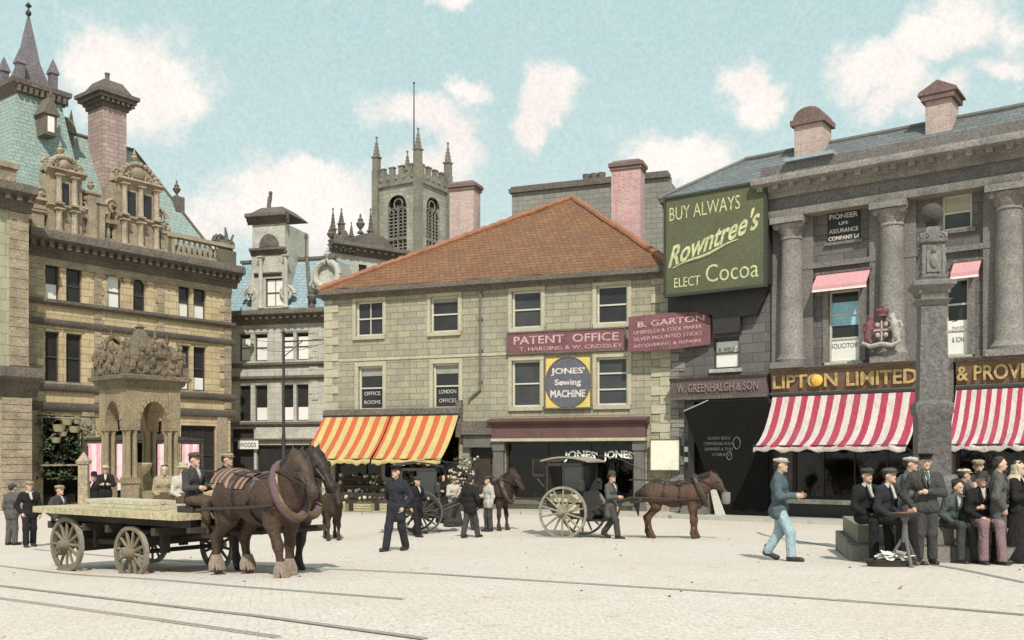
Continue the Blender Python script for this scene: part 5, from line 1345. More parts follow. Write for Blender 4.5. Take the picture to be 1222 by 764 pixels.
# ------------------------------------------------------------------ carved drinking fountain
def fountain():
    Y = 34.0; th = R(49); a = 2.25
    pc = at(155, Y-1.0)           # nearest corner
    # local x runs along the right-hand face from the nearest corner
    ang = th
    r = thing('drinking_fountain', 'carved stone canopied drinking fountain with arches and a crowded spiky crown', 'fountain', (pc[0],pc[1],pc[2]), ang); r.scale = (.68,.68,1)
    zb = pc[2]; z = lambda py: zat(py, Y)-zb
    m = a/2
    zspr, ztop, zc0, zc1 = z(512), z(480), z(466), z(451)
    FST = M('fountain_stone', (144,128,102), .9, .3, 14, .5, 1.0, .35); FDK = M('fountain_dark_stone', (116,104,86), .92, .45, 11, .6, 1.0, .5); FLT = M('fountain_light_stone', (182,168,134), .9, .28, 14, .4, 1.0, .3)
    s = MB()
    for i, e in enumerate((1.1,.75,.4)): s.box(-e,a+e,-e,a+e,-.2 if i == 0 else .18*i+.002,.18*(i+1))
    build('step', s, FLT, r)
    b = MB(); zb2 = z(576)
    for x in (0, a):
        for y in (0, a): b.box(x-.32,x+.32,y-.32,y+.32,.54,zb2); b.box(x-.38,x+.38,y-.38,y+.38,zb2+.003,zb2+.12)
    b.box(.5,a-.5,.5,a-.5,.54,zb2-.3); build('base', b, FST, r)
    bw = MB(); bw.lathe([(.2,0),(.16,.2),(.14,.5),(.5,.75),(.62,.95),(.6,1.0),(.5,.9),(.1,.85)], (m,m,zb2-.3), 20); build('basin', bw, FLT, r)
    for x in (0, a):
        for y in (0, a):
            c = MB()
            for dx, dy in ((-.17,-.17),(.17,.17),(-.17,.17),(.17,-.17)): column(c, x+dx, y+dy, zb2+.125, zspr, .13, 10)
            build('column', c, FST, r)
    can = MB()
    for k in range(4):
        f = MB(); hw = (a-.7)/2; n = 12; rr = ztop-zspr
        pts = [(m-hw*math.cos(math.pi*i/n), zspr+rr*math.sin(math.pi*i/n)) for i in range(n+1)]
        f.box(-.33,m-hw,-.33,.33,zspr,zc0)
        for (xa,za),(xb,zb_) in zip(pts[:-1], pts[1:]):
            f.hexa([(xa,-.3,za),(xb,-.3,zb_),(xb,.3,zb_),(xa,.3,za)], [(xa,-.3,zc0),(xb,-.3,zc0),(xb,.3,zc0),(xa,.3,zc0)])
        for i in range(n):
            t0, t1 = math.pi*i/n+.02, math.pi*(i+1)/n-.02
            q = [(m-q1*math.cos(t), zspr+q2*math.sin(t)) for q1, q2, t in ((hw,rr,t0),(hw+.16,rr+.16,t0),(hw+.16,rr+.16,t1),(hw,rr,t1))]
            f.prism(q, -.36, -.302)
        can.join(f.xform(Matrix.Translation((m,m,0)) @ Matrix.Rotation(R(90)*k,4,'Z') @ Matrix.Translation((-m,-m,0))))
    can.box(.2,a-.2,.2,a-.2,zc0-.3,zc0-.01)
    build('canopy', can, FST, r)
    co = MB(); h = zc1-zc0
    co.sqlathe([(m+.34,0),(m+.38,h*.2),(m+.5,h*.35),(m+.54,h*.6),(m+.74,h*.7),(m+.76,h*.95),(m+.6,h*1.1)], (m,m,zc0)); build('cornice', co, FDK, r)
    # crown: stepped core, four pierced gables, crockets and statues round it
    ht = z(389)-zc1
    k_ = MB(); k_.sqlathe([(m+.42,h*.15),(m+.36,ht*.25),(m*.85,ht*.32),(m*.62,ht*.5),(m*.5,ht*.52),(m*.34,ht*.75),(m*.12,ht*.96),(m*.2,ht*.975),(.02,ht*1.05)], (m,m,zc1)); build('crown_core', k_, FDK, r)
    g = MB(); rng = random.Random(5)
    for k in range(4):
        f = MB(); zg = zc1+h*.12
        f.prism([(m-1.45,zg),(m+1.45,zg),(m+1.4,zg+ht*.24),(m+1.1,zg+ht*.40),(m+.6,zg+ht*.54),(m,zg+ht*.62),(m-.6,zg+ht*.54),(m-1.1,zg+ht*.40),(m-1.4,zg+ht*.24)], -.62, -.3)
        f.tube([(m+.42*math.cos(i*math.pi/8),-.52,zg+ht*.2+.34*math.sin(i*math.pi/8)) for i in range(17)], .07, 6)
        for sx in (-1,1):
            scroll(f, (m+sx*.62,-.4,zg+ht*.17), .26, -.55, -.3, sx); scroll(f, (m+sx*.95,-.4,zg+ht*.1), .24, -.55, -.3, sx)
            for i in range(6):
                t = i/6; f.ball((m+sx*.74*(1-t),-.4,zg+ht*(.18+.48*t)), .1+.03*rng.random(), 6, 4)
        for i in range(70):
            fx = rng.uniform(-1.35,1.35); f.ball((m+fx, -.6+rng.uniform(-.1,.06), zg+rng.uniform(.05,ht*(.66-.2*abs(fx)))), rng.uniform(.07,.17), 6, 4)
        urn(f, (m,-.4,zg+ht*.58), .5)
        # lion or statue on each corner
        f.box(-.62,-.2,-.62,-.2,zg,zg+.3); f.tube([(-.3,-.3,zg+.3),(-.3,-.32,zg+.62),(-.28,-.3,zg+.85)],[.2,.17,.09],8); f.ball((-.3,-.34,zg+.98),.13,8,6); f.tube([(-.3,-.34,zg+.7),(-.5,-.5,zg+.55)],[.08,.05],6); f.tube([(-.28,-.3,zg+.9),(-.2,-.2,zg+1.25)],[.05,.03],5)
        g.join(f.xform(Matrix.Translation((m,m,0)) @ Matrix.Rotation(R(90)*k,4,'Z') @ Matrix.Translation((-m,-m,0))))
    build('crown_carving', g, M('fountain_carving',(118,104,84),.92,.5,9,.6,1.0,.5), r)
    return r
fountain()
# pale pink cloths hung behind the fountain: awnings of the shop in its shade
# market stall of pink blinds seen through the arches
def pink_stall():
    p = at(166, 41.5); ang = R(24)
    r = thing('blind_stall', 'stall with pale pink side cloths seen through the fountain arches', 'stall', p, ang)
    m = striped('pink_cloth', (222,168,178), (232,206,206), .34, .5, 0)
    for i, x in enumerate((-2.0,-.9,.75,1.75)):
        mb = MB(); w = .72; z0 = .9
        mb.add([(x,0,z0+(.6 if i % 2 == 0 else .1)),(x+w,0,z0-.2 if i % 2 == 0 else z0+.2),(x+w,0,3.0),(x,0,3.0),(x,.03,z0+(.6 if i % 2 == 0 else .1)),(x+w,.03,z0-.2 if i % 2 == 0 else z0+.2),(x+w,.03,3.0),(x,.03,3.0)],[(0,1,2,3),(7,6,5,4),(0,4,5,1),(1,5,6,2),(2,6,7,3),(3,7,4,0)])
        build('side_cloth', mb, m, r)
    f = MB()
    for x in (-2.1,2.6):
        for y in (0,1.8): f.box(x-.05,x+.05,y-.05,y+.05,0,3.1)
    f.box(-2.15,2.65,-.05,.05,3.05,3.15); f.box(-2.15,2.65,1.75,1.85,3.05,3.15); build('frame', f, DARKWOOD, r)
    build('roof_cloth', MB().prism([(-2.2,3.16),(2.7,3.16),(2.7,3.2),(.25,3.5),(-2.2,3.2)], -.1, 1.9), BLACKP, r)
pink_stall()
# ------------------------------------------------------------------ market cross
def cross():
    Y = 17.6; p = at(1112, Y); ang = R(-14)
    r = thing('market_cross', 'tall dark stone market cross with carved lantern, ball finial and stepped plinth', 'market cross', p, ang)
    zb = p[2]; z = lambda py: zat(py, Y)-zb
    CR = M('cross_stone', (110,105,101), .92, .42, 16, .45, 1.2, .35); CL = M('cross_pale_stone', (124,119,113), .92, .3, 16, .4, 1.2, .3)
    pl = MB(); pl.box(-1.55,1.55,-1.55,1.55,-.2,.34); pl.box(-1.42,1.42,-1.42,1.42,.343,.64); build('plinth', pl, stone('plinth_stone',(142,136,124),(100,96,88),1.0,.33,.3,.45,1.2,16,.35,tv=.1), r)
    b = MB(); b.sqlathe([(.62,.64),(.62,1.3),(.54,1.42),(.46,1.5)]); build('pedestal', b, CR, r)
    w0, w1 = .25, .21
    sh = MB(); sh.sqlathe([(w0+.03,1.5),(w0+.03,z(497)),(w0+.07,z(493)),(w0+.07,z(483)),(w0,z(478)),(w1,z(366))]); 
    build('shaft', sh, CR, r)
    ca = MB(); ca.sqlathe([(w1+.02,z(366)),(w1+.06,z(362)),(w1+.10,z(360)),(w1+.0,z(358)),(w1+.02,z(352)),(w1+.11,z(346)),(w1+.15,z(343)),(w1+.15,z(339)),(w1+.05,z(336))])
    build('capital', ca, CL, r)
    l = MB(); zl0, zl1 = z(336), z(288)
    l.sqlathe([(.27,zl0),(.29,zl0+.06),(.23,zl0+.1),(.23,zl1-.08),(.29,zl1-.05),(.3,zl1),(.2,zl1+.05),(.12,z(272)),(.07,z(270))]); lo = build('lantern', l, CR, r); lo.scale = (.78,.78,1)
    cv = MB()
    for k in range(4):
        f = MB(); f.prism([(-.15,zl0+.14),(.15,zl0+.14),(.15,zl1-.24),(0,zl1-.1),(-.15,zl1-.24)], -.26, -.2); f.ball((0,-.27,zl0+.34),(.1,.05,.14),8,5); f.ball((0,-.28,zl0+.54),.06,8,5); f.tube([(-.21,-.21,zl0+.1),(-.21,-.21,zl1-.1)],.045,6)
        scroll(f,(-.16,0,zl1+.02),.1,-.3,-.24,-1); scroll(f,(.16,0,zl1+.02),.1,-.3,-.24,1); f.ball((-.3,-.3,zl0-.2),.07,6,4)
        cv.join(f.xform(Matrix.Rotation(R(90)*k,4,'Z')))
    build('carving', cv, CL, lo)
    bl = MB(); bl.lathe([(.07,z(271)),(.12,z(269.5)),(.07,z(268))], (0,0,0), 12); bl.ball((0,0,z(256)), .2, 20, 12); build('ball_finial', bl, M('ball_dark',(72,68,62),.85,.35,20,.4,2,.3), r)
    return r
cross()
# ------------------------------------------------------------------ wheels
def wheel(parent, c, R_, n, wood, iron, spin=0.0, w=.07, hub=.11, name='wheel', rim=.86):
    """turns in the local xz plane"""
    o = link('wheel', None) if False else None
    mb = MB(); ns = 40
    ring = [(R_*.985,-w/2),(R_*.985,w/2),(R_*rim,w/2),(R_*rim,-w/2)]
    vs = []; 
    for i in range(ns):
        a = 2*math.pi*i/ns
        for rr, y in ring: vs.append((rr*math.cos(a), y, rr*math.sin(a)))
    mb.add(vs, [(i*4+k, i*4+(k+1)%4, ((i+1)%ns)*4+(k+1)%4, ((i+1)%ns)*4+k) for i in range(ns) for k in range(4)])
    for i in range(n):
        a = spin+2*math.pi*i/n; ca, sa = math.cos(a), math.sin(a)
        mb.tube([(hub*.7*ca,0,hub*.7*sa),(R_*.4*ca,0,R_*.4*sa),(R_*.88*ca,0,R_*.88*sa)], [.036,.03,.024], 6)
    wl = build('wheel', mb, wood, parent, c)
    t = MB(); vs = []
    for i in range(ns):
        a = 2*math.pi*i/ns
        for rr, y in ((R_*.987,-w*.55),(R_,-w*.55),(R_,w*.55),(R_*.987,w*.55)): vs.append((rr*math.cos(a), y, rr*math.sin(a)))
    t.add(vs, [(i*4+k, i*4+(k+1)%4, ((i+1)%ns)*4+(k+1)%4, ((i+1)%ns)*4+k) for i in range(ns) for k in range(4)])
    build('tyre', t, iron, wl)
    h = MB().lathe([(hub*.6,-.17),(hub*.8,-.12),(hub*1.1,-.05),(hub*1.1,.05),(hub*.8,.12),(hub*.6,.17)], (0,0,0), 12); h.v = [(x,z,y) for x,y,z in h.v]
    build('hub', h, wood, wl)
    return wl
CARTW = M('weathered_cart_wood', (178,164,126), .85, .3, 14, .4, 1.6, .3); CARTD = M('dark_cart_paint', (58,50,44), .7, .35, 16, .25, 1.5, .2)
BEDC = M('cream_planks', (182,168,134), .85, .3, 16, .5, 2.2, .3); WHEELC = M('dusty_wheel_paint', (122,110,90), .85, .3, 16, .4, 2, .2); TYREC = M('dusty_tyre', (146,140,128), .8, .3, 16, .3, 2, .2)
# ------------------------------------------------------------------ the dray: local x = heading, local y = to its left (away from the camera)
HD = (.82, -.57); A_D = math.atan2(HD[1], HD[0])
DRAY = None
def dray():
    fw = (-6.4, 16.2)      # near front wheel
    L = 1.94
    ox, oy = fw[0]-L*HD[0], fw[1]-L*HD[1]     # near rear wheel
    zc = min(gz(*fw), gz(ox,oy))-.01
    r = thing('dray', 'flat cream topped four wheeled dray loaded with pale planks, behind two harnessed horses', 'cart', (ox,oy,zc), A_D)
    global DRAY; DRAY = r
    W = 1.75; bz = 1.10
    b = MB()
    for i in range(9): y = -.1+i*(W+.2)/9; b.box(-.85,3.35,y+.006,y+(W+.2)/9-.006,bz,bz+.055)
    build('bed', b, BEDC, r)
    s = MB(); s.box(-.88,3.38,-.15,-.102,bz-.05,bz+.06); s.box(-.88,3.38,W+.102,W+.15,bz-.05,bz+.06); s.box(-.9,-.853,-.1,W+.1,bz-.05,bz+.06); s.box(3.353,3.4,-.1,W+.1,bz-.05,bz+.06); build('side_rail', s, BEDC, r)
    c = MB()
    for y in (.3, W-.3): c.box(-.7,3.2,y-.06,y+.06,bz-.2,bz-.003)
    for x in (-.5,.6,1.3,2.6): c.box(x-.05,x+.05,-.05,W+.05,bz-.33,bz-.203)
    c.box(-.15,.15,.1,W-.1,.6,.78); c.box(-.12,.12,.25,W-.25,.36,.58); c.box(L-.15,L+.15,.1,W-.1,.56,.72); c.lathe([(.5,.725),(.5,.77)],(L,W/2,0),20); c.box(L-.5,L+.5,W/2-.5,W/2+.5,.773,.8)
    for x in (-.45,.45,1.4,2.4): c.box(x-.04,x+.04,.25,.4,.45,bz-.33); c.box(x-.04,x+.04,W-.4,W-.25,.45,bz-.33)
    c.box(-.45,L-.3,.28,.36,.52,.6); c.box(-.45,L-.3,W-.36,W-.28,.52,.6)
    build('underframe', c, CARTD, r)
    for x, y, R_ in ((0,0,.49),(0,W,.49),(L,0,.45),(L,W,.45)): wheel(r, (x,y-.0,R_), R_, 12, WHEELC, TYREC, x)
    ax = MB(); ax.tube([(0,-.1,.49),(0,W+.1,.49)], .04, 8); ax.tube([(L,-.1,.45),(L,W+.1,.45)], .04, 8); build('axle', ax, BLACKIRON, r)
    sh = MB(); sh.tube([(L+.1,W/2,.66),(3.4,W/2,.80),(5.6,W/2,.98)], [.07,.06,.05], 8); sh.box(3.55,3.65,-.1,W+.3,.86,.94); build('draught_pole', sh, CARTD, r)
    sb = MB(); sb.box(2.9,3.3,.2,W-.2,bz+.06,bz+.16); build('driver_seat', sb, CARTD, r)
    rng = random.Random(2)
    for i in range(7):
        x0 = .05+rng.uniform(-.1,.1); y0 = .35+.19*(i%4); z0 = bz+.06+.075*(i//4)
        lx = Matrix.Translation((ox,oy,zc)) @ Matrix.Rotation(A_D,4,'Z') @ Vector((x0,y0,z0))
        build('plank', MB().box(0,1.9+rng.uniform(-.2,.2),0,.175,0,.07), M('sawn_plank',(188,178,152),.9,.2,14,.2,2,.2), None, lx, A_D, label='pale sawn plank in the stack on the dray bed', cat='plank', group='planks stacked on the dray')
    return r, (ox,oy,zc)
DR, DRO = dray()
def dray_pt(x, y, z=0): return Matrix.Translation(DRO) @ Matrix.Rotation(A_D,4,'Z') @ Vector((x,y,z))
# ------------------------------------------------------------------ horses: local +x is forward
def horse_mb(heavy=1.0, headz=0.0, headx=0.0, legs=((0,0),(0,0),(0,0),(0,0)), h=.03, neckturn=0.0):
    k = heavy; P = []
    P += [sd_cone((.48,0,1.22),(.0,0,1.16),.335*k,.345*k), sd_cone((.0,0,1.16),(-.55,0,1.26),.345*k,.34*k), sd_cone((-.5,0,1.3),(-.76,0,1.18),.28*k,.2*k), sd_ell((.62,0,1.12),(.24,.26*k,.32)), sd_ell((.32,0,1.46),(.3,.14,.14))]
    hx, hz, ty = .98+headx, 1.86+headz, neckturn
    P += [sd_cone((.55,0,1.32),(hx,ty*.5,hz),.25*k,.135*k), sd_cone((.66,0,1.2),(hx+.02,ty*.5,hz-.12),.2*k,.11*k),
          sd_cone((hx,ty*.5,hz),(hx+.34,ty,hz-.44),.125*k,.07), sd_ell((hx+.11,ty*.62,hz-.16),(.15,.1*k,.16)), sd_ell((hx+.35,ty,hz-.47),(.085,.07,.085))]
    for sy in (-1,1):
        P.append(sd_cone((hx-.06,ty*.5+sy*.075,hz+.1),(hx-.02,ty*.5+sy*.09,hz+.24),.035,.012))
    for i, sy in enumerate((-1,1)):
        dx, lift = legs[i]
        P += [sd_cone((.5,sy*.17*k,1.12),(.52,sy*.18*k,.84),.17*k,.105*k), sd_cone((.52,sy*.18*k,.84),(.53+dx*.6,sy*.17,.50+lift*.6),.105*k,.068*k), sd_cone((.53+dx*.6,sy*.17,.50+lift*.6),(.52+dx,sy*.17,.17+lift),.062*k,.048*k), sd_cone((.52+dx,sy*.17,.17+lift),(.57+dx,sy*.17,.05+lift),.055*k,.085*k)]
    for i, sy in enumerate((-1,1)):
        dx, lift = legs[i+2]
        P += [sd_cone((-.58,sy*.17*k,1.18),(-.47+dx*.3,sy*.19*k,.86),.24*k,.135*k), sd_cone((-.47+dx*.3,sy*.19*k,.86),(-.74+dx*.75,sy*.17,.55+lift*.5),.13*k,.07*k), sd_cone((-.74+dx*.75,sy*.17,.55+lift*.5),(-.69+dx,sy*.17,.17+lift),.068*k,.05*k), sd_cone((-.69+dx,sy*.17,.17+lift),(-.63+dx,sy*.17,.05+lift),.055*k,.085*k)]
    return blend(P, .09, h), (hx, hz, ty)
def horse(name, label, pos, ang, scale, heavy, coat, mane, legs, headz=0, headx=0, harness=True, feather=None, turn=0.0, collar=None, pad=None, nosebag=False, blink=True, group=None, h=.03):
    r = thing(name, label, 'horse', pos, ang, group)
    S = lambda mb: (setattr(mb,'v',[(x*scale,y*scale,z*scale) for x,y,z in mb.v]), mb)[1]
    b, (hx,hz,ty) = horse_mb(heavy, headz, headx, legs, h, turn)
    body = build('body', S(b), coat, r, sharp=180)
    m = MB()
    for i in range(14):
        t = i/13; x = .42+(hx-.42)*t; z = 1.56+(hz+.12-1.56)*t; y = ty*.5*t
        m.tube([(x-.02,y,z+.05),(x-.10,y-.07,z-.03),(x-.12,y-.13*heavy,z-.17)],[.05,.05,.012],5)
    m.tube([(hx+.02,ty*.5,hz+.13),(hx+.12,ty*.6,hz+.06),(hx+.17,ty*.7,hz-.06)],[.05,.045,.01],5)
    build('mane', S(m), mane, r)
    t = MB(); t.tube([(-.86,0,1.33),(-1.0,0,1.2),(-1.03,.02,.95),(-.98,.03,.6)],[.06,.085,.09,.02],8); build('tail', S(t), mane, r)
    e = MB()
    for sy in (-1,1): e.ball((hx+.13,ty*.62+sy*.105*heavy,hz-.1),.022,8,5); e.ball((hx+.40,ty+sy*.05,hz-.46),.015,6,4)
    build('eyes', S(e), BLACKP, r)
    if feather:
        rng = random.Random(4)
        for i, sy in enumerate((-1,1,-1,1)):
            dx, lift = legs[i]; x0 = (.53 if i < 2 else -.67)+dx; f = MB()
            for kk in range(16):
                a = kk*2.4; f.tube([(x0-.01+.05*math.cos(a),sy*.17+.05*math.sin(a),.27+lift),(x0+.09*math.cos(a),sy*.17+.09*math.sin(a),.13+lift),(x0+.02+.12*math.cos(a),sy*.17+.12*math.sin(a),.035+lift)],[.03,.04,.012],5)
            build('feather', S(f), feather, r)
    hm = M('harness_leather',(54,44,38),.5,.3,18,.1,2,.1)
    if harness:
        c = MB(); n = 24; cp = []
        for i in range(n+1):
            a = 2*math.pi*i/n; yy = .27*heavy*math.sin(a); zz = .40*math.cos(a)
            cp.append((.72-.17*(zz/.40), yy, 1.32+zz))
        c.tube(cp, .07, 8, False)
        build('collar', S(c), collar or hm, r)
        c2 = MB(); c2.tube([(x+.06, y*.95, z) for x,y,z in cp], .03, 6, False); build('hames', S(c2), M('hames_brass',(112,96,64),.5,.2,20,.1,2,0,.6), r)
        p = MB()
        def strap(pts, w=.03): p.tube(pts, w, 5)
        def girth(x, zc, rr, w=.035, a0=0, a1=2*math.pi):
            p.tube([(x, rr*1.0*math.sin(a0+(a1-a0)*i/20), zc+rr*1.02*math.cos(a0+(a1-a0)*i/20)) for i in range(21)], w, 5, False)
        girth(.18,1.17,.355*heavy); girth(-.25,1.19,.362*heavy,.03,-1.9,1.9); girth(-.52,1.25,.352*heavy,.03,-1.7,1.7)
        for sy in (-1,1):
            strap([(.76,sy*.33*heavy,1.12),(.1,sy*.385*heavy,1.06),(-.7,sy*.37*heavy,1.02),(-1.15,sy*.36*heavy,.98)], .03)
            strap([(hx+.28,ty*.9+sy*.08,hz-.36),(.74,sy*.22*heavy,1.62),(.15,sy*.2*heavy,1.51),(-.5,sy*.16*heavy,1.58),(-1.2,sy*.2,1.6)], .016)
            strap([(-.52,sy*.3*heavy,1.42),(-.86,sy*.2*heavy,1.12),(-.9,0,1.08)], .025)
        strap([(.36,0,1.60),(-.1,0,1.525),(-.5,0,1.615),(-.88,0,1.38)], .025)
        build('harness', S(p), hm, r)
        s2 = MB(); s2.ball((.17,0,1.47),(.14,.27*heavy,.09),12,6); s2.ball((.17,0,1.56),(.1,.1,.05),8,5); build('saddle_pad', S(s2), pad or hm, r)
    if pad:
        q = MB(); n1, n2 = 12, 14; vs = []
        for i in range(n1+1):
            x = -.82+.85*i/n1
            zc = 1.2+(.06 if x < -.4 else -.02); rr = (.355+.008)*heavy
            for j in range(n2+1): a = -1.15+2.3*j/n2; vs.append((x, rr*math.sin(a)*1.02, zc+(rr+.012+.008*math.sin(x*30))*math.cos(a)))
        q.add(vs, [(i*(n2+1)+j,(i+1)*(n2+1)+j,(i+1)*(n2+1)+j+1,i*(n2+1)+j+1) for i in range(n1) for j in range(n2)]); build('loin_cloth', S(q), striped('horse_cloth',(92,72,68),(150,124,104),.13,.55), r)
    bl = MB()
    bl.tube([(hx+.24+.075*math.cos(i*math.pi/8)*.8,ty*.85+.09*math.sin(i*math.pi/8),hz-.31+.075*math.cos(i*math.pi/8)*.7) for i in range(17)], .014, 5)
    bl.tube([(hx+.02+.1*math.cos(i*math.pi/8)*.9,ty*.55+.125*heavy*math.sin(i*math.pi/8),hz+.02+.1*math.cos(i*math.pi/8)*.7) for i in range(17)], .014, 5)
    for sy in (-1,1):
        bl.tube([(hx+.0,ty*.55+sy*.12*heavy,hz),(hx+.13,ty*.62+sy*.125*heavy,hz-.14),(hx+.28,ty*.85+sy*.085,hz-.33)], .012, 5)
        if blink: bl.ball((hx+.13,ty*.62+sy*.135*heavy,hz-.09),(.07,.014,.055),8,5)
    build('bridle', S(bl), hm, r)
    if nosebag:
        nb = MB(); nb.lathe([(.085,-.2),(.12,-.14),(.125,.05),(.115,.12)], (0,0,0), 12); nb.v = [(x+hx+.34,y+ty,z+hz-.5) for x,y,z in nb.v]; build('nosebag', S(nb), M('grey_canvas',(126,124,118),.95,.25,24,.3,3,.2), r)
    return r
DKBAY = M('dark_bay_coat', (74,57,46), .62, .4, 22, .5, 3, .35, spec=.3); BLKCOAT = M('black_brown_coat', (52,44,39), .5, .35, 16, .1, 2, .2, spec=.2); CHEST = M('chestnut_coat', (86,66,54), .75, .3, 16, .3, 2, .2, spec=.2); DARKBR = M('dark_brown_coat', (66,52,44), .75, .3, 16, .1, 2, .2, spec=.2)
MANED = M('black_mane', (36,32,30), .85, .35, 20, 0, 1, .2); FEATH = M('white_feather_hair', (136,121,106), .9, .25, 24, .2, 2, .2)
PURP = M('purple_collar', (98,74,80), .8, .3, 22, .2, 2, .2)
def put(px, Y): return at(px, Y)
q = dray_pt(4.75, .36); 
horse('horse', 'big dark bay dray horse with striped loin cloth and white feathered hooves', (q.x,q.y,gz(q.x,q.y)), A_D-R(4), 1.0, 1.04, DKBAY, MANED,
      ((.20,.0),(-.06,0),(-.24,0),(.10,0)), -.10, -.02, True, FEATH, -.05, PURP, PURP, group='the pair of dray horses', h=.028)
q = dray_pt(4.12, 1.16)
horse('horse', 'dark horse on the far side of the dray pole, raised blinkered head', (q.x,q.y,gz(q.x,q.y)), A_D, 1.02, 1.02, BLKCOAT, MANED,
      ((.10,0),(-.12,.0),(.0,0),(-.16,0)), -.04, .0, True, None, .0, PURP, None, group='the pair of dray horses', h=.03)
# ------------------------------------------------------------------ hansom cabs; local x = forward
def cab(label, pos, ang, R_=.70, panel=True, light=None):
    r = thing('hansom_cab', label, 'cab', pos, ang, 'hansom cabs waiting in the square')
    W = 1.42; bk = BLACKP; lightp = light or M('cab_cream_panel',(206,198,160),.7,.2,20,.2,2,.1)
    for y in (-W/2, W/2): wheel(r, (0,y,R_), R_, 14, M('cab_wheel_paint',(140,131,112),.7,.3,18,.3,2,.1) if light is None else CARTD, M('pale_tyre',(150,144,132),.7,.2,18,.2,2,.1), .2, .05, .085, 'wheel', .91)
    ax = MB(); ax.tube([(0,-W/2,R_),(0,W/2,R_)],.035,8)
    for y in (-.48,.48): ax.tube([(-.45,y,R_+.14),(-.1,y,R_+.06),(.35,y,R_+.16)],.03,6)
    build('axle', ax, BLACKIRON, r)
    y0 = .52; b = MB(); zf = R_-.18
    b.prism([(-.55,zf+.35),(-.35,zf+.1),(.1,zf),(.75,zf),(.82,zf+.12),(.55,zf+.62),(.5,zf+.72),(-.58,zf+.72)], -y0, y0)
    b.box(.55,1.05,-y0+.05,y0-.05,zf-.05,zf-.002); b.add([(1.05,-y0,zf-.05),(1.05,y0,zf-.05),(1.22,y0,zf+.5),(1.22,-y0,zf+.5),(1.09,-y0,zf-.05),(1.09,y0,zf-.05),(1.26,y0,zf+.5),(1.26,-y0,zf+.5)],[(0,1,2,3),(7,6,5,4),(0,4,5,1),(1,5,6,2),(2,6,7,3),(3,7,4,0)])
    body = build('body', b, bk, r)
    if panel:
        for sy in (-1,1):
            g = MB(); y = sy*(y0+.012); g.box(-.25,.42,min(y-.01,y+.01),max(y-.01,y+.01),zf+.16,zf+.40); g.box(-.45,.45,min(y-.01,y+.01),max(y-.01,y+.01),zf+.45,zf+.66)
            build('side_panel', g, lightp, body)
    up = MB(); zu = zf+.72; zt = zu+.78
    for y in (-y0,y0-.05): up.box(-.58,-.52,y,y+.05,zu,zt); up.box(.45,.5,y,y+.05,zu,zt); up.box(-.1,-.05,y,y+.05,zu,zt); up.box(-.58,.5,y,y+.05,zt-.08,zt-.001)
    up.box(-.6,-.55,-y0+.05,y0-.05,zu,zt-.002); build('upper_frame', up, bk, body)
    for y in (-y0+.02,y0-.04): build('side_window', MB().box(-.05,.45,y,y+.015,zu,zt-.08), GLASSG, body)
    rf = MB(); n = 10; pr = []
    for i in range(n+1): t = i/n; pr.append((-.72+1.42*t, zt+.02+.16*math.sin(math.pi*(.12+.8*t))))
    rf.prism(pr+[(x,z-.04) for x,z in reversed(pr)], -y0-.06, y0+.06); build('roof', rf, M('cab_roof',(150,142,124),.6,.3,18,.3,2,.1) if light is None else bk, r)
    d = MB(); d.box(-1.05,-.68,-.35,.35,zt-.38,zt-.3); d.box(-1.08,-1.03,-.35,.35,zt-.3,zt+.12); d.tube([(-.6,-.3,zu),(-1.0,-.3,zt-.38)],.025,6); d.tube([(-.6,.3,zu),(-1.0,.3,zt-.38)],.025,6); d.box(-1.15,-.75,-.3,.3,zu-.25,zu-.2); d.tube([(-.55,-.3,zf+.4),(-1.1,-.3,zu-.22)],.02,6); d.tube([(-.55,.3,zf+.4),(-1.1,.3,zu-.22)],.02,6)
    build('driver_seat', d, bk, r)
    sh = MB()
    for sy in (-1,1): sh.tube([(-.4,sy*.5,R_+.05),(.6,sy*.5,R_+.02),(1.2,sy*.47,R_+.25),(1.8,sy*.42,R_+.42),(3.1,sy*.36,R_+.40)],[.035,.04,.035,.03,.025],6)
    build('shaft', sh, DARKWOOD, r)
    lm = MB()
    for sy in (-1,1): lm.box(.44,.58,sy*(y0+.09)-.06,sy*(y0+.09)+.06,zu+.05,zu+.28); lm.frustum(.51,sy*(y0+.09),zu+.283,zu+.36,.07,.06,.02,.02)
    build('lamp', lm, BLACKIRON, body)
    rn = MB(); rn.tube([(-.8,0,zt+.12),(.4,0,zt+.26),(1.4,0,zt+.1),(2.7,.02,1.5)],.012,5); build('reins', rn, BLACKIRON, r)
    return r
p = at(684, 26.4); a_ = R(-27)
cab('hansom cab with pale wheels and cream side panels, in front of the sewing machine shop', p, a_)
q = (p[0]+2.75*math.cos(a_)+.12, p[1]+2.75*math.sin(a_)+.15); a_ = R(-18); horse('horse', 'chestnut cab horse in harness with a grey nosebag, near the pale plank', (q[0],q[1],gz(*q)), a_, .96, .86, CHEST, MANED, ((.0,0),(.06,0),(.1,0),(-.08,0)), -.20, .08, True, None, 0, None, None, True, h=.03)
p = at(499, 29.2); a_ = R(12)
cab('black hansom cab waiting under the orange awnings, behind the standing man', p, a_, .64, False, BLACKP)
q = (p[0]+2.1*math.cos(a_)+.1, p[1]+2.1*math.sin(a_)-.3); horse('horse', 'dark brown cab horse standing behind the youth in the dark coat', (q[0],q[1],gz(*q)), R(-38), .95, .85, DARKBR, MANED, ((.0,0),(.06,0),(.1,0),(-.08,0)), -.05, .0, True, h=.035)
q = at(396, 27.5); horse('pony', 'dark pony facing the square between the dray horses and the fruit display', q, R(-74), .86, .9, DARKBR, MANED, ((.05,0),(-.02,0),(.1,0),(-.05,0)), -.12, .0, False, None, .1, h=.035)
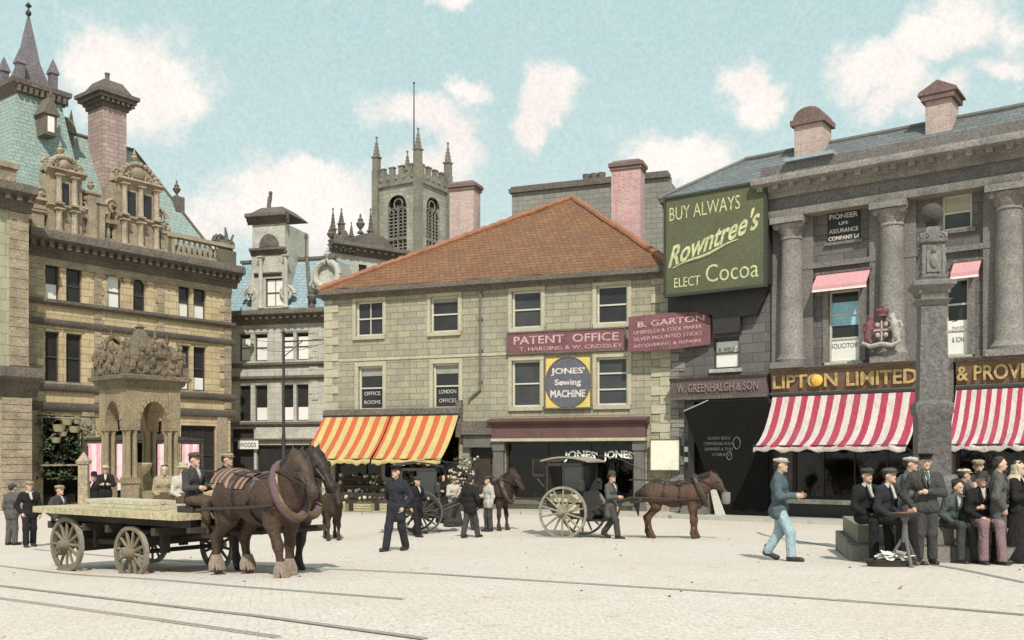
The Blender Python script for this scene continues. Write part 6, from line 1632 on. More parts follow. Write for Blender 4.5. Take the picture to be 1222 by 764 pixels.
# ------------------------------------------------------------------ greengrocer's display under the orange awnings
def display():
    u0, u1 = C.u(399, -1.0), C.u(476, -1.0)
    P0 = C.world(u0, -1.35, 0); P0 = (P0[0], P0[1], gz(P0[0],P0[1])+.12)
    r = thing('fruit_stand', 'tall dark stepped stand heaped with fruit and vegetables under the orange awnings', 'fruit stand', P0, C.a)
    w = C.u(556,-1.0)-u0; rng = random.Random(8)
    mb = MB()
    for i in range(4): mb.box(0,w,.22*i,1.3,(0 if i == 0 else .5+.3*(i-1))+.002,.5+.3*i)
    build('shelves', mb, CARTD, r)
    cols = [M('green_fruit',(96,104,64),.7,.35,30,.1,2,.1), M('pale_fruit',(206,196,160),.7,.2,30,.1,2,.1), M('brown_fruit',(120,88,60),.8,.3,30,.1,2,.1), M('dark_greens',(58,68,46),.9,.4,24,0,2,.3)]
    mbs = [MB() for _ in cols]
    for i in range(4):
        n = 42
        for k in range(n):
            x = .1+(w-.2)*k/n+rng.uniform(-.05,.05); y = .22*i+.11+rng.uniform(-.05,.06); z = .5+.3*i+rng.uniform(.04,.13); c = rng.choice((0,1,2,3,3,1,2,3)); mbs[c].ball((x,y,z), rng.uniform(.05,.1), 6, 4)
    for m_, n_, c in zip(mbs, ('green_fruit','pale_fruit','brown_fruit','greens'), cols): o = build(n_, m_, c, r); o['kind'] = 'stuff'
    for i in range(5):
        x = .15+i*w/5
        p = C.world(u0+x, -1.75, 0); z = gz(p[0],p[1])+.12
        c = thing('crate', ('slatted fruit crate at the end of the fruit stand, behind the dray horses','slatted fruit crate behind the pony','slatted fruit crate below the awning split','slatted fruit crate behind the uniformed man','slatted fruit crate behind the black cab wheel')[i], 'crate', (p[0],p[1],z), C.a+rng.uniform(-.1,.1), 'fruit crates on the pavement')
        s = MB(); L, d, h = .8, .34, .34
        for j in range(3): s.box(0,L,-.012,.012,.02+j*.11,.11+j*.11); s.box(0,L,d-.012,d+.012,.02+j*.11,.11+j*.11)
        s.box(-.012,.012,.013,d-.013,.02,h); s.box(L-.012,L+.012,.013,d-.013,.02,h); s.box(.013,L-.013,.013,d-.013,.0,.03); build('slats', s, CARTW, c)
        f = MB()
        for k in range(40): f.ball((rng.uniform(.07,L-.07),rng.uniform(.06,d-.06),rng.uniform(.2,h+.05)),.055,6,4)
        o = build('fruit', f, cols[(i*2+1)%3], c); o['kind'] = 'stuff'
display()
# flower seller's heap of baskets and pale flowers at the awning's right end
def flowers():
    p = C.world(C.u(545,-1.6), -1.5, 0); z = gz(p[0],p[1])+.12; rng = random.Random(6)
    r = thing('flower_stand', 'tiered stand of pale flowers beside the shop door', 'flower stand', (p[0],p[1],z), C.a)
    mb = MB()
    for i in range(4): mb.box(-.55,.55,.3*i-.3,.3*i,0 if i == 0 else .0,.45+.42*i)
    build('steps', mb, CARTD, r)
    lf = MB(); fl = MB()
    for k in range(150):
        i = rng.randrange(4); x = rng.uniform(-.55,.55); y = .3*i-.15+rng.uniform(-.12,.12); z0 = .45+.42*i+rng.uniform(.05,.45)
        d = Vector((rng.uniform(-1,1),rng.uniform(-1,.2),rng.uniform(-.3,1))).normalized()*.09; t = d.orthogonal().normalized()*.05; c = Vector((x,y,z0))
        lf.add([c-t,c+d,c+t,c-d*.4],[(0,1,2,3)])
        if k % 3 == 0: fl.ball((x+.03,y-.06,z0+.05),rng.uniform(.035,.07),6,4)
    o = build('leaves', lf, M('dark_leaves',(66,76,48),.8,.4,20,0,1,.1), r); o['kind'] = 'stuff'
    o = build('blooms', fl, M('pale_blooms',(184,172,158),.85,.2,20,.1,2,.1), r); o['kind'] = 'stuff'
flowers()
# hanging goods and pots on the left shop
def shop_goods():
    rng = random.Random(12)
    r = thing('shop_display', 'crowded hanging display of plants and pale goods on the shop behind the dray', 'shop display', G.world(G.u(72,-.4),-.5,0), G.a)
    w = 1.9
    lf = MB(); 
    clumps = [(-.9,.9,.5),(-.3,.7,.5),(.6,.8,.5),(1.2,1.1,.5),(-.2,1.4,.4),(.7,1.6,.4),(-.9,3.3,.5),(-.7,2.6,.45),(-.1,2.5,.5),(.3,2.2,.55),(.9,2.1,.4),(-.8,1.9,.45),(1.1,2.9,.35),(.2,3.0,.4),(1.5,2.0,.36)]
    for cx_, cz, rr in clumps:
        for k in range(55):
            d = Vector((rng.gauss(0,1),rng.gauss(0,.6),rng.gauss(0,1))).normalized()*rr*rng.uniform(.35,1); c = Vector((cx_,-.1,cz+.9))+d
            t1 = Vector((rng.uniform(-1,1),rng.uniform(-1,1),rng.uniform(-1,1))).normalized()*.1; t2 = t1.orthogonal().normalized()*.06
            lf.add([c-t2,c+t1,c+t2,c-t1],[(0,1,2,3)])
    o = build('foliage', lf, M('dark_leaves',(66,76,48),.8,.4,20,0,1,.1), r); o['kind'] = 'stuff'
    pg = MB()
    for cx_, cz, rr in ((-.3,3.9,.34),(.1,4.2,.3),(.45,3.85,.3),(-.45,3.3,.25),(1.3,3.2,.3),(-.1,3.6,.22),(.6,4.2,.2)):
        pg.lathe([(rr*.35,-rr*.8),(rr*.7,-rr*.75),(rr*.95,rr*.1),(rr*1.02,rr*.25),(rr*.9,rr*.25),(rr*.6,-rr*.4),(rr*.1,-rr*.45)],(cx_,-.35,cz),12,1,.7); pg.tube([(cx_+rr*.95*math.cos(i*math.pi/8),-.35,cz+rr*.2+rr*.8*math.sin(i*math.pi/8)) for i in range(9)],.02,5)
    build('pale_goods', pg, M('pale_sacking',(160,146,118),.95,.25,16,.35,2,.3), r)
    rl = MB(); rl.tube([(-1.2,-.2,4.4),(1.8,-.2,4.4)],.04,6)
    for x in (-1.0,1.7): rl.tube([(x,-.2,4.4),(x,.5,4.4)],.03,6)
    build('rail', rl, BLACKIRON, r)
    lt = MB(); lt.box(-1.2,1.75,-.3,.2,2.0,2.08); build('shelf', lt, TANTRIM, r)
shop_goods()
# stone post between shop and fountain
p = at(100, 29); r = thing('stone_post', 'pale stone post standing behind the rear of the dray', 'post', p, R(10))
zz = zat(540, 29)-p[2]
build('shaft', MB().sqlathe([(.19,0),(.19,.4),(.14,.45),(.13,zz-.35)]), TANTRIM, r); build('cap', MB().sqlathe([(.17,zz-.347),(.19,zz-.25),(.13,zz-.2),(.02,zz)]), TANTRIM, r)
# tramway pole with wires
p = at(338.5, 50); r = thing('tramway_pole', 'slim dark tramway pole in front of the pale grey house', 'pole', p)
zt = zat(396, 50)-p[2]
build('post', MB().lathe([(.17,0),(.17,.9),(.11,1.0),(.10,3.5),(.08,3.6),(.065,zt-.1),(.12,zt-.05),(.02,zt+.15)],(0,0,0),12), BLACKIRON, r)
mb = MB(); mb.tube([(0,0,zt-.5),(2.2,-.2,zt-.45)],.035,6); mb.tube([(0,0,zt-1.3),(1.0,-.1,zt-.5)],.025,6); build('bracket_arm', mb, BLACKIRON, r)
w_ = MB(); w_.tube([(-2.6+i*.5, .5-.05*i, zt-.5-.5*math.sin(math.pi*i/10)) for i in range(11)],.012,4); w_.tube([(-3+i*.6, .6-.05*i, zt-.15-.35*math.sin(math.pi*i/10)) for i in range(11)],.012,4); build('wire', w_, BLACKIRON, r)
# plinth furniture: tripod stand, basket of papers
p = at(1080, 15.2); r = thing('tripod_stand', 'small grey tripod stand with a flat tray top in front of the market cross', 'stand', p, R(10))
GM = M('grey_metal',(96,94,90),.7,.3,20,.3,2,.2)
mb = MB()
for k in range(3): a_ = 2*math.pi*k/3+.3; mb.tube([(.28*math.cos(a_),.28*math.sin(a_),0),(.05*math.cos(a_),.05*math.sin(a_),.42)],[.03,.025],6); mb.ball((.28*math.cos(a_),.28*math.sin(a_),.02),.045,6,4)
build('leg', mb, GM, r); build('column', MB().lathe([(.06,.38),(.05,.5),(.035,.7),(.08,.78)],(0,0,0),10), GM, r)
build('tray', MB().lathe([(.05,.77),(.18,.79),(.22,.84),(.2,.85),(.17,.81),(.05,.8)],(0,0,0),16,1.2,.8), CARTD, r)
mb = MB(); mb.box(-.12,.04,-.08,.08,.815,.85); mb.ball((.09,0,.86),(.06,.05,.05),8,5); build('wares', mb, M('brown_wares',(142,104,76),.8,.3,20,.2,2,.1), r)
p = on_ground(1063, 676); r = thing('basket', 'flat dark basket with crumpled papers on the ground before the cross', 'basket', p, R(4))
n = 24; mb = MB(); mb.lathe([(.36,0),(.42,.1),(.44,.11),(.41,.115),(.34,.03),(.02,.025)],(0,0,0),24,1,.5); build('tray', mb, CARTD, r)
mb = MB(); rng = random.Random(3)
for k in range(14):
    c = Vector((rng.uniform(-.28,.28),rng.uniform(-.12,.12),rng.uniform(.06,.2))); a_ = Vector((rng.uniform(-1,1),rng.uniform(-1,1),rng.uniform(-.4,.4))).normalized()*.12; b_ = a_.cross(Vector((rng.uniform(-.4,.4),rng.uniform(-.4,.4),1))).normalized()*.08
    mb.add([c-a_-b_,c+a_-b_*.9,c+a_*.9+b_,c-a_+b_*1.1],[(0,1,2,3)])
o = build('papers', mb, BLINDW, r)
# ------------------------------------------------------------------ people: local -y is forward; one continuous body, clothes as children
SKIN = M('skin', (196,160,136), .7, .1, 30, .1, 3, .05); HAIRD = M('dark_hair', (52,42,36), .8, .3, 30, 0, 1, .2); EYE_M = M('eye_dark', (40,34,32), .5, .1, 30, 0, 1, 0); LIP = M('lips', (150,96,88), .7, .1, 30, 0, 1, 0); GREYHAIR = M('grey_hair', (150,144,134), .8, .3, 30, 0, 1, .2)
def cloth(n, c): return clothmat(n, c)
NAVY = cloth('dark_navy_serge', (52,52,56)); BLACKC = cloth('black_cloth', (44,42,42)); CHARC = cloth('charcoal_tweed', (72,70,68)); GREYC = cloth('grey_tweed', (92,90,86)); BLUEG = cloth('blue_grey_jacket', (86,98,102)); PALEBL = cloth('pale_blue_trousers', (158,176,182)); PINKG = cloth('dusty_pink_trousers', (132,108,110)); BROWN = cloth('brown_cloth', (90,76,62)); WHITEC = cloth('white_linen', (188,180,168)); PALEY = cloth('pale_straw', (196,184,156)); TEALG = cloth('grey_green_cloth', (84,92,88)); BOOT = M('boot_leather', (40,36,33), .5, .25, 20, .2, 2, .1); TAN = cloth('tan_cloth', (160,146,118))
def V3(*a): return np.array(a, float)
def person(label, pos, face, pose='stand', H=1.72, jacket=CHARC, trousers=CHARC, hat='cap', hatm=CHARC, arms=('down','down'), coat=.76, lean=0.0, turn=0.0, nod=0.0, skirt=None, seat=.6, shirt=WHITEC, hair=HAIRD, beard=False, held=None, apron=None, scarf=None, group=None, stout=1.0, step=.3):
    k = H/1.75
    r = thing('person', label, 'person', pos, R(face), group)
    s = stout
    if pose == 'sit':
        hip = V3(0,0,(seat+.12)/k); kn = [V3(x*.13,-.44,(seat+.09)/k) for x in (-1,1)]; an = [V3(-.12,-.44+.02,.09), V3(.15,-.52,.09)]
    elif pose == 'walk':
        hip = V3(0,0,.90); kn = [V3(-.09,-.20,.50), V3(.09,.02,.48)]; an = [V3(-.09,-step,.09), V3(.09,step,.16)]
    elif pose == 'stride':
        hip = V3(0,0,.91); kn = [V3(-.11,-.12,.50), V3(.11,.03,.50)]; an = [V3(-.13,-.2,.09), V3(.13,.16,.1)]
    else:
        hip = V3(0,0,.93); kn = [V3(-.10,-.03,.50), V3(.10,-.01,.50)]; an = [V3(-.11,.0,.09), V3(.12,.02,.09)]
    hp = [hip+V3(-.09*s,0,0), hip+V3(.09*s,0,0)]
    lc, ls = math.cos(lean), math.sin(lean)
    def up(y, z, x=0): return hip+V3(x, y*lc-z*ls, z*lc+y*ls)
    ch = up(0,.42); nk = up(.0,.56); sh = [up(0,.49,-.185*s), up(0,.49,.185*s)]; hd = up(-.03-.06*nod,.72-.02*nod)
    el, wr, hdir = [], [], []
    for i, sx in enumerate((-1,1)):
        m = arms[i]
        if m == 'down': e, w, d = (sx*.25*s,.03,.20), (sx*.25*s,-.04,-.05), (0,-.2,-1)
        elif m == 'fwd': e, w, d = (sx*.24*s,-.05,.20), (sx*.16,-.30,.22), (-sx*.2,-1,.0)
        elif m == 'fold': e, w, d = (sx*.25*s,-.06,.22), (-sx*.02,-.22,.25), (-sx*1,-.1,.1)
        elif m == 'pocket': e, w, d = (sx*.31*s,.07,.20), (sx*.19*s,-.07,.0), (-sx*.3,-.3,-1)
        elif m == 'back': e, w, d = (sx*.27*s,.12,.20), (sx*.08,.19,.06), (-sx*1,.1,-.3)
        elif m == 'lap': e, w, d = (sx*.24*s,-.03,.18), (sx*.10,-.30,.06), (-sx*.4,-.9,-.2)
        elif m == 'chin': e, w, d = (sx*.23*s,-.16,.20), (sx*.09,-.20,.47), (-sx*.2,.0,1)
        elif m == 'swingf': e, w, d = (sx*.24*s,-.08,.20), (sx*.2,-.26,.0), (0,-.6,-.8)
        elif m == 'swingb': e, w, d = (sx*.25*s,.14,.22), (sx*.24*s,.16,-.03), (0,.1,-1)
        elif m == 'up': e, w, d = (sx*.3*s,-.14,.45), (sx*.2,-.3,.62), (-sx*.1,-.3,1)
        el.append(up(e[1],e[2],e[0])); wr.append(up(w[1],w[2],w[0])); dd = V3(*d); hdir.append(dd/np.linalg.norm(dd))
    def torso(g):
        return [sd_cone(up(0,.39,-.095*s),up(0,.39,.095*s),.108*s+g,.108*s+g), sd_cone(up(0,.17,-.055*s),up(0,.17,.055*s),.096*s+g,.096*s+g), sd_cone(up(0,.0,-.075*s),up(0,.0,.075*s),.104*s+g,.104*s+g), sd_cone(up(0,.2),up(0,.36),.10*s+g,.112*s+g)]
    def arm(i, g, ends=1.0):
        w = el[i]+(wr[i]-el[i])*ends
        return [sd_cone(sh[i],el[i],.062+g,.045+g), sd_cone(el[i],w,.045+g,.034+g)]
    def leg(i, g, fl=0.0):
        return [sd_cone(hp[i],kn[i],.088*s+g,.060+g+fl*.3), sd_cone(kn[i],an[i],.060+g+fl*.3,.042+g+fl)]
    feet = []
    for i in range(2):
        fd = V3(0,-1,0)
        if pose in ('walk',) and i == 1: f1 = an[i]+V3(0,-.15,-.11)
        else: f1 = an[i]+V3(.01*(-1 if i == 0 else 1),-.16,-.05)
        feet.append((an[i]+V3(0,.03,-.035), f1))
    # body
    P = torso(-.01)
    for i in range(2):
        P += arm(i,-.004)+leg(i,-.006)+[sd_cone(feet[i][0],feet[i][1],.045,.035), sd_ell(wr[i]+hdir[i]*.055,(.036,.036,.05))]
    P += [sd_cone(up(0,.5),up(0,.6),.062,.056)]
    body = blend(P, .05, .022)
    hp_ = []
    ct, st = math.cos(turn), math.sin(turn)
    def hv(x, y, z): return hd+V3(x*ct-y*st, x*st+y*ct, z)
    hp_ += [sd_ell(hd+V3(0,0,.02),(.078,.095,.105)), sd_ell(hv(0,-.03,-.055),(.056,.066,.062)), sd_cone(hv(0,-.086,.005),hv(0,-.099,-.026),.010,.0145), sd_cone(hv(-.079,.005,.0),hv(-.083,.012,-.02),.02,.014), sd_cone(hv(.079,.005,.0),hv(.083,.012,-.02),.02,.014), sd_cone(hv(-.035,-.088,.034),hv(.035,-.088,.034),.012,.012), sd_ell(hv(0,-.088,-.095),(.022,.018,.018)), sd_cone(up(0,.52),hd+V3(0,.015,-.06),.056,.05)]
    head = blend(hp_, .022, .0095)
    body.join(head)
    for i in range(2):     # fingers: four unequal and a thumb, rooted in the palm, curled
        d = hdir[i]; sx = -1 if i == 0 else 1
        side = np.cross(d, V3(sx,0,0.15)); n_ = np.linalg.norm(side); side = side/n_ if n_ > .1 else V3(0,-1,0)
        inn = np.cross(side, d); inn = inn/np.linalg.norm(inn)
        if inn[0]*sx > 0: inn = -inn
        base = wr[i]+d*.075
        for f in range(4):
            o = base+side*(.026-.0175*f); L = (.062,.07,.066,.05)[f]
            body.tube([o-d*.02, o+d*L*.45+inn*.006, o+d*L*.8+inn*.026, o+d*L*.9+inn*.046], [.0095,.009,.008,.006], 6)
        o = wr[i]+d*.035+side*.028
        body.tube([o, o+side*.022+d*.022+inn*.012, o+side*.02+d*.05+inn*.028], [.012,.011,.008], 6)
    n0 = len(body.m)
    body.mi = 1
    for sx in (-1,1): e = hv(sx*.032,-.089,.012); body.ball(tuple(e), (.011,.008,.008), 8, 5)
    body.mi = 2; e = hv(0,-.097,-.058); body.ball(tuple(e), (.024,.008,.007), 8, 5)
    S = lambda mb: (setattr(mb,'v',[(x*k,y*k,z*k) for x,y,z in mb.v]), mb)[1]
    build('body', S(body), [SKIN, EYE_M, LIP], r, sharp=180)
    # clothes
    hv_ = .0175
    if skirt is None:
        T = [sd_cone(up(0,.02,-.065*s),up(0,.02,.065*s),.115*s,.115*s)]
        for i in range(2): T += leg(i, .016, .022)
        zc = lambda X,Y,Z: (.07 if pose != 'sit' else .10)-Z if False else -Z+.085
        build('trousers', S(blend(T, .05, hv_, cut=zc)), trousers, r, sharp=180)
    else:
        q = MB()
        if pose == 'sit':
            T = [sd_cone(up(0,.02,-.08),up(0,.02,.08),.16*s,.16*s), sd_cone(hip+V3(-.08,-.05,0),kn[0]+V3(.02,0,-.02),.15,.14), sd_cone(hip+V3(.08,-.05,0),kn[1]+V3(-.02,0,-.02),.15,.14), sd_cone(kn[0],an[0]+V3(0,.05,.0),.15,.16), sd_cone(kn[1],an[1]+V3(0,.05,.0),.15,.16)]
            q = blend(T, .12, .025)
        else:
            q.lathe([(.36*s,.03),(.37*s,.05),(.33*s,.25),(.27*s,.5),(.2*s,.75),(.165*s,.93),(.13*s,1.06),(.1,1.08)], (0,0,0), 28, 1, .9)
            q.v = [(x*(1+.05*math.sin(9*math.atan2(y,x))*max(0,.8-z)), y*(1+.05*math.sin(9*math.atan2(y,x))*max(0,.8-z)), z) for x,y,z in q.v]
        build('skirt', S(q), skirt, r, sharp=180)
    for i in range(2):
        f0, f1 = feet[i]
        b = blend([sd_cone(f0,f1,.052,.043), sd_cone(an[i]+V3(0,0,.07),f0,.056,.052), sd_ell(f1,(.045,.06,.04))], .03, .015, cut=(lambda X,Y,Z: .004-Z) if pose != 'walk' or i == 0 else None)
        build('boot', S(b), BOOT, r, sharp=180)
    J = torso(.022)
    for i in range(2): J += arm(i,.016,.93)
    J += [sd_cone(up(.0,.5,-.1*s),up(0,.5,.1*s),.075,.075), sd_cone(up(.02,.53),up(.015,.575),.078,.07)]
    if coat < .92 and skirt is None and pose != 'sit':
        for sx in (-1,1): J.append(sd_cone(up(0,.02,sx*.06*s), V3(sx*.085*s,.0,coat+.06), .122*s, .118*s))
        if pose == 'walk': J.append(sd_cone(up(0,.0,0), V3(0,.06,coat+.1), .14*s, .13*s))
    if pose == 'sit' and coat < .7: J += [sd_cone(hp[i], hp[i]+(kn[i]-hp[i])*.6, .12, .1) for i in range(2)]
    cutz = hip[2]-.93+coat
    jk = blend(J, .045, hv_, cut=(lambda X,Y,Z: (cutz-Z)) if pose != 'sit' else None)
    jo = build('jacket' if skirt is None else 'blouse', S(jk), jacket, r, sharp=180)
    if shirt is not None:
        q = MB(); 
        pts = [up(-.072,.585,-.04),up(-.072,.585,.04),up(-.136*s,.46,.032),up(-.146*s,.37,.0),up(-.136*s,.46,-.032)]
        q.add([tuple(p+V3(0,-.012,0)) for p in pts]+[tuple(p+V3(0,.04,0)) for p in pts], [(0,1,2,3,4),(9,8,7,6,5)]+[(i,(i+1)%5,(i+1)%5+5,i+5) for i in range(5)])
        build('shirt', S(q), shirt, r)
        q = MB()
        for sx in (-1,1):
            lp = [up(-.075,.585,sx*.05),up(-.148*s,.47,sx*.085),up(-.152*s,.43,sx*.075),up(-.158*s,.30,sx*.012),up(-.152*s,.42,sx*.022)]
            q.add([tuple(p+V3(0,-.012,0)) for p in lp]+[tuple(p+V3(0,.02,0)) for p in lp], [(0,1,2,3,4),(9,8,7,6,5)]+[(i,(i+1)%5,(i+1)%5+5,i+5) for i in range(5)])
        for zz in (.27,.19,.11): p_ = up(-.155*s,zz,.012); q.ball(tuple(p_),(.013,.01,.013),6,4)
        build('lapels', S(q), jacket, r)
    if scarf is not None:
        q = blend([sd_cone(up(-.02,.545,-.045),up(-.02,.545,.045),.06,.06), sd_cone(up(-.085,.54,-.01),up(-.17,.38,.02),.04,.03)], .03, .015); build('neckerchief', S(q), scarf, r, sharp=180)
    if apron is not None:
        q = MB(); n = 8; vs = []
        for j in range(9):
            z = .38-.86*j/8
            for i in range(n+1):
                a = -1.0+2.0*i/n; rr = .15*s+.012+max(0,-z)*.07; p = up(0, z) if z > 0 else hip+V3(0,0,z); vs.append(tuple(p+V3(rr*math.sin(a)*1.1, -rr*math.cos(a)-.015, 0)))
        q.add(vs, [(j*(n+1)+i,j*(n+1)+i+1,(j+1)*(n+1)+i+1,(j+1)*(n+1)+i) for j in range(8) for i in range(n)]); build('apron', S(q), apron, r, sharp=180)
    if hair is not None:
        ha = blend([sd_ell(hv(0,.018,.035),(.086,.1,.104)), sd_ell(hv(-.03,-.05,.1),(.05,.05,.035)), sd_ell(hv(.04,.0,.115),(.05,.06,.035)), sd_ell(hv(-.045,.05,.1),(.045,.05,.04)), sd_ell(hv(0,.09,.02),(.06,.035,.07))]+([sd_ell(hv(0,.11,.0),(.05,.045,.05))] if skirt is not None else []), .03, .014, cut=lambda X,Y,Z: -((Z-hd[2])*.55+((X-hd[0])*-st*-1*0+((-(X-hd[0])*st+(Y-hd[1])*ct)))-.012))
        build('hair', S(ha), hair, r, sharp=180)
    if beard: build('beard', S(blend([sd_ell(hv(0,-.066,-.1),(.05,.042,.055)), sd_cone(hv(-.03,-.098,-.042),hv(.03,-.098,-.042),.012,.012)], .02, .011)), hair or HAIRD, r, sharp=180)
    q = MB()
    def pl(mb):
        mb.v = [tuple(hv(x,y,z)) for x,y,z in mb.v]; return mb
    if hat == 'cap':
        q.join(blend([sd_ell((0,.01,.098),(.112,.128,.04)), sd_ell((0,0,.07),(.088,.105,.045))], .03, .012)); q.lathe([(.02,.062),(.085,.058),(.087,.066),(.02,.074)], (0,-.07,0), 16, 1, .95)
    elif hat == 'peaked':
        q.lathe([(.09,.06),(.092,.1),(.118,.125),(.115,.14),(.04,.15)], (0,.005,0), 20, 1, 1.1); q.lathe([(.01,.058),(.08,.052),(.082,.06),(.01,.068)], (0,-.075,0), 16, 1, .9)
    elif hat == 'bowler':
        q.lathe([(.14,.064),(.142,.07),(.095,.072),(.092,.1),(.088,.15),(.06,.19),(.02,.2)], (0,.0,0), 22, 1, 1.15)
    elif hat == 'felt':
        q.lathe([(.16,.058),(.162,.066),(.095,.072),(.09,.12),(.078,.16),(.03,.15)], (0,.0,0), 22, 1, 1.12)
    elif hat == 'straw':
        q.lathe([(.17,.07),(.172,.078),(.1,.08),(.098,.15),(.02,.155)], (0,.0,0), 22, 1, 1.12)
    elif hat == 'shawl':
        q.join(blend([sd_ell((0,.02,.03),(.102,.118,.122)), sd_cone((0,.05,-.1),(0,.06,-.2),.1,.16)], .06, .016, cut=lambda X,Y,Z: np.maximum(-(Y+.055), 0)+(-(Y+.055))*0-.0 if False else -(Y+.05)))
    elif hat == 'bonnet':
        q.lathe([(.15,.05),(.155,.06),(.1,.08),(.11,.14),(.06,.17),(.02,.175)], (0,.02,0), 20, 1, 1.05); q.ball((.05,-.05,.14),.04,6,4); q.ball((-.03,-.06,.15),.035,6,4)
    if q.v: build('hat' if hat not in ('cap','shawl','bonnet','peaked') else {'peaked':'cap'}.get(hat,hat), S(pl(q)), hatm, r, sharp=50)
    if held == 'basket':
        b = MB(); c = wr[1]+hdir[1]*.1; b.lathe([(.12,-.2),(.16,-.05),(.17,-.05),(.12,-.18)], tuple(c+V3(0,0,-.1)), 14, 1.3, .9); b.tube([tuple(c+V3(.18*math.cos(i*math.pi/8),0,-.14+.16*math.sin(i*math.pi/8))) for i in range(9)], .012, 5)
        bo = build('basket', S(b), M('wicker',(150,126,86),.9,.3,30,.2,2,.3), None, label='wicker basket carried by the woman in the pale blouse', cat='basket'); bo.location = pos; bo.rotation_euler = (0,0,R(face))
    return r
def stand_at(px, Y): return at(px, Y)
# the square, left to right
person('man in a grey jacket and cap half turned away behind the dark suited man', at(14, 26.5), 160, 'stand', 1.66, GREYC, GREYC, 'cap', GREYC, ('pocket','down'), hair=HAIRD)
person('man in a dark suit, pale cap and white scarf standing behind the dray', at(35, 25.6), 40, 'stride', 1.74, BLACKC, BLACKC, 'cap', TAN, ('pocket','down'), scarf=WHITEC)
person('boy in a dark jacket and light cap behind the rear of the dray', at(70, 22.0), 75, 'stand', 1.56, CHARC, CHARC, 'cap', TAN, ('pocket','pocket'))
p = at(126, 31.2); person('dark coated man with a pale straw hat on the fountain steps', (p[0],p[1],p[2]+.40), 20, 'stand', 1.74, BLACKC, BLACKC, 'straw', PALEY, ('fold','fold'))
p = at(113, 31.6); person('bulky man in black bowler between the stone post and the fountain', (p[0],p[1],p[2]+.15), -20, 'stand', 1.74, BLACKC, CHARC, 'bowler', BLACKC, ('back','back'), stout=1.12)
def on_dray(label, x, y, dz, face, **kw):
    q = dray_pt(x, y, 0); return person(label, (q.x,q.y,DRO[2]+1.155-kw.pop('drop',.0)+dz), face, **kw)
on_dray('child with a pale shawl sitting on the far edge of the dray beside the planks', .80, 1.45, 0, 20, drop=.46, pose='sit', seat=.46, H=1.3, jacket=TAN, trousers=TAN, hat='shawl', hatm=TAN, arms=('lap','lap'), skirt=BROWN, shirt=None) 
on_dray('woman in a pale blouse and hat sitting on the dray, nearer the horses', 1.42, 1.40, 0, 35, drop=.46, pose='sit', seat=.46, H=1.36, jacket=WHITEC, hat='bonnet', hatm=PALEY, arms=('lap','lap'), skirt=BROWN, shirt=None)
on_dray('carter in a dark jacket and flat cap on the front seat of the dray', 3.2, .30, .0, 90-28, pose='sit', seat=.5, H=1.55, jacket=CHARC, trousers=BROWN, hat='cap', hatm=BROWN, arms=('fwd','fwd'), drop=.40)
on_dray('second man on the dray seat in a paler cap, behind the carter', 3.2, .95, .0, 90-20, pose='sit', seat=.5, H=1.55, jacket=BLACKC, trousers=BLACKC, hat='cap', hatm=TAN, arms=('lap','lap'), drop=.40)
person('man in dark uniform and peaked cap standing alone before the fruit stand', at(473, 20.6), -24, 'stride', 1.80, NAVY, NAVY, 'peaked', NAVY, ('back','pocket'), coat=.62, shirt=None, stout=1.05)
person('man in a dark coat leaning by the black cab, behind the uniformed man', at(497, 27.6), 50, 'stride', 1.70, BLACKC, BLACKC, 'cap', CHARC, ('down','fwd'))
person('woman in a pale blouse and straw hat near the flower stand', at(541, 31.5), 30, 'stand', 1.60, WHITEC, None, 'straw', PALEY, ('fwd','fwd'), skirt=CHARC, shirt=None, held='basket')
person('woman in a dark shawl right behind the black cab', at(531, 33.5), -40, 'stand', 1.64, BLACKC, None, 'shawl', BLACKC, ('fold','fold'), skirt=BLACKC, shirt=None)
person('youth in a dark jacket seen from behind, beside the black cab horse', at(561, 26.4), 150, 'stride', 1.68, BLACKC, CHARC, 'none', CHARC, ('pocket','pocket'), coat=.7)
person('groom in white shirt sleeves at the head of the black cab horse', at(583, 28.8), -60, 'stand', 1.62, WHITEC, CHARC, 'cap', BROWN, ('fwd','down'), shirt=None)
person('cab driver in a long grey coat striding in front of the pale wheeled cab', at(729, 25.2), 55, 'walk', 1.72, GREYC, CHARC, 'bowler', CHARC, ('fwd','down'), coat=.58, step=.26)
person('man in white cap and pale blue trousers walking past the black entrance', at(930, 16.6), 62, 'walk', 1.77, BLUEG, PALEBL, 'cap', WHITEC, ('fwd','fwd'), coat=.74, shirt=None, step=.22)
g_ = 'people gathered round the market cross'
person('man in a black suit and dark cap sitting upright at the plinth corner', at(1032, 16.30), 15, 'sit', 1.70, BLACKC, BLACKC, 'cap', CHARC, ('lap','lap'), seat=.64, lean=.06, scarf=WHITEC, group=g_)
person('man in a grey cap sitting next to him on the cross plinth, leaning forward', at(1053, 15.90), 35, 'sit', 1.70, NAVY, BLACKC, 'cap', GREYC, ('lap','lap'), seat=.64, lean=.16, scarf=WHITEC, group=g_)
person('man in a white cap half hidden by the tall man at the cross shaft', at(1085, 16.70), 50, 'stand', 1.76, GREYC, GREYC, 'cap', WHITEC, ('fwd','fold'), scarf=TEALG, group=g_)
person('tall man in a dark waistcoat and peaked cap standing before the cross shaft', at(1104, 15.65), -8, 'stand', 1.76, CHARC, CHARC, 'peaked', BLACKC, ('pocket','fold'), coat=.84, scarf=TEALG, stout=1.06, group=g_)
person('boy in a grey green jacket hunched on the plinth beside the tall man', at(1132, 16.30), 20, 'sit', 1.52, TEALG, CHARC, 'none', TAN, ('lap','lap'), seat=.55, lean=.3, group=g_)
person('lad in a pale cap peering sideways beside the man with pink grey trousers', at(1149, 16.80), 80, 'stand', 1.56, CHARC, CHARC, 'cap', PALEY, ('chin','down'), group=g_)
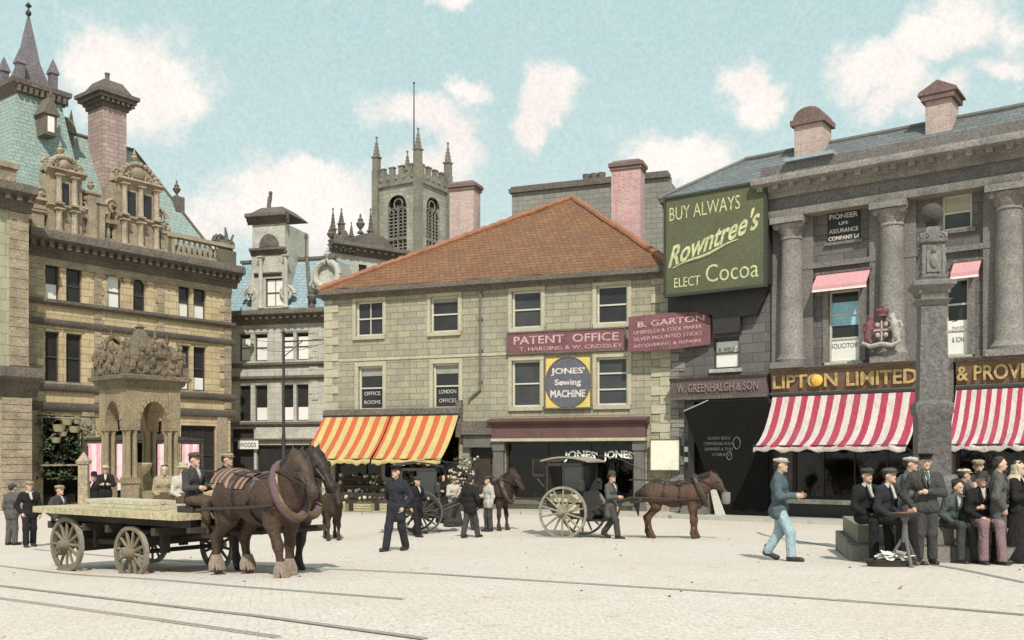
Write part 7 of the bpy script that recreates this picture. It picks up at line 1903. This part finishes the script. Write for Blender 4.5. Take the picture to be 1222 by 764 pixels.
person('man in black jacket and dusty pink trousers sitting on the cross plinth', at(1171, 16.00), -5, 'sit', 1.66, BLACKC, PINKG, 'felt', CHARC, ('lap','fold'), seat=.58, group=g_)
person('man in a light cap standing behind the seated man with pink grey trousers', at(1167, 17.50), -15, 'stand', 1.74, CHARC, CHARC, 'cap', TAN, ('down','down'), group=g_)
person('bare headed bearded man in a grey overcoat standing in profile by the cross', at(1191, 15.80), 70, 'stand', 1.72, GREYC, BLACKC, 'none', GREYC, ('pocket','pocket'), coat=.55, hair=HAIRD, beard=True, group=g_)
person('woman in a pale headscarf and black clothes behind the bare headed man', at(1214, 16.10), 40, 'stand', 1.66, BLACKC, None, 'shawl', PALEY, ('fold','fold'), skirt=BLACKC, shirt=WHITEC, group=g_)

# ------------------------------------------------------------------ trodden straw and droppings on the setts
def litter():
    rng = random.Random(21); mb = MB(); st = MB()
    spots = [(684,25.5,2.2),(740,24.8,1.8),(560,27,2.2),(420,26,2.5),(300,15.5,1.6),(180,18,2.6),(640,19,5),(900,20,4),(300,11.5,4),(760,13,4),(1000,13.5,3)]
    for px, Y, rr in spots:
        c = at(px, Y)
        for k in range(5):
            x = c[0]+rng.gauss(0,rr*.6); y = c[1]+rng.gauss(0,rr*.5); s = rng.uniform(.01,.02); mb.ball((x,y,gz(x,y)+s*.5),(s*rng.uniform(1,1.6),s*rng.uniform(1,1.6),s*.7),6,4)
        for k in range(16):
            x = c[0]+rng.gauss(0,rr*.7); y = c[1]+rng.gauss(0,rr*.6); a = rng.uniform(0,6.28); L = rng.uniform(.05,.16); z = gz(x,y)+.012
            st.tube([(x,y,z),(x+L*math.cos(a),y+L*math.sin(a),gz(x+L*math.cos(a),y+L*math.sin(a))+.012)],.004,4)
    build('droppings', mb, M('dung',(130,112,92),.95,.3,30,.2,3,.3), label='small droppings and crumbs scattered over the paved square', cat='droppings', kind='stuff')
    build('straw', st, M('straw',(190,172,132),.9,.2,30,.1,3,.1), label='loose straw scattered over the paved square', cat='straw', kind='stuff')
litter()
